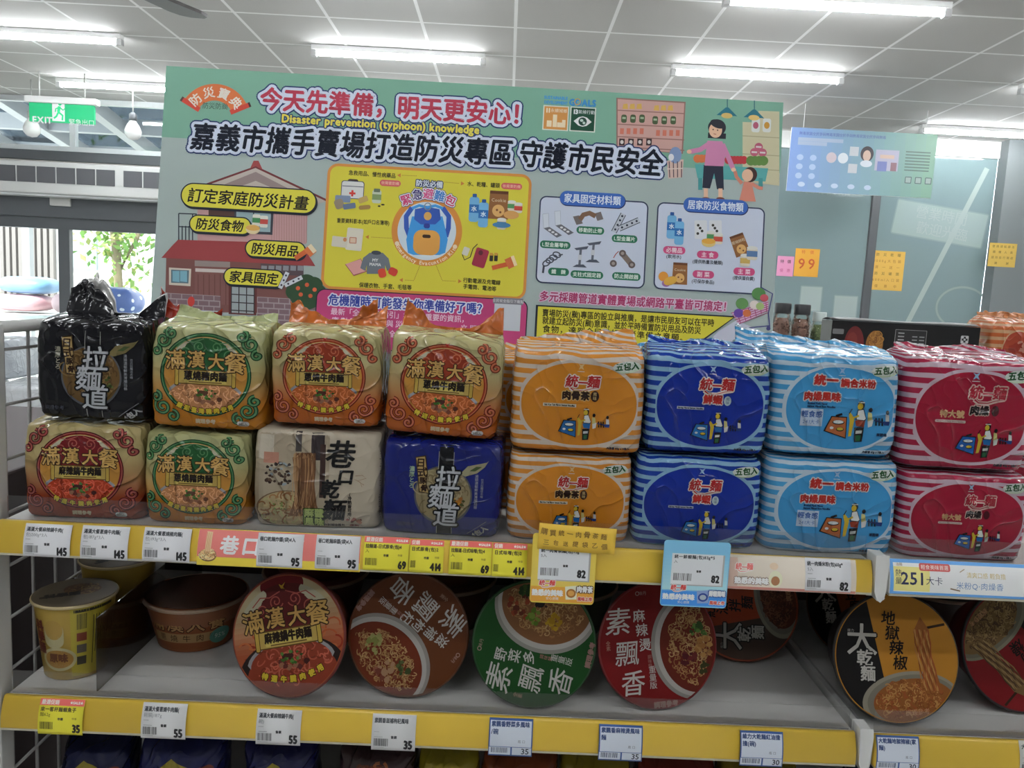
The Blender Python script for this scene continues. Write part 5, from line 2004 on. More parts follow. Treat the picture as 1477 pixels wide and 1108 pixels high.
yc = atz(112, 985, ZL).y
cup('yellow noodle cup at the left front of the lower shelf', at(110, 930, yc + 0.04).x, yc + 0.04, 0.0)
yc2 = yc + 0.16
cup('yellow noodle cup half hidden behind the front cup', at(172, 850, yc2).x, yc2, 0.5, 0.054, 0.118, False)
# clear divider panel standing beside the cup
dv = MB()
xd = at(146, 960, 0.99).x + 0.012
dv.box(xd, xd + 0.0018, 0.955, 1.30, ZL + 0.0005, ZL + 0.10, clear_mat('smoky_acrylic', (0.62, 0.60, 0.58), 0.06))
tag(dv.build('shelf_divider'), 'smoky clear divider standing on the shelf beside the front yellow cup', 'divider')

# ------------------------------------------------------------------ price tags
RY = YS - 0.0006


def railmap(c, lift):
    return lambda x, y, off: (x, rail_y(c.z + y) - lift - off, y)


def raillay(P, m, c, w, h, lift, mf, scale):
    N = [[((x * w, rail_y(c.z + (j / 10 - 0.5) * h) - lift, (j / 10 - 0.5) * h), (0, -1, 0)) for j in range(11)] for x in (-0.498, 0.0, 0.498)]
    emit_faceted(P, m, N, -0.498 * w, -h / 2, 0.498 * w, h / 10, mf, scale, 0.0, 1.2e-4, 4e-6)


def ticket(m, c, w, h, lift, mt):
    m.sheet(lambda u, v: ((u - 0.5) * w, rail_y(c.z + (v - 0.5) * h) - lift, (v - 0.5) * h), 1, 10, 0.0004, mt)


def place_tag(x0, y0, x1, y1, Y=RY - 0.0008):
    """Centre and size of a ticket from its outline in the photo."""
    c = at((x0 + x1) / 2, (y0 + y1) / 2, Y)
    a, b = at(x0, (y0 + y1) / 2, Y), at(x1, (y0 + y1) / 2, Y)
    s, t = at((x0 + x1) / 2, y0, Y), at((x0 + x1) / 2, y1, Y)
    return c, b.x - a.x, s.z - t.z


def tag_ink(k):
    return lambda c: mat('ticket_print', A(c, k), 0.5)


def white_tag(box, price, lines, seed, label, k=0.66, z=None, paper=(196, 196, 200)):
    c, w, h = place_tag(*box)
    u = h / 2
    m = MB()
    ticket(m, c, w, h, 0.0012, mat('ticket_paper', A(paper, k), 0.5))
    P = Print()
    a = w / h
    P.text(lines[0], -a + 0.12, 0.68, 0.27, (60, 62, 66), b=0.012, align='l', fit=2 * a * 0.78 if len(lines[0]) > 8 else None)
    if len(lines) > 1:
        P.text(lines[1], -a + 0.12, 0.36, 0.25, (110, 110, 114), align='l')
    P.rect(-a + 0.28, 0.08, 0.3, 0.035, (150, 150, 150))
    P.rect(-a + 0.40, -0.20, 0.5, 0.03, (130, 130, 130))
    P.text('售價', 0.02, -0.20, 0.17, (50, 50, 52), b=0.012)
    P.barcode(-a + 0.54, -0.52, 0.84, 0.46, (66, 66, 68), seed)
    P.rect(-a + 0.42, -0.83, 0.6, 0.025, (140, 140, 140))
    P.text(price, a - 0.16, -0.60, 0.70, (28, 28, 30), b=0.04, align='r', sx=0.72)
    raillay(P, m, c, w, h, 0.0014, tag_ink(k), u)
    return tag(m.build('price_tag', None, (c.x, YS, c.z)), label, 'price tag', 'price tags on the shelf rails')


def sale_tag(box, price, lines, seed, label, k=0.66, part=False):
    c, w, h = place_tag(*box)
    u = h / 2
    a = w / h
    m = MB()
    ticket(m, c, w, h, 0.0012, mat('sale_ticket', A((208, 190, 52), k), 0.5))
    P = Print()
    P.rect(0, 0.83, 2 * a, 0.34, (196, 88, 82))
    P.text('嚴選促銷' if not part else '促銷', -a + 0.1, 0.83, 0.26, (220, 186, 178), align='l', b=0.01)
    P.text('★SALE★', a - 0.08, 0.83, 0.18, (226, 200, 190), align='r', b=0.01)
    P.text(lines[0], -a + 0.1, 0.46, 0.25, (74, 66, 26), align='l', b=0.012, fit=2 * a * 0.8)
    if len(lines) > 1:
        P.text(lines[1], -a + 0.1, 0.18, 0.24, (74, 66, 26), align='l')
    P.text('市價', 0.0, -0.06, 0.16, (60, 54, 24), b=0.01)
    P.text('特價', a * 0.62, -0.02, 0.14, (110, 90, 40))
    P.barcode(-a + (0.5 if not part else 0.25), -0.46, 0.74 if not part else 0.3, 0.44, (80, 72, 34), seed)
    P.text(price, a - 0.12, -0.58, 0.66, (34, 30, 20), b=0.04, align='r', sx=0.72)
    raillay(P, m, c, w, h, 0.0014, tag_ink(k), u)
    return tag(m.build('price_tag', None, (c.x, YS, c.z)), label, 'price tag', 'price tags on the shelf rails')


def blue_tag(box, price, lines, seed, label, k=0.66):
    c, w, h = place_tag(*box)
    u = h / 2
    a = w / h
    m = MB()
    ticket(m, c, w, h, 0.0012, mat('ticket_paper', A((46, 76, 130), k), 0.5))
    P = Print()
    wht = (176, 182, 192)
    P.rect(0, 0.22, 2 * a - 0.14, 1.34, wht)
    P.rect(-a * 0.48, -0.70, a * 0.98, 0.44, wht)
    P.rect(a * 0.52, -0.70, a * 0.88, 0.44, wht)
    P.text(lines[0], -a + 0.12, 0.72, 0.28, (44, 60, 98), align='l', b=0.014, fit=2 * a * 0.88)
    P.text(lines[1], -a + 0.12, 0.34, 0.30, (44, 60, 98), align='l', b=0.012)
    P.text('瓶 口', a * 0.5, -0.14, 0.18, (80, 86, 100))
    P.barcode(-a * 0.48, -0.66, a * 0.8, 0.30, (40, 50, 80), seed)
    P.text(price, a - 0.16, -0.68, 0.46, (40, 46, 60), align='r', b=0.01)
    raillay(P, m, c, w, h, 0.0014, tag_ink(k), u)
    return tag(m.build('price_tag', None, (c.x, YS, c.z)), label, 'price tag', 'price tags on the shelf rails')


white_tag((37, 757, 104, 801), '145', ['滿漢大餐麻辣鍋牛肉(', '包)200g*3入'], 1, 'white 145 price tag under the red pack, leftmost on the upper rail')
white_tag((119, 760, 187, 805), '145', ['滿漢大餐蔥燒牛肉麵(', '包)187g*3入'], 2, 'white 145 price tag between the two other 145 tags')
white_tag((208, 763, 276, 808), '145', ['滿漢大餐蔥燒豬肉麵(', '包)193g*3入'], 3, 'white 145 price tag next to the pink noodle strip')
white_tag((372, 771, 438, 816), '95', ['巷口乾麵炸醬(袋)4入'], 4, 'white 95 price tag on the pink strip, left of the other 95')
white_tag((456, 774, 519, 819), '95', ['巷口乾麵麻醬(袋)4入'], 5, 'white 95 price tag beside the yellow 69 tag')
sale_tag((525, 776, 590, 821), '69', ['拉麵道-日式豚骨(包)4', '入'], 6, 'yellow 69 sale tag next to the white 95 tag')
sale_tag((591, 780, 640, 824), '414', ['日式豚骨(包)2'], 7, 'yellow 414 sale tag between the two 69 tags', part=True)
sale_tag((648, 782, 709, 827), '69', ['拉麵道-日式味噌(包)4', '入'], 8, 'yellow 69 sale tag nearer the orange card')
sale_tag((710, 785, 760, 830), '414', ['日式味噌(包)2'], 9, 'yellow 414 sale tag just left of the orange card', part=True)
white_tag((1160, 807, 1226, 851), '82', ['統一肉燥米粉(包)60g*', '5入'], 10, 'white 82 price tag at the right end of the upper rail')
sale_tag((58, 1010, 122, 1056), '35', ['來一客杯麵蝦魚子', '麵62g'], 11, 'yellow 35 sale tag at the left of the lower rail')
white_tag((206, 1016, 270, 1062), '55', ['滿漢大餐蔥燒牛肉麵(', '碗裝)187g'], 12, 'white 55 price tag left of the other on the lower rail', paper=(190, 190, 190))
white_tag((371, 1025, 435, 1071), '55', ['滿漢大餐麻辣鍋牛肉(', '碗)'], 13, 'white 55 price tag under the red-brown bowl', paper=(188, 188, 188))
white_tag((537, 1032, 600, 1079), '35', ['素飄香滋補枸杞風味'], 14, 'white 35 price tag under the brown bowl', paper=(186, 186, 186))
blue_tag((705, 1038, 768, 1087), '35', ['素飄香野菜多風味', '/碗'], 15, 'blue bordered 35 price tag under the green bowl')
blue_tag((863, 1047, 926, 1094), '35', ['素飄香麻辣燙風味', '麵'], 16, 'blue bordered 35 price tag under the red bowl')
blue_tag((1066, 1056, 1128, 1102), '30', ['維力大乾麵紅油擔', '擔(碗)'], 17, 'blue bordered 30 price tag at the right of the yellow lower rail')
blue_tag((1262, 1063, 1324, 1108), '30', ['大乾麵地獄辣椒(家', '麵)'], 18, 'blue bordered 30 price tag under the black and orange bowl')
white_tag((1468, 1071, 1530, 1116), '30', ['大乾麵香辣肉燥'], 19, 'white price tag cut off at the right edge of the lower rail', paper=(180, 180, 176))


def strip(name, box, back, draw, label, Y=RY - 0.0004, th=0.0004, k=0.66, cat='shelf strip'):
    c, w, h = place_tag(*box)
    m = MB()
    ticket(m, c, w, h, 0.0005, mat('strip_card', A(back, k), 0.5))
    P = Print()
    draw(P, w / h)
    raillay(P, m, c, w, h, 0.0007, tag_ink(k), h / 2)
    return tag(m.build(name, None, (c.x, YS, c.z)), label, cat)


def d_pink(P, a):
    P.rect(0, 0.22, 2 * a, 1.5, (190, 104, 98))
    P.rect(0, -0.74, 2 * a, 0.5, (206, 178, 62))
    P.ell(-a + 0.62, -0.42, 0.50, 0.36, (96, 70, 44))
    P.ell(-a + 0.62, -0.38, 0.46, 0.32, (196, 168, 120))
    noodles(P, lambda x, y: ((x + a - 0.62) / 0.4) ** 2 + ((y + 0.38) / 0.26) ** 2 < 1, -a + 0.2, -a + 1.05, -0.7, -0.1, 40, 0.035, [(170, 126, 80), (214, 190, 146), (120, 80, 50)], 3, (0.06, 0.16))
    P.poly([(-a + 0.48, 0.86), (-a + 0.80, 0.84), (-a + 0.78, -0.2), (-a + 0.46, -0.2)], (210, 178, 140))
    for k in range(5):
        P.line([(-a + 0.50 + k * 0.06, 0.82), (-a + 0.52 + k * 0.05, 0.2), (-a + 0.48 + k * 0.07, -0.3)], 0.03, (176, 132, 92))
    P.text('巷口乾麵', -a + 1.22, 0.18, 1.05, (226, 214, 204), b=0.04, align='l', sp=1.15, sk=0.1)


strip('promo_strip', (286, 769, 521, 818), (206, 178, 62), d_pink, 'pink strip with a noodle heap and white brush character behind the 95 tags')


def d_beige(P, a):
    P.rect(0, -0.9, 2 * a, 0.16, (176, 120, 110))
    P.rect(-a + 0.35, 0, 0.7, 1.7, (176, 150, 136))
    unity_logo(P, -a + 1.1, 0.35, 0.95, (190, 96, 90), (222, 204, 194))
    P.text('熟悉的美味', -a + 1.55, -0.45, 0.42, (214, 206, 198), b=0.03, ol=((0.07, (120, 96, 84)),))
    P.ell(-a + 3.0, -0.3, 0.42, 0.5, (214, 196, 170))
    P.ell(-a + 3.0, -0.4, 0.26, 0.28, (150, 104, 70))
    P.ell(-a + 2.9, 0.45, 0.26, 0.2, (198, 176, 150))


strip('promo_strip', (1046, 805, 1234, 851), (202, 188, 174), d_beige, 'beige brand strip with red script beside the blue card')


def d_banner(P, a):
    P.rect(0, 0, 2 * a, 2, (86, 142, 196))
    P.rect(0.1, -0.02, 2 * a - 0.30, 1.66, (200, 210, 214))
    P.rect(-a + 1.35, -0.1, 2.2, 1.4, (206, 190, 120))
    P.text('熱量', -a + 0.55, 0.02, 0.44, (40, 40, 60), vert=True)
    P.text('251', -a + 1.38, -0.02, 1.0, (30, 34, 70), b=0.02)
    P.text('大卡', -a + 2.72, -0.14, 0.52, (36, 40, 70))
    P.rrect(-a + 2.78, 0.62, 1.9, 0.42, 0.12, (176, 74, 72))
    P.text('輕食美味首選', -a + 2.78, 0.62, 0.28, (220, 196, 190), fit=1.7)
    P.text('清爽口感 輕負擔', -a + 5.9, 0.28, 0.34, (170, 150, 86), fit=2.4)
    P.text('米粉Q‧肉燥香', -a + 5.5, -0.34, 0.46, (86, 120, 160), fit=2.9)
    P.line([(-a + 3.7, -0.55), (-a + 4.3, -0.66)], 0.08, (110, 90, 70))
    P.line([(-a + 4.3, 0.42), (-a + 4.6, 0.6)], 0.05, (150, 130, 110))
    P.text('油麵', -a + 0.62, 0.72, 0.2, (120, 96, 60))


strip('promo_banner', (1281, 815, 1600, 861), (200, 210, 214), d_banner, 'blue edged banner reading 251 on the right upper shelf rail', cat='sign')


def card(box, paper, cols, lines, label, name, pic, price='82'):
    c, w, h = place_tag(*box, Y=RY - 0.003)
    x0, y0, x1, y1 = box
    r = thing('hanging_card', label, 'shelf card', (c.x, YS - 0.0125, c.z), group='hanging cards on the upper rail')
    m = MB()
    pts = []
    rr = 0.004
    for cx, cz, a0 in ((w / 2 - rr, h / 2 - rr, 0), (-w / 2 + rr, h / 2 - rr, 90), (-w / 2 + rr, -h / 2 + rr, 180), (w / 2 - rr, -h / 2 + rr, 270)):
        for k in range(5):
            t = math.radians(a0 + 22.5 * k)
            pts.append((cx + rr * math.cos(t), cz + rr * math.sin(t)))
    m.prism(pts, 0.0, 0.0012, mat('card_board', A(cols[0], 0.66), 0.45))
    P = Print()
    a = w / h
    for i in range(12):
        f = i / 11
        P.rect(0, 0.72 - i * 0.105, 2 * a - 0.05, 0.107, tuple(int(p + (q - p) * f) for p, q in zip(cols[0], cols[1])))
    P.rect(0, -0.74, 2 * a - 0.04, 0.44, cols[2])
    px = (paper[0] + paper[2]) / 2
    py = (paper[1] + paper[3]) / 2
    pc, pw, ph = place_tag(*paper, Y=RY - 0.003)
    dx, dy = (pc.x - c.x) / (h / 2), (pc.z - c.z) / (h / 2)
    W, H = pw / (h / 2), ph / (h / 2)
    P.rect(dx + 0.03, dy - 0.02, W + 0.04, H + 0.03, (150, 150, 150))
    P.rect(dx, dy, W, H, (194, 196, 202))
    P.text(lines[0], dx - W / 2 + 0.06, dy + H * 0.40, 0.12, (60, 62, 66), align='l', fit=W * 0.8, b=0.005)
    P.text(lines[1], dx - W / 2 + 0.06, dy + H * 0.24, 0.11, (70, 70, 74), align='l')
    P.barcode(dx - W * 0.27, dy - H * 0.26, W * 0.36, H * 0.24, (64, 64, 66), 5)
    P.text('售價', dx + W * 0.04, dy - H * 0.06, 0.07, (60, 60, 60), b=0.006)
    P.text(price, dx + W / 2 - 0.06, dy - H * 0.28, 0.30, (28, 28, 30), align='r', b=0.018, sx=0.75)
    unity_logo(P, -a * 0.48, -0.42, 0.40, (186, 60, 56), (220, 206, 200))
    P.text('熟悉的美味', -a * 0.46, -0.70, 0.19, (216, 214, 210), b=0.014, fit=a * 0.98)
    P.text('安心選購', -a * 0.30, -0.86, 0.09, (216, 212, 206))
    P.poly([(a * 0.08, -0.50), (a * 0.46, -0.46), (a * 0.46, -0.86), (a * 0.12, -0.88)], pic[0])
    P.ell(a * 0.28, -0.69, a * 0.15, 0.13, pic[1])
    P.ell(a * 0.28, -0.69, a * 0.10, 0.08, pic[2])
    P.text(name, a * 0.70, -0.56, 0.19, (220, 214, 206), b=0.012, fit=a * 0.5, ol=((0.04, cols[3]),))
    P.text('風味上市', a * 0.72, -0.84, 0.12, (176, 70, 60), b=0.008, fit=a * 0.46, ol=((0.02, (216, 206, 196)),))
    P.emit(m, flat_map, tag_ink(0.66), scale=h / 2, z0=1.5e-4, dz=6e-6)
    m.build('card', r)
    b = MB()
    b.box(-0.006, 0.006, 0.0012, 0.0045, 0.0, h / 2 - 0.004, mat('clear_clip', (0.6, 0.6, 0.6), 0.3))
    b.build('clip', r)
    return r


card((766, 768, 858, 867), (776, 787, 848, 833), [(208, 176, 70), (212, 176, 84), (206, 142, 52), (70, 44, 24)], ['統一肉骨茶麵(包)93g*', '5入'], 'orange hanging card with an 82 ticket under the orange packs', '肉骨茶', [(212, 200, 176), (150, 96, 40), (190, 140, 70)])
card((953, 778, 1048, 872), (966, 796, 1039, 840), [(112, 168, 214), (150, 190, 224), (56, 126, 196), (40, 70, 130)], ['統一鮮蝦麵(包)83g*5', '入'], 'blue hanging card with an 82 ticket under the deep blue packs', '鮮蝦風味', [(120, 140, 180), (30, 56, 130), (150, 160, 170)])
# handwritten note taped above the orange card
c, w, h = place_tag(776, 756, 887, 793, Y=RY - 0.006)
m = MB()
m.sheet(lambda u, v: ((u - 0.5) * w, -0.0015 * math.sin(PI * u), (v - 0.5) * h), 12, 4, 0.0004, mat('sticky_paper', A((206, 164, 58), 0.66), 0.55))
P = Print()
rnd = random.Random(2)
for row, (s, y, sz) in enumerate((('購買統一肉骨茶麵', 0.36, 0.50), ('三包送提袋乙個', -0.42, 0.44))):
    a = w / h
    for i, ch in enumerate(s):
        P.z += 1
        P.place(ch, -a + 0.42 + i * (2 * a - 0.7) / len(s) + row * 0.2, y + rnd.uniform(-0.04, 0.04), sz * rnd.uniform(0.85, 1.1), (118, 88, 40), rnd.uniform(-0.15, 0.15), b=0.008)
P.emit(m, lambda x, y, off: (x, -0.0015 * math.sin(PI * (x / w + 0.5)) - 0.0003 - off, y), tag_ink(0.66), scale=h / 2, z0=2e-4, seg=0.01)
o = m.build('handwritten_note', None, (c.x, YS - 0.0142, c.z))
o.rotation_euler = (0, 0.035, 0)
tag(o, 'orange handwritten paper note stuck above the orange hanging card', 'note')

# ------------------------------------------------------------------ the information board
LEAN = math.radians(8.0)
t8 = math.tan(LEAN)
PN = Vector((0, 1, -t8))
P00 = Vector((0, 1.50, 1.33))


def board_hit(px, py):
    d = ray(px, py)
    return EYE + d * ((P00 - EYE).dot(PN) / d.dot(PN))


TL, TR = board_hit(240, 95), board_hit(1130, 148)
xdir = (TR - TL).normalized()
zdir = PN.cross(xdir).normalized()
if zdir.z < 0:
    zdir = -zdir
BWID = (TR - TL).length
BL = TL - zdir * ((TL.z - 1.3395) / zdir.z)
BHEI = (TL - BL).length
ydir = zdir.cross(xdir)
MB_ = Matrix((xdir, ydir, zdir)).transposed().to_4x4()
MB_.translation = BL
MI = MB_.inverted()
SP = BWID / 890.0


def Q(px, py):
    p = MI @ board_hit(px, py)
    return (p.x / SP, p.z / SP)


brd = thing('information_board', 'large pale green disaster preparedness board standing behind the noodle packs', 'board')
brd.matrix_world = MB_
ink_p = lambda c: mat('board_print', A(c, KP), 0.5, spec=0.15)
m = MB()
m.box(0, BWID, 0.0, 0.012, 0, BHEI, mat('foam_board', A((158, 171, 168), KP), 0.55, spec=0.15))
m.build('panel', brd, bevel=0.001)
_level = [0]


def lay(P, name):
    m = MB()
    P.emit(m, flat_map, ink_p, scale=SP, z0=2e-4 + 0.0002 * _level[0], dz=4e-6)
    _level[0] += 1
    return m.build(name, brd)


def T2(P, s, L, R, size, c, **kw):
    a, b = Q(*L), Q(*R)
    P.text(s, (a[0] + b[0]) / 2, (a[1] + b[1]) / 2, size, c, ang=math.atan2(b[1] - a[1], b[0] - a[0]), fit=math.hypot(b[0] - a[0], b[1] - a[1]), **kw)


WB, HB = BWID / SP, BHEI / SP
INKY = (38, 42, 52)
NAVY = (34, 52, 98)
# --- ground and shop scene
P = Print()
P.rect(WB / 2, HB - 51.5, WB, 103, (118, 162, 142))
b0 = [Q(*p) for p in ((889, 141), (989, 147), (985, 222), (889, 214))]
P.poly(b0, (140, 104, 98))
P.poly([Q(*p) for p in ((891, 143), (987, 149), (983, 221), (891, 213))], (188, 150, 142))
for y in (159, 179, 197, 212):
    P.line([Q(889, y), Q(987, y + 5)], 1.6, (140, 104, 98))
for i in range(3):
    for x0 in (896, 941):
        q = Q(x0 + 6 + i * 10, 153 + (x0 - 890) * 0.05)
        P.poly([(q[0] - 4, q[1] - 4), (q[0] + 4, q[1] - 4), (q[0] + 3, q[1] + 4), (q[0] - 3, q[1] + 3)], (198, 160, 84))
        q = Q(x0 + 4 + i * 13, 171 + (x0 - 890) * 0.05)
        P.rrect(q[0], q[1], 8, 12, 3, (70, 84, 58))
        P.rect(q[0], q[1] + 1, 5, 3, (150, 170, 140))
for i in range(4):
    for x0 in (897, 949):
        q = Q(x0 + i * 9.5, 189 + (x0 - 890) * 0.05)
        P.rect(q[0], q[1], 5.5, 8.5, (190, 110, 92))
    q = Q(897 + i * 13, 205)
    P.rect(q[0], q[1], 8, 10, (60, 44, 46))
    P.ell(q[0], q[1], 2.4, 2.8, (196, 190, 186))
# pale shelving, lamps, stall
P.poly([Q(*p) for p in ((1071, 176), (1093, 177), (1094, 160), (1124, 161), (1124, 268), (1071, 262))], (190, 184, 152))
for y in (196, 222, 243):
    P.line([Q(1071, y), Q(1124, y + 3)], 1.5, (164, 158, 128))
for x, c in ((1090, (170, 90, 110)), (1106, (190, 140, 60))):
    q = Q(x, 181)
    P.rrect(q[0], q[1], 12, 20, 3, (206, 210, 206))
    P.ell(q[0], q[1], 4, 5, c)
for dx, dy in ((0, 6), (-6, -2), (6, -2)):
    q = Q(1094, 218)
    P.ell(q[0] + dx, q[1] + dy, 6, 6, (176, 90, 112))
    P.rect(q[0] + dx, q[1] + dy, 8, 2.5, (206, 196, 196))
for x, y0, y1 in ((1049, 143, 160), (1088, 145, 163)):
    P.line([Q(x, y0), Q(x, y1)], 1.2, (44, 92, 108))
    q = Q(x - 0.5, y1 + 3)
    P.poly([(q[0] - 2, q[1] + 8), (q[0] + 2, q[1] + 8), (q[0] + 15, q[1] - 4), (q[0] - 15, q[1] - 4)], (44, 108, 124))
    P.ell(q[0], q[1] - 4, 8, 4, (206, 178, 110))
for i in range(4):
    q = Q(1006 + i * 6, 229)
    P.ell(q[0], q[1], 6, 6, (196, 108, 66))
for i in range(6):
    q = Q(1050 + i * 4.6, 231)
    P.ell(q[0], q[1], 5, 6, (176, 56, 62))
for i in range(4):
    q = Q(1083 + i * 6, 232)
    P.ell(q[0], q[1], 7, 7, (92, 126, 66))
P.poly([Q(*p) for p in ((1002, 237), (1108, 243), (1104, 262), (1006, 257))], (86, 158, 156))
for x in (1007, 1094):
    P.poly([Q(x, 257), Q(x + 6, 257), Q(x + 6, 274), Q(x, 274)], (70, 140, 140))
# woman and child
sk = (216, 176, 148)
P.poly([Q(*p) for p in ((1015, 238), (1043, 240), (1044, 274), (1034, 273), (1030, 250), (1024, 272), (1013, 271))], (42, 46, 60))
for x in (1018, 1039):
    P.poly([Q(x - 3, 272), Q(x + 3, 272), Q(x + 3, 285), Q(x - 3, 285)], sk)
    q = Q(x, 287)
    P.ell(q[0], q[1], 6, 2.5, (120, 66, 52))
P.line([Q(1022, 208), Q(1010, 216), Q(995, 219)], 7, (190, 124, 160))
P.ell(*Q(994, 219), 3.5, 3, sk)
P.line([Q(1042, 208), Q(1050, 226), Q(1057, 243)], 7, (190, 124, 160))
P.ell(*Q(1058, 245), 3.5, 3, sk)
P.poly([Q(*p) for p in ((1020, 203), (1042, 204), (1046, 222), (1044, 240), (1016, 239), (1018, 220))], (190, 124, 160))
P.ell(*Q(1034, 184), 13, 12, (48, 48, 56))
P.rect(*Q(1034, 196), 26, 8, (48, 48, 56))
P.ell(*Q(1032, 188), 9.5, 11, sk)
P.ell(*Q(1035, 179), 11, 6, (48, 48, 56), ang=-0.3)
P.ell(*Q(1028.5, 187), 1, 1, (60, 40, 36))
P.ell(*Q(1035, 188), 1, 1, (60, 40, 36))
P.line([Q(1029, 193), Q(1033, 194)], 0.9, (150, 70, 66))
P.poly([Q(*p) for p in ((1073, 262), (1084, 263), (1090, 291), (1066, 290))], (196, 126, 108))
P.line([Q(1070, 265), Q(1062, 255), Q(1060, 247)], 5, (196, 126, 108))
P.line([Q(1084, 265), Q(1094, 271), Q(1100, 272)], 5, (196, 126, 108))
P.ell(*Q(1082, 252), 10, 11, (66, 44, 42))
P.ell(*Q(1078, 253), 8, 9, sk)
# basket beside the title
P.poly([Q(*p) for p in ((962, 232), (986, 230), (984, 256), (964, 258))], (196, 170, 158))
P.ell(*Q(974, 224), 9, 12, (120, 140, 176))
P.ell(*Q(968, 227), 4, 5, (206, 206, 210))
for i in range(4):
    P.line([Q(965 + i * 6, 233), Q(966 + i * 5.6, 256)], 1.4, (84, 66, 76))
P.line([Q(962, 244), Q(985, 243)], 1.4, (206, 190, 180))
lay(P, 'shop_scene')

# --- titles
P = Print()
q0 = Q(309, 172)
n = 20
arc = [math.radians(151 - (151 - 26) * i / n) for i in range(n + 1)]
P.poly([(q0[0] + 51 * math.cos(t), q0[1] + 51 * math.sin(t)) for t in arc] + [(q0[0] + 27 * math.cos(t), q0[1] + 27 * math.sin(t)) for t in reversed(arc)], (200, 108, 64))
for t in (arc[0], arc[-1]):
    P.line([(q0[0] + 25 * math.cos(t), q0[1] + 25 * math.sin(t)), (q0[0] + 54 * math.cos(t), q0[1] + 54 * math.sin(t))], 7, (190, 70, 56))
    P.line([(q0[0] + 53 * math.cos(t), q0[1] + 53 * math.sin(t)), (q0[0] + 56 * math.cos(t), q0[1] + 56 * math.sin(t))], 7, (74, 50, 50))
P.arc_text('防災寶典', q0[0], q0[1], 39, 137, 41, 17, (216, 210, 200), b=0.4)
T2(P, '防災防颱', (292, 152), (329, 154), 10, (60, 76, 70))
LAV = (198, 206, 222)
T2(P, '今天先準備，明天更安心！', (375, 142), (770, 166), 35, (172, 58, 78), b=1.25, ol=((7.2, NAVY), (5.2, LAV)))
T2(P, '嘉義市攜手賣場打造防災專區', (276, 196), (741, 221), 40, (18, 24, 38), b=1.25, sk=0.12, ol=((7.2, NAVY), (5.2, LAV)), sy=1.02)
T2(P, '守護市民安全', (749, 221), (957, 236), 40, (18, 24, 38), b=1.25, sk=0.12, ol=((7.2, NAVY), (5.2, LAV)), sy=1.02)
T2(P, 'Disaster prevention (typhoon) knowledge', (406, 170), (692, 187), 16.5, (214, 200, 84), b=0.8, ol=((2.4, NAVY),))
T2(P, 'SUSTAINABLE', (785, 140), (819, 142), 6.2, (70, 140, 190), b=0.35)
T2(P, 'DEVELOPMENT', (785, 147), (819, 149), 6.2, (70, 140, 190), b=0.35)
T2(P, 'GOALS', (821, 147), (860, 149), 13, (60, 130, 186), b=0.8)
q = Q(833, 147)
P.ring(q[0], q[1], 4.2, 4.2, 1.2, (200, 150, 60))
q = Q(801.5, 170.5)
P.rect(q[0], q[1], 37, 36, (206, 210, 200))
P.rect(q[0], q[1], 34, 33, (200, 140, 76))
P.text('11', q[0] - 12, q[1] + 11, 9, (230, 214, 190), b=0.5)
P.text('永續城鄉', q[0] + 4, q[1] + 11, 6, (230, 214, 190))
for dx, w_, h_ in ((-9, 7, 9), (-1, 6, 18), (6, 7, 7), (12, 5, 11)):
    P.rect(q[0] + dx, q[1] - 13 + h_ / 2, w_, h_, (226, 206, 176))
q = Q(840.5, 172.5)
P.rect(q[0], q[1], 37, 36, (206, 210, 200))
P.rect(q[0], q[1], 34, 33, (34, 74, 56))
P.text('13', q[0] - 11, q[1] + 11, 9, (220, 226, 220), b=0.5)
P.text('氣候行動', q[0] + 5, q[1] + 11, 6, (220, 226, 220))
P.poly([(q[0] - 13, q[1] - 3), (q[0] - 6, q[1] + 3), (q[0], q[1] + 4.5), (q[0] + 6, q[1] + 3), (q[0] + 13, q[1] - 3), (q[0] + 6, q[1] - 9), (q[0], q[1] - 10.5), (q[0] - 6, q[1] - 9)], (222, 228, 222))
P.ell(q[0], q[1] - 3, 6, 6, (40, 70, 60))
P.ell(q[0] - 1.5, q[1] - 1.5, 2.4, 2, (190, 206, 196))
P.ell(q[0] + 2, q[1] - 5, 2, 2, (190, 206, 196))
lay(P, 'title_lettering')

# --- the house
P = Print()
P.poly([Q(*p) for p in ((369, 240), (294, 268), (287, 300), (443, 300), (472, 290))], (176, 166, 158))
P.poly([Q(*p) for p in ((369, 248), (324, 266), (350, 268), (369, 261), (392, 271), (416, 272))], (140, 124, 122))
P.line([Q(293, 268), Q(369, 241), Q(471, 289)], 3, (110, 56, 58))
P.poly([Q(*p) for p in ((361, 243), (366, 232), (373, 232), (379, 245), (369, 240))], (150, 70, 70))
P.poly([Q(*p) for p in ((285, 298), (444, 303), (442, 352), (285, 348))], (180, 142, 142))
for i in range(15):
    P.line([Q(392 + i * 3.6, 305), Q(392 + i * 3.6, 350)], 0.7, (158, 118, 118))
P.poly([Q(*p) for p in ((301, 300), (340, 302), (340, 318), (301, 316))], (80, 58, 54))
P.poly([Q(*p) for p in ((338, 301), (395, 303), (393, 339), (338, 336))], (64, 66, 74))
P.poly([Q(*p) for p in ((341, 303), (391, 305), (390, 335), (341, 333))], (140, 162, 168))
P.line([Q(366, 303), Q(366, 336)], 1.5, (64, 66, 74))
for i in range(5):
    P.line([Q(258 + i * 5, 308 if i in (0, 4) else 326), Q(258 + i * 5, 350)], 1.6, (52, 58, 66))
P.line([Q(258, 308), Q(284, 309)], 1.6, (52, 58, 66))
P.line([Q(258, 327), Q(284, 328)], 1.6, (52, 58, 66))
P.poly([Q(*p) for p in ((240, 372), (438, 376), (438, 452), (238, 450))], (116, 78, 74))
P.poly([Q(*p) for p in ((281, 375), (330, 376), (330, 440), (281, 438))], (122, 84, 80))
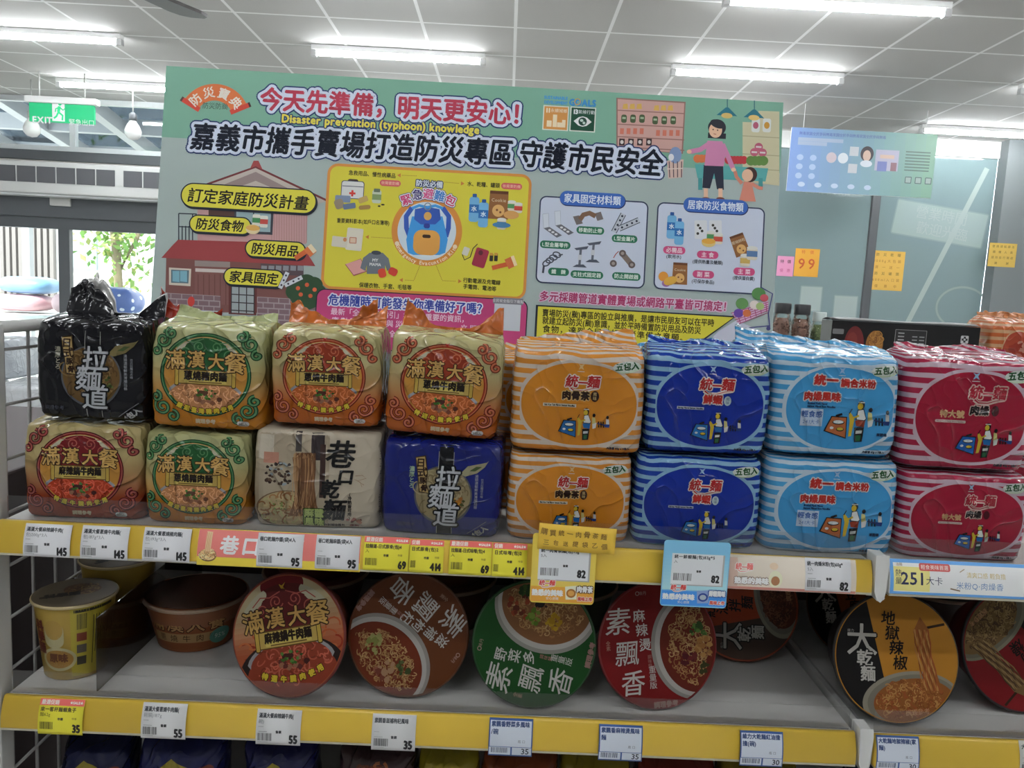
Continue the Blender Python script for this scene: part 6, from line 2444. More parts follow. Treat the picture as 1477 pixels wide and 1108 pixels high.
P.poly([Q(*p) for p in ((281, 376), (332, 378), (332, 386), (281, 384))], (140, 128, 124))
P.poly([Q(*p) for p in ((282, 387), (330, 389), (330, 394), (282, 392))], (190, 180, 176))
for i in range(6):
    P.line([Q(286 + i * 8, 396), Q(286 + i * 8, 440)], 0.9, (96, 60, 58))
P.poly([Q(*p) for p in ((376, 380), (438, 384), (438, 398), (376, 396))], (86, 74, 78))
for i in range(6):
    P.rect(*Q(381 + i * 10.5, 387), 8, 7, (130, 132, 138))
P.poly([Q(*p) for p in ((233, 372), (249, 354), (257, 346), (432, 351), (443, 365), (455, 384))], (146, 66, 68))
P.poly([Q(*p) for p in ((244, 386), (276, 388), (275, 413), (244, 411))], (196, 186, 172))
P.poly([Q(*p) for p in ((247, 389), (273, 390), (272, 409), (247, 408))], (90, 110, 120))
for x in (249, 260):
    P.poly([Q(x, 391), Q(x + 10, 391), Q(x + 10, 407), Q(x, 406)], (120, 168, 184))
P.poly([Q(*p) for p in ((330, 408), (371, 410), (370, 455), (330, 453))], (98, 56, 54))
P.poly([Q(*p) for p in ((334, 411), (367, 413), (366, 453), (334, 451))], (150, 158, 160))
for i in range(4):
    P.line([Q(334 + i * 11, 411), Q(333.6 + i * 11, 452)], 1.5, (60, 54, 56))
    P.line([Q(334, 413 + i * 11.5), Q(367, 415 + i * 11.5)], 1.5, (60, 54, 56))
for (x0, x1, y0, rows) in ((231, 318, 422, 5), (371, 458, 428, 6)):
    P.poly([Q(x0, y0), Q(x1, y0 + 5), Q(x1, y0 + rows * 8 + 5), Q(x0, y0 + rows * 8)], (150, 138, 140))
    for r_ in range(rows):
        for k in range(6):
            xx = x0 + 1 + k * 15.5 - (r_ % 2) * 7
            xa_, xb_ = max(x0, xx), min(x1, xx + 14)
            if xb_ - xa_ > 2:
                s_ = (xa_ - x0) * 0.055
                P.poly([Q(xa_, y0 + 1 + r_ * 8 + s_), Q(xb_, y0 + 1 + r_ * 8 + s_ + 0.7), Q(xb_, y0 + 7.2 + r_ * 8 + s_ + 0.7), Q(xa_, y0 + 7.2 + r_ * 8 + s_)], (118, 96, 102))
P.ell(*Q(276, 435), 5, 7, (180, 62, 56))
q = Q(287, 453)
P.rect(q[0], q[1], 66, 11, (176, 184, 186))
P.text('嘉義市政府消防局', q[0], q[1], 7, (70, 84, 110))
for dx, dy, r_ in ((0, 0, 19), (-14, -6, 15), (14, -5, 15), (0, 9, 13), (10, 6, 13), (-10, 6, 12), (0, -12, 22)):
    q = Q(442, 416)
    P.ell(q[0] + dx, q[1] + dy, r_, r_ * 0.85, (52, 76, 54))
for x, y in ((430, 416), (443, 411), (454, 418), (434, 425), (448, 427)):
    P.ell(*Q(x, y), 3, 3, (196, 92, 62))
PY = (204, 196, 72)
for (cx, cy, w_, h_, s, L_, R_, sz) in ((359, 286.5, 194, 36, '訂定家庭防災計畫', (271, 281), (446, 294), 22), (318, 324.5, 89, 26, '防災食物', (283, 322.5), (352, 327), 17.5), (397.5, 360, 87, 26, '防災用品', (363, 358), (432, 363), 17.5), (366.5, 400.5, 87, 26, '家具固定', (331, 398.5), (402, 403), 17.5)):
    q = Q(cx, cy)
    P.rrect(q[0] + 1.5, q[1] - 2, w_, h_, h_ / 2, INKY, n=10)
    P.rrect(q[0], q[1], w_, h_, h_ / 2, INKY, n=10)
    P.rrect(q[0], q[1], w_ - 3.5, h_ - 3.5, h_ / 2, PY, n=10)
    T2(P, s, L_, R_, sz, (34, 32, 30), b=0.45, sk=0.12)
for x, y, c in ((370, 318, (70, 130, 84)), (381, 320, (180, 76, 70))):
    q = Q(x, y)
    P.rrect(q[0], q[1], 11, 17, 2, (206, 204, 192))
    P.rect(q[0], q[1], 11, 7, c)
P.ell(*Q(365, 331), 10, 7, (206, 190, 150))
P.ell(*Q(365, 329), 10, 4, (206, 160, 90))
a, b = Q(426, 373), Q(446, 360)
P.line([a, b], 7, (190, 96, 56))
P.line([Q(443, 366), Q(452, 358)], 14, (196, 110, 66))
P.line([Q(448, 361), Q(453, 357)], 13, (214, 200, 170))
for L_, R_ in (((404, 416), (415, 393)), ((411, 412), (436, 400))):
    P.line([Q(*L_), Q(*R_)], 7.5, (70, 72, 84))
    P.line([Q(*L_), Q(*R_)], 6, (196, 200, 206))
    for k in range(3):
        f = 0.2 + 0.3 * k
        P.ell(*Q(L_[0] + (R_[0] - L_[0]) * f, L_[1] + (R_[1] - L_[1]) * f), 1.5, 1.5, (70, 72, 84))
lay(P, 'house_picture')

# --- yellow evacuation kit panel
P = Print()
q = Q(615.5, 334)
YPN = (202, 192, 66)
P.frame(q[0], q[1], 293, 181, 15, 4, (198, 132, 66), YPN)
c0 = Q(615.7, 333.5)
P.ell(c0[0], c0[1], 50.5, 50.5, (198, 130, 62), n=60)
P.ell(c0[0], c0[1], 42, 42, (196, 208, 216), n=60)
BLU, BLD = (64, 142, 204), (52, 84, 166)
k = 1 / 4.765


def Z(x, y):
    return Q(460 + x * k, 220 + y * k)


P.line([Z(640, 380), Z(600, 440), Z(602, 520), Z(625, 580)], 7, BLD)
P.line([Z(850, 380), Z(893, 440), Z(890, 520), Z(872, 580)], 7, BLD)
P.poly([Z(*p) for p in ((640, 440), (600, 600), (612, 690), (650, 705), (830, 705), (868, 690), (886, 600), (850, 440))], BLU)
P.poly([Z(*p) for p in ((660, 390), (745, 375), (830, 390), (838, 460), (800, 495), (700, 495), (655, 460))], BLD)
P.line([Z(640, 385), Z(690, 365), Z(745, 378), Z(800, 366), Z(852, 385)], 4, BLU)
P.ring(*Z(748, 372), 4.5, 5, 1.4, (120, 130, 140))
P.ell(*Z(748, 438), 5.5, 6, (206, 160, 90))
P.rrect(*Z(742, 505), 9, 7, 3, (46, 56, 130))
P.rrect(*Z(740, 620), 38, 36, 12, (206, 150, 76))
P.rrect(*Z(740, 577), 12, 5, 2.5, (60, 44, 36))
for (x, y, ch, c, a) in ((600, 325, '緊', (190, 60, 110), 0.35), (680, 290, '急', (60, 50, 110), 0.17), (752, 284, '避', (196, 80, 130), 0.0), (830, 300, '難', (64, 120, 190), -0.17), (905, 330, '包', (190, 60, 100), -0.35)):
    q = Z(x, y)
    P.z += 1
    P.place(ch, q[0], q[1], 16, NAVY, a, b=2.6, ring=10)
    P.z += 1
    P.place(ch, q[0], q[1], 16, (214, 216, 226), a, b=1.7, ring=10)
    P.z += 1
    P.place(ch, q[0], q[1], 16, c, a, b=0.4)
T2(P, '防災必備', Z_ if False else (600, 264), (639, 267), 10, (206, 214, 224), b=0.3, ol=((1.6, NAVY),))
P.arc_text('●Emergency Evacuation Kit●', c0[0], c0[1], 46, 206, 334, 8, (222, 206, 180), b=0.2, flip=True)
blk = (44, 42, 30)
T2(P, '急救用品、慢性病藥品', (503, 249), (571, 254), 7.6, blk, b=0.15)
T2(P, '水、乾糧、罐頭', (674, 265), (721, 268), 7.6, blk, b=0.15)
T2(P, '重要資料影本(如戶口名簿等)', (486, 318), (562, 322), 7.4, blk, b=0.15)
T2(P, '保暖衣物、手套、毛毯等', (518, 411), (594, 415), 7.8, blk, b=0.15)
T2(P, '行動電源及充電線', (668, 404), (722, 408), 7.6, blk, b=0.15)
T2(P, '手電筒、電池等', (668, 413), (716, 417), 7.6, blk, b=0.15)
for x, y in ((563, 264.5), (738, 269)):
    q = Q(x, y)
    P.rrect(q[0], q[1], 30, 9, 4.5, (196, 90, 96))
    P.text('依需要酌備', q[0], q[1], 5.2, (224, 190, 170))
DOT = (150, 110, 50)
for pts, tip in (([(601, 254), (577, 253)], (575, 253)), ([(641, 263), (664, 265)], (668, 265)), ([(566, 344), (533, 342)], (529, 342)), ([(607, 380), (597, 405), (582, 404)], (578, 404)), ([(628, 380), (638, 405), (660, 406)], (664, 406))):
    pl = [Q(*p) for p in pts]
    for (a, b) in zip(pl, pl[1:]):
        L_ = math.hypot(b[0] - a[0], b[1] - a[1])
        for i in range(int(L_ / 2.2)):
            f0, f1 = i * 2.2 / L_, (i * 2.2 + 1.2) / L_
            P.line([(a[0] + (b[0] - a[0]) * f0, a[1] + (b[1] - a[1]) * f0), (a[0] + (b[0] - a[0]) * f1, a[1] + (b[1] - a[1]) * f1)], 0.9, DOT)
    e_, d_ = Q(*tip), pl[-1]
    s_ = 1 if e_[0] > d_[0] else -1
    P.poly([(e_[0] + s_ * 2, e_[1]), (e_[0] - s_ * 3, e_[1] + 3), (e_[0] - s_ * 3, e_[1] - 3)], (190, 120, 60))
# first aid
q = Z(232, 258)
P.rrect(q[0], q[1] + 12, 15, 7, 3, (70, 56, 50))
P.rrect(q[0], q[1], 33, 26, 4, (60, 66, 84))
P.rrect(q[0], q[1], 31, 24, 3.5, (206, 206, 204))
P.line([(q[0] - 15, q[1] + 5), (q[0] + 15, q[1] + 5)], 1, (60, 66, 84))
P.rect(q[0], q[1] - 5, 9, 3, (196, 60, 52))
P.rect(q[0], q[1] - 5, 3, 9, (196, 60, 52))
P.rrect(*Z(165, 320), 22, 10, 2, (120, 134, 160))
P.rrect(*Z(140, 355), 13, 14, 4, (140, 128, 110), ang=0.4)
P.rrect(*Z(210, 370), 18, 8, 2, (96, 110, 134), ang=0.2)
P.rrect(*Z(305, 325), 14, 8, 2, (176, 150, 90), ang=0.4)
P.rrect(*Z(315, 378), 17, 6, 3, (150, 120, 70), ang=0.15)
P.rrect(*Z(398, 305), 13, 19, 3, (180, 188, 170))
P.rect(*Z(398, 308), 13, 8, (120, 140, 96))
P.rrect(*Z(400, 262), 9, 5, 1, (96, 106, 90))
P.ell(*Z(415, 370), 2, 1.2, blk)
P.ell(*Z(440, 360), 2.6, 1.2, blk)
# water, biscuits and tins


def water(x, y, s):
    P.rrect(x, y, 14 * s, 36 * s, 4 * s, (110, 168, 206))
    P.rrect(x, y + 20 * s, 6 * s, 5 * s, 1 * s, (44, 84, 146))
    P.rect(x, y + 1 * s, 14 * s, 12 * s, (46, 104, 168))
    P.text('水', x, y + 1 * s, 8 * s, (206, 216, 224), b=0.3)


water(*Z(1066, 392), 1.0)
water(*Z(1130, 430), 1.0)


def biscuit(x, y, s, ang=0.0, t='Cookie'):
    P.poly(rot_pts([(-13 * s, -18 * s), (13 * s, -18 * s), (12 * s, 19 * s), (-12 * s, 19 * s)], ang, x, y), (136, 92, 56))
    P.poly(rot_pts([(-12 * s, 15 * s), (12 * s, 15 * s), (12 * s, 19 * s), (-12 * s, 19 * s)], ang, x, y), (96, 60, 40))
    o = rot_pts([(0, 7 * s), (0, -7 * s)], ang, x, y)
    P.text(t, o[0][0], o[0][1], 6 * s, (206, 190, 160), ang=ang)
    P.ell(o[1][0], o[1][1], 8 * s, 8 * s, (204, 160, 100))
    P.ell(o[1][0] - 2, o[1][1] + 1, 1.5 * s, 1.5 * s, (120, 76, 50))
    P.ell(o[1][0] + 3, o[1][1] - 2, 1.5 * s, 1.5 * s, (120, 76, 50))


biscuit(*Z(1235, 365), 1.1)


def tin(x, y, s, c, c2=(204, 196, 180)):
    P.rrect(x, y, 13 * s, 15 * s, 3 * s, c2)
    P.rect(x, y, 13 * s, 7 * s, c)
    P.ell(x, y + 7 * s, 6.5 * s, 2.4 * s, (206, 206, 200))


tin(*Z(1325, 370), 0.9, (80, 140, 90))
tin(*Z(1370, 385), 0.9, (190, 70, 60))
P.ell(*Z(1322, 430), 11, 6, (200, 150, 90))
tin(*Z(1255, 495), 1.0, (60, 110, 150))
P.ell(*Z(1255, 500), 13, 4, (70, 120, 160))
# papers, clothes, power
P.rrect(*Z(245, 598), 23, 32, 2, (206, 200, 186), ang=-0.05)
P.frame(*Z(235, 605), 10, 9, 1, 1, (170, 96, 76), (206, 180, 156))
P.rrect(*Z(143, 615), 22, 15, 1.5, (196, 190, 176), ang=-0.06)
P.ell(*Z(180, 600), 2.6, 3, (190, 130, 90))
P.poly([Z(*p) for p in ((180, 770), (290, 730), (330, 820), (240, 850))], (150, 84, 80))
P.poly([Z(*p) for p in ((184, 768), (288, 734), (324, 816), (240, 842))], (206, 150, 146))
P.poly([Z(*p) for p in ((350, 690), (440, 690), (480, 730), (496, 800), (470, 815), (456, 775), (455, 835), (330, 835), (330, 775), (318, 815), (285, 795), (305, 725))], (104, 110, 118))
P.ell(*Z(395, 690), 7, 3, (60, 64, 72))
T2(P, 'MY', (537, 375), (546, 375.6), 6, (206, 208, 208), b=0.2)
T2(P, 'MAMA', (533, 381), (550, 382), 6, (206, 208, 208), b=0.2)
P.rrect(*Z(435, 830), 11, 13, 4, (196, 70, 52), ang=0.3)
P.rrect(*Z(510, 820), 13, 11, 4, (184, 60, 50), ang=-0.4)
P.rrect(*Z(1110, 725), 19, 27, 3, (150, 52, 70), ang=-0.25)
P.ell(*Z(1112, 690), 3.2, 3.6, (90, 40, 52))
P.line([Z(1090, 630), Z(1060, 660), Z(1040, 720), Z(1000, 740), (Z(985, 700)[0], Z(985, 700)[1])], 1.2, (40, 40, 44))
P.rrect(*Z(1010, 680), 9, 12, 2, (200, 198, 186), ang=-0.3)
for x in (1185, 1217):
    P.rrect(*Z(x, 722), 5, 11, 1, (54, 50, 44))
    P.rect(*Z(x, 700), 4.6, 4, (190, 140, 60))
P.line([Z(1190, 795), Z(1310, 765)], 6.5, (186, 90, 52))
P.line([Z(1290, 770), Z(1345, 745)], 15, (196, 106, 66))
P.line([Z(1330, 750), Z(1352, 742)], 15, (220, 200, 160))
lay(P, 'evacuation_kit_panel')

# --- the two white boxes
P = Print()


def X(x, y):
    return Q(760 + x / 3.992, 260 + y / 3.992)


for cx, cy, w_, h_ in ((854, 349.5, 157, 126), (1023, 358.5, 156, 126)):
    q = Q(cx, cy)
    P.frame(q[0], q[1], w_, h_, 10, 2, (52, 60, 84), (190, 197, 212))
for cx, cy, w_, s in ((854.5, 287.8, 94, '家具固定材料類'), (1032, 297.2, 93, '居家防災食物類')):
    q = Q(cx, cy)
    P.rrect(q[0] + 0.6, q[1] - 1, w_ + 1, 21.5, 11, (34, 44, 84), n=10)
    P.rrect(q[0], q[1], w_, 20.5, 10.5, (58, 96, 170), n=10)
    P.text(s, q[0], q[1], 14, (206, 214, 230), b=0.3, fit=w_ - 12)
GRN, PNK = (46, 108, 82), (190, 76, 118)
for x, y, w_, s in ((163, 373, 44, 'L型金屬零件'), (365, 290, 40, '移動防止帶'), (562, 338, 37, 'L型金屬片'), (182, 528, 30, '鐵 鍊'), (345, 545, 47, '支柱式固定器'), (572, 555, 41, '防止開啟器')):
    q = X(x, y)
    P.rrect(q[0], q[1], w_, 11, 5.5, GRN)
    P.text(s, q[0], q[1], 7, (206, 216, 208), b=0.15, fit=w_ - 6)
for x, y, w_, s in ((848, 404, 32, '必需品'), (1040, 430, 31, '主 食'), (1250, 527, 31, '主 菜'), (1015, 543, 31, '副 菜')):
    q = X(x, y)
    P.rrect(q[0], q[1], w_, 11, 5.5, PNK)
    P.text(s, q[0], q[1], 8, (226, 206, 214), b=0.15)
for x, y, w_, s in ((845, 440, 22, '(飲用水)'), (1040, 472, 44, '(提供熱量及醣類)'), (1247, 565, 32, '(提供蛋白質)'), (1013, 585, 33, '(可保存食品)')):
    q = X(x, y)
    P.text(s, q[0], q[1], 6.2, (40, 44, 56), fit=w_, b=0.12)
STL, DST = (176, 182, 192), (82, 88, 102)
for dx, dy in ((0, 0), (68, -15)):
    P.poly([X(90 + dx, 195 + dy), X(125 + dx, 190 + dy), X(128 + dx, 272 + dy), X(95 + dx, 278 + dy)], (150, 158, 172))
    P.poly([X(92 + dx, 197 + dy), X(123 + dx, 192 + dy), X(126 + dx, 270 + dy), X(97 + dx, 275 + dy)], (198, 204, 214))
    P.poly([X(97 + dx, 278 + dy), X(130 + dx, 270 + dy), X(202 + dx, 318 + dy), X(172 + dx, 332 + dy)], (104, 104, 112))
    for t_ in (0.25, 0.5, 0.75):
        P.ell(*X(113 + dx + 73 * t_, 276 + dy + 48 * t_), 2.2, 1.5, (206, 208, 212))
P.poly([X(*p) for p in ((265, 210), (300, 203), (322, 250), (285, 258))], (110, 102, 102))
P.poly([X(*p) for p in ((390, 192), (425, 182), (440, 225), (405, 235))], (110, 102, 102))
P.line([X(305, 228), X(325, 200), X(360, 190), X(395, 208)], 7, (120, 92, 74))
for a_, b_ in (((500, 300), (555, 195)), ((530, 280), (645, 230))):
    P.line([X(*a_), X(*b_)], 8.5, (50, 56, 70))
    P.line([X(*a_), X(*b_)], 6.5, STL)
    for t_ in (0.15, 0.4, 0.65, 0.88):
        P.ell(*X(a_[0] + (b_[0] - a_[0]) * t_, a_[1] + (b_[1] - a_[1]) * t_), 1.6, 1.6, (50, 56, 70))
for i in range(4):
    q = X(112 + i * 20, 478 - i * 16)
    P.ring(q[0], q[1], 5.5, 3.6, 1.8, (70, 74, 86), ang=0.6 - i * 0.3)
P.line([X(182, 434), X(206, 428)], 2, (70, 74, 86))
P.line([X(98, 490), X(92, 535)], 3, (70, 74, 86))
for dx, dy in ((0, 0), (74, -28)):
    P.poly([X(272 + dx, 392 + dy), X(355 + dx, 380 + dy), X(345 + dx, 398 + dy), X(285 + dx, 404 + dy)], DST)
    P.line([X(310 + dx, 400 + dy), X(302 + dx, 488 + dy)], 3.4, (96, 100, 112))
    P.line([X(306 + dx, 430 + dy), X(304 + dx, 460 + dy)], 5.5, (186, 190, 198))
    P.poly([X(262 + dx, 500 + dy), X(285 + dx, 486 + dy), X(325 + dx, 486 + dy), X(345 + dx, 504 + dy)], DST)
P.line([X(550, 425), X(603, 488)], 8, (120, 106, 100))
for x, y in ((550, 422), (603, 488), (497, 480)):
    P.ell(*X(x, y), 5, 5, (96, 86, 84))
    P.ell(*X(x, y), 2.4, 2.4, (150, 140, 136))
P.line([X(498, 448), X(512, 425), X(528, 410)], 1.2, (150, 70, 70))
water(*X(832, 270), 0.95)
water(*X(876, 305), 0.95)
for x, y in ((1000, 285), (1085, 285)):
    q = X(x, y)
    P.rrect(q[0], q[1], 18, 27, 2, (206, 208, 212), ang=0.06)
    for i in range(4):
        P.ell(q[0] - 4 + 3 * (i % 3), q[1] + 6 - 4 * i, 2, 2, (60, 60, 56))
tin(*X(1058, 325), 0.9, (80, 140, 90))
tin(*X(1100, 340), 1.0, (190, 80, 66))
P.ell(*X(1045, 362), 10, 6, (206, 180, 116))
P.ell(*X(1045, 352), 10, 4, (214, 160, 70))
biscuit(*X(1225, 375), 0.85, 0.4, '壓縮餅乾')
tin(*X(1255, 465), 1.1, (190, 160, 90))
tin(*X(1295, 425), 1.2, (90, 120, 160))
biscuit(*X(880, 540), 0.85)
P.ell(*X(785, 555), 7, 7, (206, 140, 60))
P.ell(*X(800, 595), 6, 5, (150, 110, 160))
P.ell(*X(825, 580), 10, 6, (206, 160, 70), ang=0.4)
lay(P, 'supplies_panels')

# --- notices along the lower edge
P = Print()
q1, q2 = Q(458, 425), Q(760, 440)
P.rrect((q1[0] + q2[0]) / 2, (q1[1] + q2[1]) / 2 - 34, q2[0] - q1[0] + 3, 84, 12, INKY)
P.rrect((q1[0] + q2[0]) / 2, (q1[1] + q2[1]) / 2 - 34, q2[0] - q1[0], 81, 11, (176, 66, 112))
T2(P, '危機隨時可能發生你準備好了嗎？', (474, 432), (703, 446), 17, (52, 66, 150), b=0.5, ol=((2.2, (206, 210, 224)),))
T2(P, '最新「全民安全指引」提供您重要的資訊，', (477, 449), (676, 461), 10.5, (216, 190, 206), b=0.15)
T2(P, '應對緊急狀況與災害需求。——立即掃', (477, 462), (702, 475), 10.5, (216, 190, 206), b=0.15)
T2(P, '描下載全民安全指引', (477, 476), (600, 484), 10.5, (216, 190, 206), b=0.15)
q = Q(733, 434.5)
P.rect(q[0], q[1], 43, 9, (120, 120, 128))
P.text('全民安全指引下載點', q[0], q[1], 5, (206, 206, 210))
q = Q(731.5, 458)
P.rect(q[0], q[1], 38, 38, (186, 190, 196))
T2(P, '多元採購管道實體賣場或網路平臺皆可搞定！', (778, 427), (1056, 443), 15.5, (158, 48, 92), b=0.35, sk=0.06, ol=((2.0, (206, 176, 196)),))
pts = [Q(*p) for p in ((776, 442), (1058, 458), (1004, 496))]
lo = pts[2][1] - 40
P.poly([(pts[0][0] - 3, pts[0][1] + 2), (pts[1][0] + 4, pts[1][1] + 2), (pts[2][0] + 4, pts[2][1]), (pts[2][0] - 50, lo), (pts[0][0] - 3, lo)], INKY)
P.poly([pts[0], pts[1], pts[2], (pts[2][0] - 52, lo), (pts[0][0], lo)], (200, 190, 64))
T2(P, '賣場防災(颱)專區的設立與推廣，是讓市民朋友可以在平時', (782, 451), (1030, 466), 11.6, (48, 44, 26), b=0.25)
T2(P, '就建立起防災(颱)意識，並於平時備置防災用品及防災', (782, 462), (1011, 477), 11.6, (48, 44, 26), b=0.25)
T2(P, '食物，達到全民做好防災準備之意願。', (782, 474), (992, 488), 11.6, (48, 44, 26), b=0.25)
P.poly([Q(1036, 478), Q(1062, 462), Q(1116, 486), Q(1116, 510), Q(1010, 505)], (188, 190, 204))
# trolley
CART = (70, 70, 120)
P.poly([Q(*p) for p in ((1055, 451), (1066, 468), (1108, 448), (1108, 434))], (196, 160, 186))
for i in range(6):
    P.line([Q(1054 + i * 2, 452 + i * 3.2), Q(1108, 436 + i * 3)], 1, (150, 60, 100))
    P.line([Q(1062 + i * 8.5, 450 - i * 2.6), Q(1068 + i * 7.5, 466 - i * 3.2)], 1, (150, 60, 100))
P.line([Q(1098, 415), Q(1114, 424), Q(1108, 452), Q(1110, 472)], 1.6, CART)
P.line([Q(1070, 474), Q(1110, 470)], 1.6, CART)
for x, y in ((1072, 477), (1108, 474)):
    P.ell(*Q(x, y), 3, 3, CART)
for x, y, r_, c in ((1070, 438, 9, (96, 140, 84)), (1094, 424, 10, (84, 130, 76)), (1065, 452, 7, (100, 70, 150)), (1077, 452, 6, (196, 110, 70)), (1102, 430, 6, (180, 80, 90)), (1088, 440, 7, (206, 196, 190)), (1096, 442, 6, (150, 170, 110))):
    P.ell(*Q(x, y), r_, r_ * 0.9, c)
lay(P, 'notice_panels')
st = MB()
st.tube([(BWID * 0.5, 0.03, BHEI * 0.8), (BWID * 0.5, 0.16, 0.038)], 0.008, GREYMETAL)
st.box(BWID * 0.5 - 0.03, BWID * 0.5 + 0.03, 0.012, 0.04, BHEI * 0.78, BHEI * 0.82, GREYMETAL)
st.build('prop_leg', brd)

# ------------------------------------------------------------------ jars, box and carton behind the packs
g2 = thing('display_gondola', 'far low white display shelf carrying the nut jars', 'shelving', (1.6, 2.75, 0))
MB().box(-1.0, 1.0, -0.3, 0.3, 1.30, 1.33, SHELF).build('top_board', g2)
MB().box(-1.0, 1.0, -0.02, 0.02, 0.0, 1.30, WHITE).build('back_panel', g2)
MB().box(-1.0, 1.0, -0.3, 0.3, 0.0, 0.12, GREYMETAL).build('plinth', g2)
JY = 2.55


def jar(px, ptop, pbot, pw, nutc, capc, label, caph=0.11):
    z0 = 1.3305
    a, b = at(px - pw / 2, 470, JY), at(px + pw / 2, 470, JY)
    R = (b.x - a.x) / 2
    H = at(px, ptop, JY).z - z0
    x = at(px, 470, JY).x
    r = thing('nut_jar', label, 'jar', (x, JY, z0), group='nut jars on the far shelf')
    j = MB()
    j.lathe([(R * 0.9, 0.0), (R, 0.006), (R, H * 0.62), (R * 0.92, H * 0.70), (R * 0.74, H * 0.79), (R * 0.74, H * 0.82)], clear_mat('clear_plastic', (0.90, 0.90, 0.88), 0.07), 40)
    j.build('jar_body', r)
    n_ = MB()
    rnd = random.Random(int(px))
    cm = [mat('nut', A(c, 0.5), 0.5) for c in nutc]
    for k in range(240):
        t, zz = rnd.uniform(0, 2 * PI), rnd.uniform(0.02, 0.74)
        rr = R * (0.80 if zz < 0.64 else 0.64) * rnd.uniform(0.86, 1.0)
        q = Vector((rr * math.cos(t), rr * math.sin(t), H * zz))
        s = R * rnd.uniform(0.10, 0.15)
        v, f = [], []
        for (px_, py_, pz_) in ((0, 0, 1), (1, 0, 0), (0, 1, 0), (-1, 0, 0), (0, -1, 0), (0, 0, -1)):
            v.append(tuple(q + Vector((px_ * s, py_ * s, pz_ * s * 0.8))))
        f = [(0, 1, 2), (0, 2, 3), (0, 3, 4), (0, 4, 1), (5, 2, 1), (5, 3, 2), (5, 4, 3), (5, 1, 4)]
        n_.add(v, f, rnd.choice(cm), smooth=True)
    n_.lathe([(0.0, 0.008), (R * 0.72, 0.008), (R * 0.72, H * 0.62), (R * 0.55, H * 0.74), (0.0, H * 0.74)], cm[0], 24)
    o = n_.build('nuts', r)
    o['kind'] = 'stuff'
    c = MB()
    c.lathe([(R * 0.80, H * (0.99 - caph) - 0.012), (R * 0.82, H * (0.99 - caph) - 0.008), (R * 0.82, H - 0.004), (R * 0.78, H), (0.0, H)], mat('jar_cap', A(capc, 0.5), 0.4), 40)
    c.build('lid', r)
    return r


BRN = [(112, 84, 74), (132, 104, 92), (92, 66, 58)]
jar(1127, 437, 493, 28, BRN, (36, 36, 38), 'dark lidded jar of brown nuts partly behind the board edge')
jar(1155, 439, 493, 28, BRN, (36, 36, 38), 'dark lidded jar of brown nuts clear of the board')
jar(1181, 450, 493, 23, [(92, 104, 70), (112, 124, 84), (74, 86, 58)], (150, 158, 156), 'grey lidded jar of green beans')

BY = 1.50
a, b = at(1200, 470, BY), at(1414, 478, BY)
zt = at(1300, 467, BY).z
bx = thing('noodle_box', 'long black carton with bar code standing behind the striped packs', 'box', ((a.x + b.x) / 2, BY + 0.025, 1.3305))
w, h = b.x - a.x, zt - 1.3305
m = MB()
m.box(-w / 2, w / 2, -0.025, 0.025, 0, h, mat('black_carton', (0.012, 0.0115, 0.012), 0.4, spec=0.3))
P = Print()
u = h
bxp = lambda px, py: ((at(px, py, BY).x - (a.x + b.x) / 2), at(px, py, BY).z - 1.3305)
q = bxp(1231, 500)
P.ell(q[0], q[1], 0.020, 0.040, (104, 30, 30))
P.ell(q[0] - 0.004, q[1] + 0.012, 0.010, 0.016, (120, 44, 38))
P.text('辣', q[0] - 0.003, q[1] - 0.002, 0.022, (190, 160, 60), b=0.0012)
P.rrect(*bxp(1209, 478), 0.022, 0.010, 0.002, (120, 120, 120))
q = bxp(1261, 497)
P.ell(q[0], q[1], 0.017, 0.027, (150, 102, 46))
noodles(P, lambda x, y: ((x - q[0]) / 0.014) ** 2 + ((y - q[1]) / 0.023) ** 2 < 1, q[0] - 0.02, q[0] + 0.02, q[1] - 0.03, q[1] + 0.03, 40, 0.0016, [(176, 126, 60), (120, 76, 34)], 8, (0.003, 0.008))
q = bxp(1312, 499)
P.frame(q[0], q[1], 0.062, 0.062, 0.001, 0.0008, (150, 150, 150), (36, 35, 36))
for i in range(9):
    P.rect(q[0] - 0.019, q[1] + 0.024 - i * 0.0065, 0.012, 0.0022, (160, 160, 160))
    P.rect(q[0] + 0.008, q[1] + 0.018 - i * 0.0065, 0.010, 0.0022, (150, 150, 150))
    P.rect(q[0] + 0.022, q[1] + 0.018 - i * 0.0065, 0.010, 0.0022, (150, 150, 150))
q = bxp(1354, 514)
P.rect(q[0], q[1], 0.048, 0.026, (196, 196, 196))
P.barcode(q[0], q[1] + 0.001, 0.042, 0.022, (40, 40, 40), 4)
q = bxp(1391, 490)
P.frame(q[0], q[1], 0.015, 0.015, 0.002, 0.0016, (196, 196, 196), (36, 35, 36))
for dx, dy in ((-1, -1), (1, -1), (0, 0), (-1, 1), (1, 1)):
    P.ell(q[0] + dx * 0.004, q[1] + dy * 0.004, 0.002, 0.002, (196, 196, 196))
P.rrect(*bxp(1391, 504), 0.022, 0.007, 0.003, (70, 120, 60))
P.emit(m, lambda x, y, off: (x, -0.025 - off, y), lambda c: mat('carton_print', A(c, 0.9), 0.45), z0=2e-4)
m.build('carton', bx, bevel=0.0015)
fl = MB()
fl.sheet(lambda uu, v: (-w / 2 + uu * w, -0.024 + v * 0.048, h + 0.0012 + 0.004 * math.sin(PI * v) * (1 + 0.3 * math.sin(uu * 9))), 16, 6, 0.001, mat('black_carton', A((34, 33, 34), 0.7), 0.4))
fl.build('lid_flap', bx)

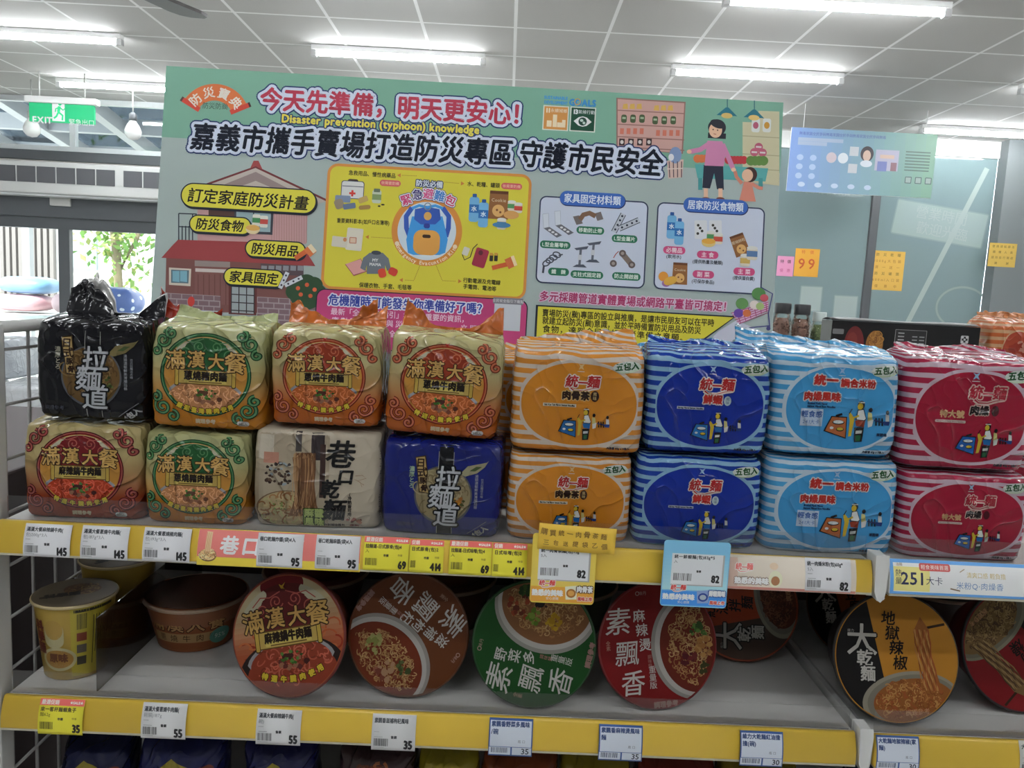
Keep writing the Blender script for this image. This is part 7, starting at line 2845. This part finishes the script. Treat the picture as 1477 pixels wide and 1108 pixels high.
# orange carton at the far right
a, b = at(1430, 480, 1.50), at(1512, 480, 1.50)
zt = at(1455, 470, 1.50).z
ob = thing('snack_carton', 'orange striped carton with a round red picture at the right edge', 'box', ((a.x + b.x) / 2, 1.55, 1.3305))
w, h = b.x - a.x, zt - 1.3305
S3 = stripe_film('striped_carton_orange', A((196, 104, 58)), A((206, 160, 120)), A((176, 74, 52)), h, 0.032, 0.05, v0=h * 0.62, period=0.014, band=0.06)
bag = Bag(w, h, 0.10, 0.018, e=9, crinkle=0.5, seed=3)
m = MB()
bag.body(m, S3)
P = Print()
blobs(P, lambda x, y: (x / 0.02) ** 2 + ((y - h * 0.12) / 0.03) ** 2 < 1, -0.02, 0.02, 0, h * 0.4, 16, (0.006, 0.012), [(190, 110, 96), (160, 60, 46), (206, 140, 120)], 3)
bag.lay(P, m, lambda c: film(A(c)), 1.0, h / 2)
m.build('wrapper', ob)
bag.seal(film(A((200, 130, 84))), lambda u: 0.012, 0.6, 'top_seal', ob)

# ------------------------------------------------------------------ snack bags on the shelf below
ZB = 0.70


def snack(l, r_, ptop, rgb, label, draw=None, seed=1, Y=1.0):
    a, b = at(l, ptop + 15, Y), at(r_, ptop + 15, Y)
    z = at((l + r_) / 2, ptop, Y).z
    w, h = (b.x - a.x), min(z, ZL - 0.065) - ZB - 0.016
    r = thing('snack_bag', label, 'snack bag', ((a.x + b.x) / 2, Y + 0.035, ZB + 0.0005), group='snack bags on the bottom shelf')
    bag = Bag(w, h, 0.075, 0.014, e=3.0, crinkle=1.6, seed=seed)
    m = MB()
    bag.body(m, film(A(rgb, 1.2), 0.25, 0.6))
    if draw:
        P = Print()
        draw(P, w, h)
        bag.lay(P, m, lambda c: film(A(c, 1.2), 0.3), 1.0, 0.0)
    m.build('wrapper', r)
    bag.seal(film(A(rgb, 1.2), 0.25, 0.6), lambda u: 0.012, 0.2, 'top_seal', r)


def d_mascotless(P, w, h):
    P.poly([(-w * 0.25, h * 0.80), (-w * 0.05, h * 0.93), (w * 0.12, h * 0.86), (w * 0.2, h * 0.80), (w * 0.05, h * 0.74)], (150, 136, 50))
    P.ell(-w * 0.08, h * 0.72, w * 0.16, w * 0.14, (150, 144, 136))
    P.ell(-w * 0.08, h * 0.71, w * 0.11, w * 0.09, (66, 50, 46))
    P.rrect(w * 0.26, h * 0.80, w * 0.3, h * 0.10, 0.006, (120, 60, 46), ang=0.2)
    P.text('脆果', w * 0.26, h * 0.80, h * 0.07, (186, 150, 100), ang=0.2)


def d_noodle(P, w, h):
    P.ell(0, h * 0.75, w * 0.26, h * 0.2, (120, 60, 32))
    noodles(P, lambda x, y: (x / (w * 0.24)) ** 2 + ((y - h * 0.75) / (h * 0.19)) ** 2 < 1, -w * 0.3, w * 0.3, h * 0.5, h * 0.95, 40, 0.004, [(150, 84, 44), (96, 46, 28)], 3, (0.006, 0.014))
    P.text('小丸子', -w * 0.2, h * 0.72, h * 0.13, (170, 170, 176), b=0.001)


def d_chips(P, w, h):
    P.ell(0, h * 0.72, w * 0.3, h * 0.14, (140, 44, 36))
    P.text('洋芋片', 0, h * 0.72, h * 0.12, (190, 170, 80), b=0.001)


snack(78, 178, 1070, (28, 32, 66), 'dark blue snack bag at the left below the yellow 35 tag', d_mascotless, 1)
snack(192, 318, 1068, (30, 34, 80), 'dark blue snack bag below the left 55 tag', d_mascotless, 2)
snack(346, 452, 1074, (28, 30, 76), 'dark blue snack bag below the tag under the red-brown bowl', d_mascotless, 3)
snack(486, 598, 1080, (58, 40, 42), 'dark brown snack bag with crisp noodles below the brown bowl', d_noodle, 4)
snack(604, 690, 1086, (150, 134, 34), 'yellow snack bag right of the brown one', None, 5)
snack(694, 806, 1092, (126, 62, 34), 'rust and yellow snack bag below the green bowl', d_chips, 6)
snack(812, 915, 1096, (146, 128, 36), 'yellow snack bag below the red bowl', d_chips, 7)
snack(922, 1040, 1100, (110, 40, 32), 'dark red snack bag right of the yellow one', d_chips, 8)
snack(1046, 1160, 1104, (140, 122, 36), 'yellow snack bag below the right 30 tag', None, 9)
snack(1240, 1340, 1104, (26, 34, 66), 'dark blue snack bag at the right below the bracket', None, 10)

# ------------------------------------------------------------------ stock beyond the wire end panel
ct = thing('stock_carton', 'dark maroon carton stack seen through the wire end panel', 'carton', (-0.98, 1.25, 0))
MB().box(-0.25, 0.25, -0.35, 0.45, 0, 0.62, mat('maroon_carton', (0.03, 0.015, 0.016), 0.6)).build('lower_carton', ct, bevel=0.004)
MB().box(-0.25, 0.25, -0.35, 0.45, 0.621, 1.2, mat('maroon_carton', (0.032, 0.016, 0.017), 0.6)).build('upper_carton', ct, bevel=0.004)
pk = thing('counter', 'pale counter with wrapped white goods beyond the wire panel', 'counter', (-2.3, 3.4, 0))
MB().box(-0.9, 1.0, -0.4, 0.4, 0.0, 0.75, mat('pale_counter', (0.55, 0.58, 0.58), 0.5)).build('cabinet', pk, bevel=0.006)
MB().box(-0.95, 1.05, -0.45, 0.45, 0.751, 0.79, WHITE).build('worktop', pk, bevel=0.006)
for i, (dx, dz, w, h, lab) in enumerate(((-0.1, 0.7905, 0.42, 0.22, 'white wrapped bale on the pale counter, lower left'), (0.42, 0.7905, 0.40, 0.24, 'white wrapped bale on the pale counter, lower right'), (0.06, 1.045, 0.40, 0.16, 'grey wrapped bale on top of the white bale'))):
    o = MB()
    bag = Bag(w, h, 0.4, 0.01, e=4, crinkle=2.0, seed=i + 60)
    bag.body(o, film((0.6, 0.62, 0.64) if i < 2 else (0.42, 0.45, 0.48), 0.25, 0.6), 60)
    tag(o.build('wrapped_bale', None, (-2.3 + dx, 3.3, dz)), lab, 'bale', 'wrapped bales on the counter')
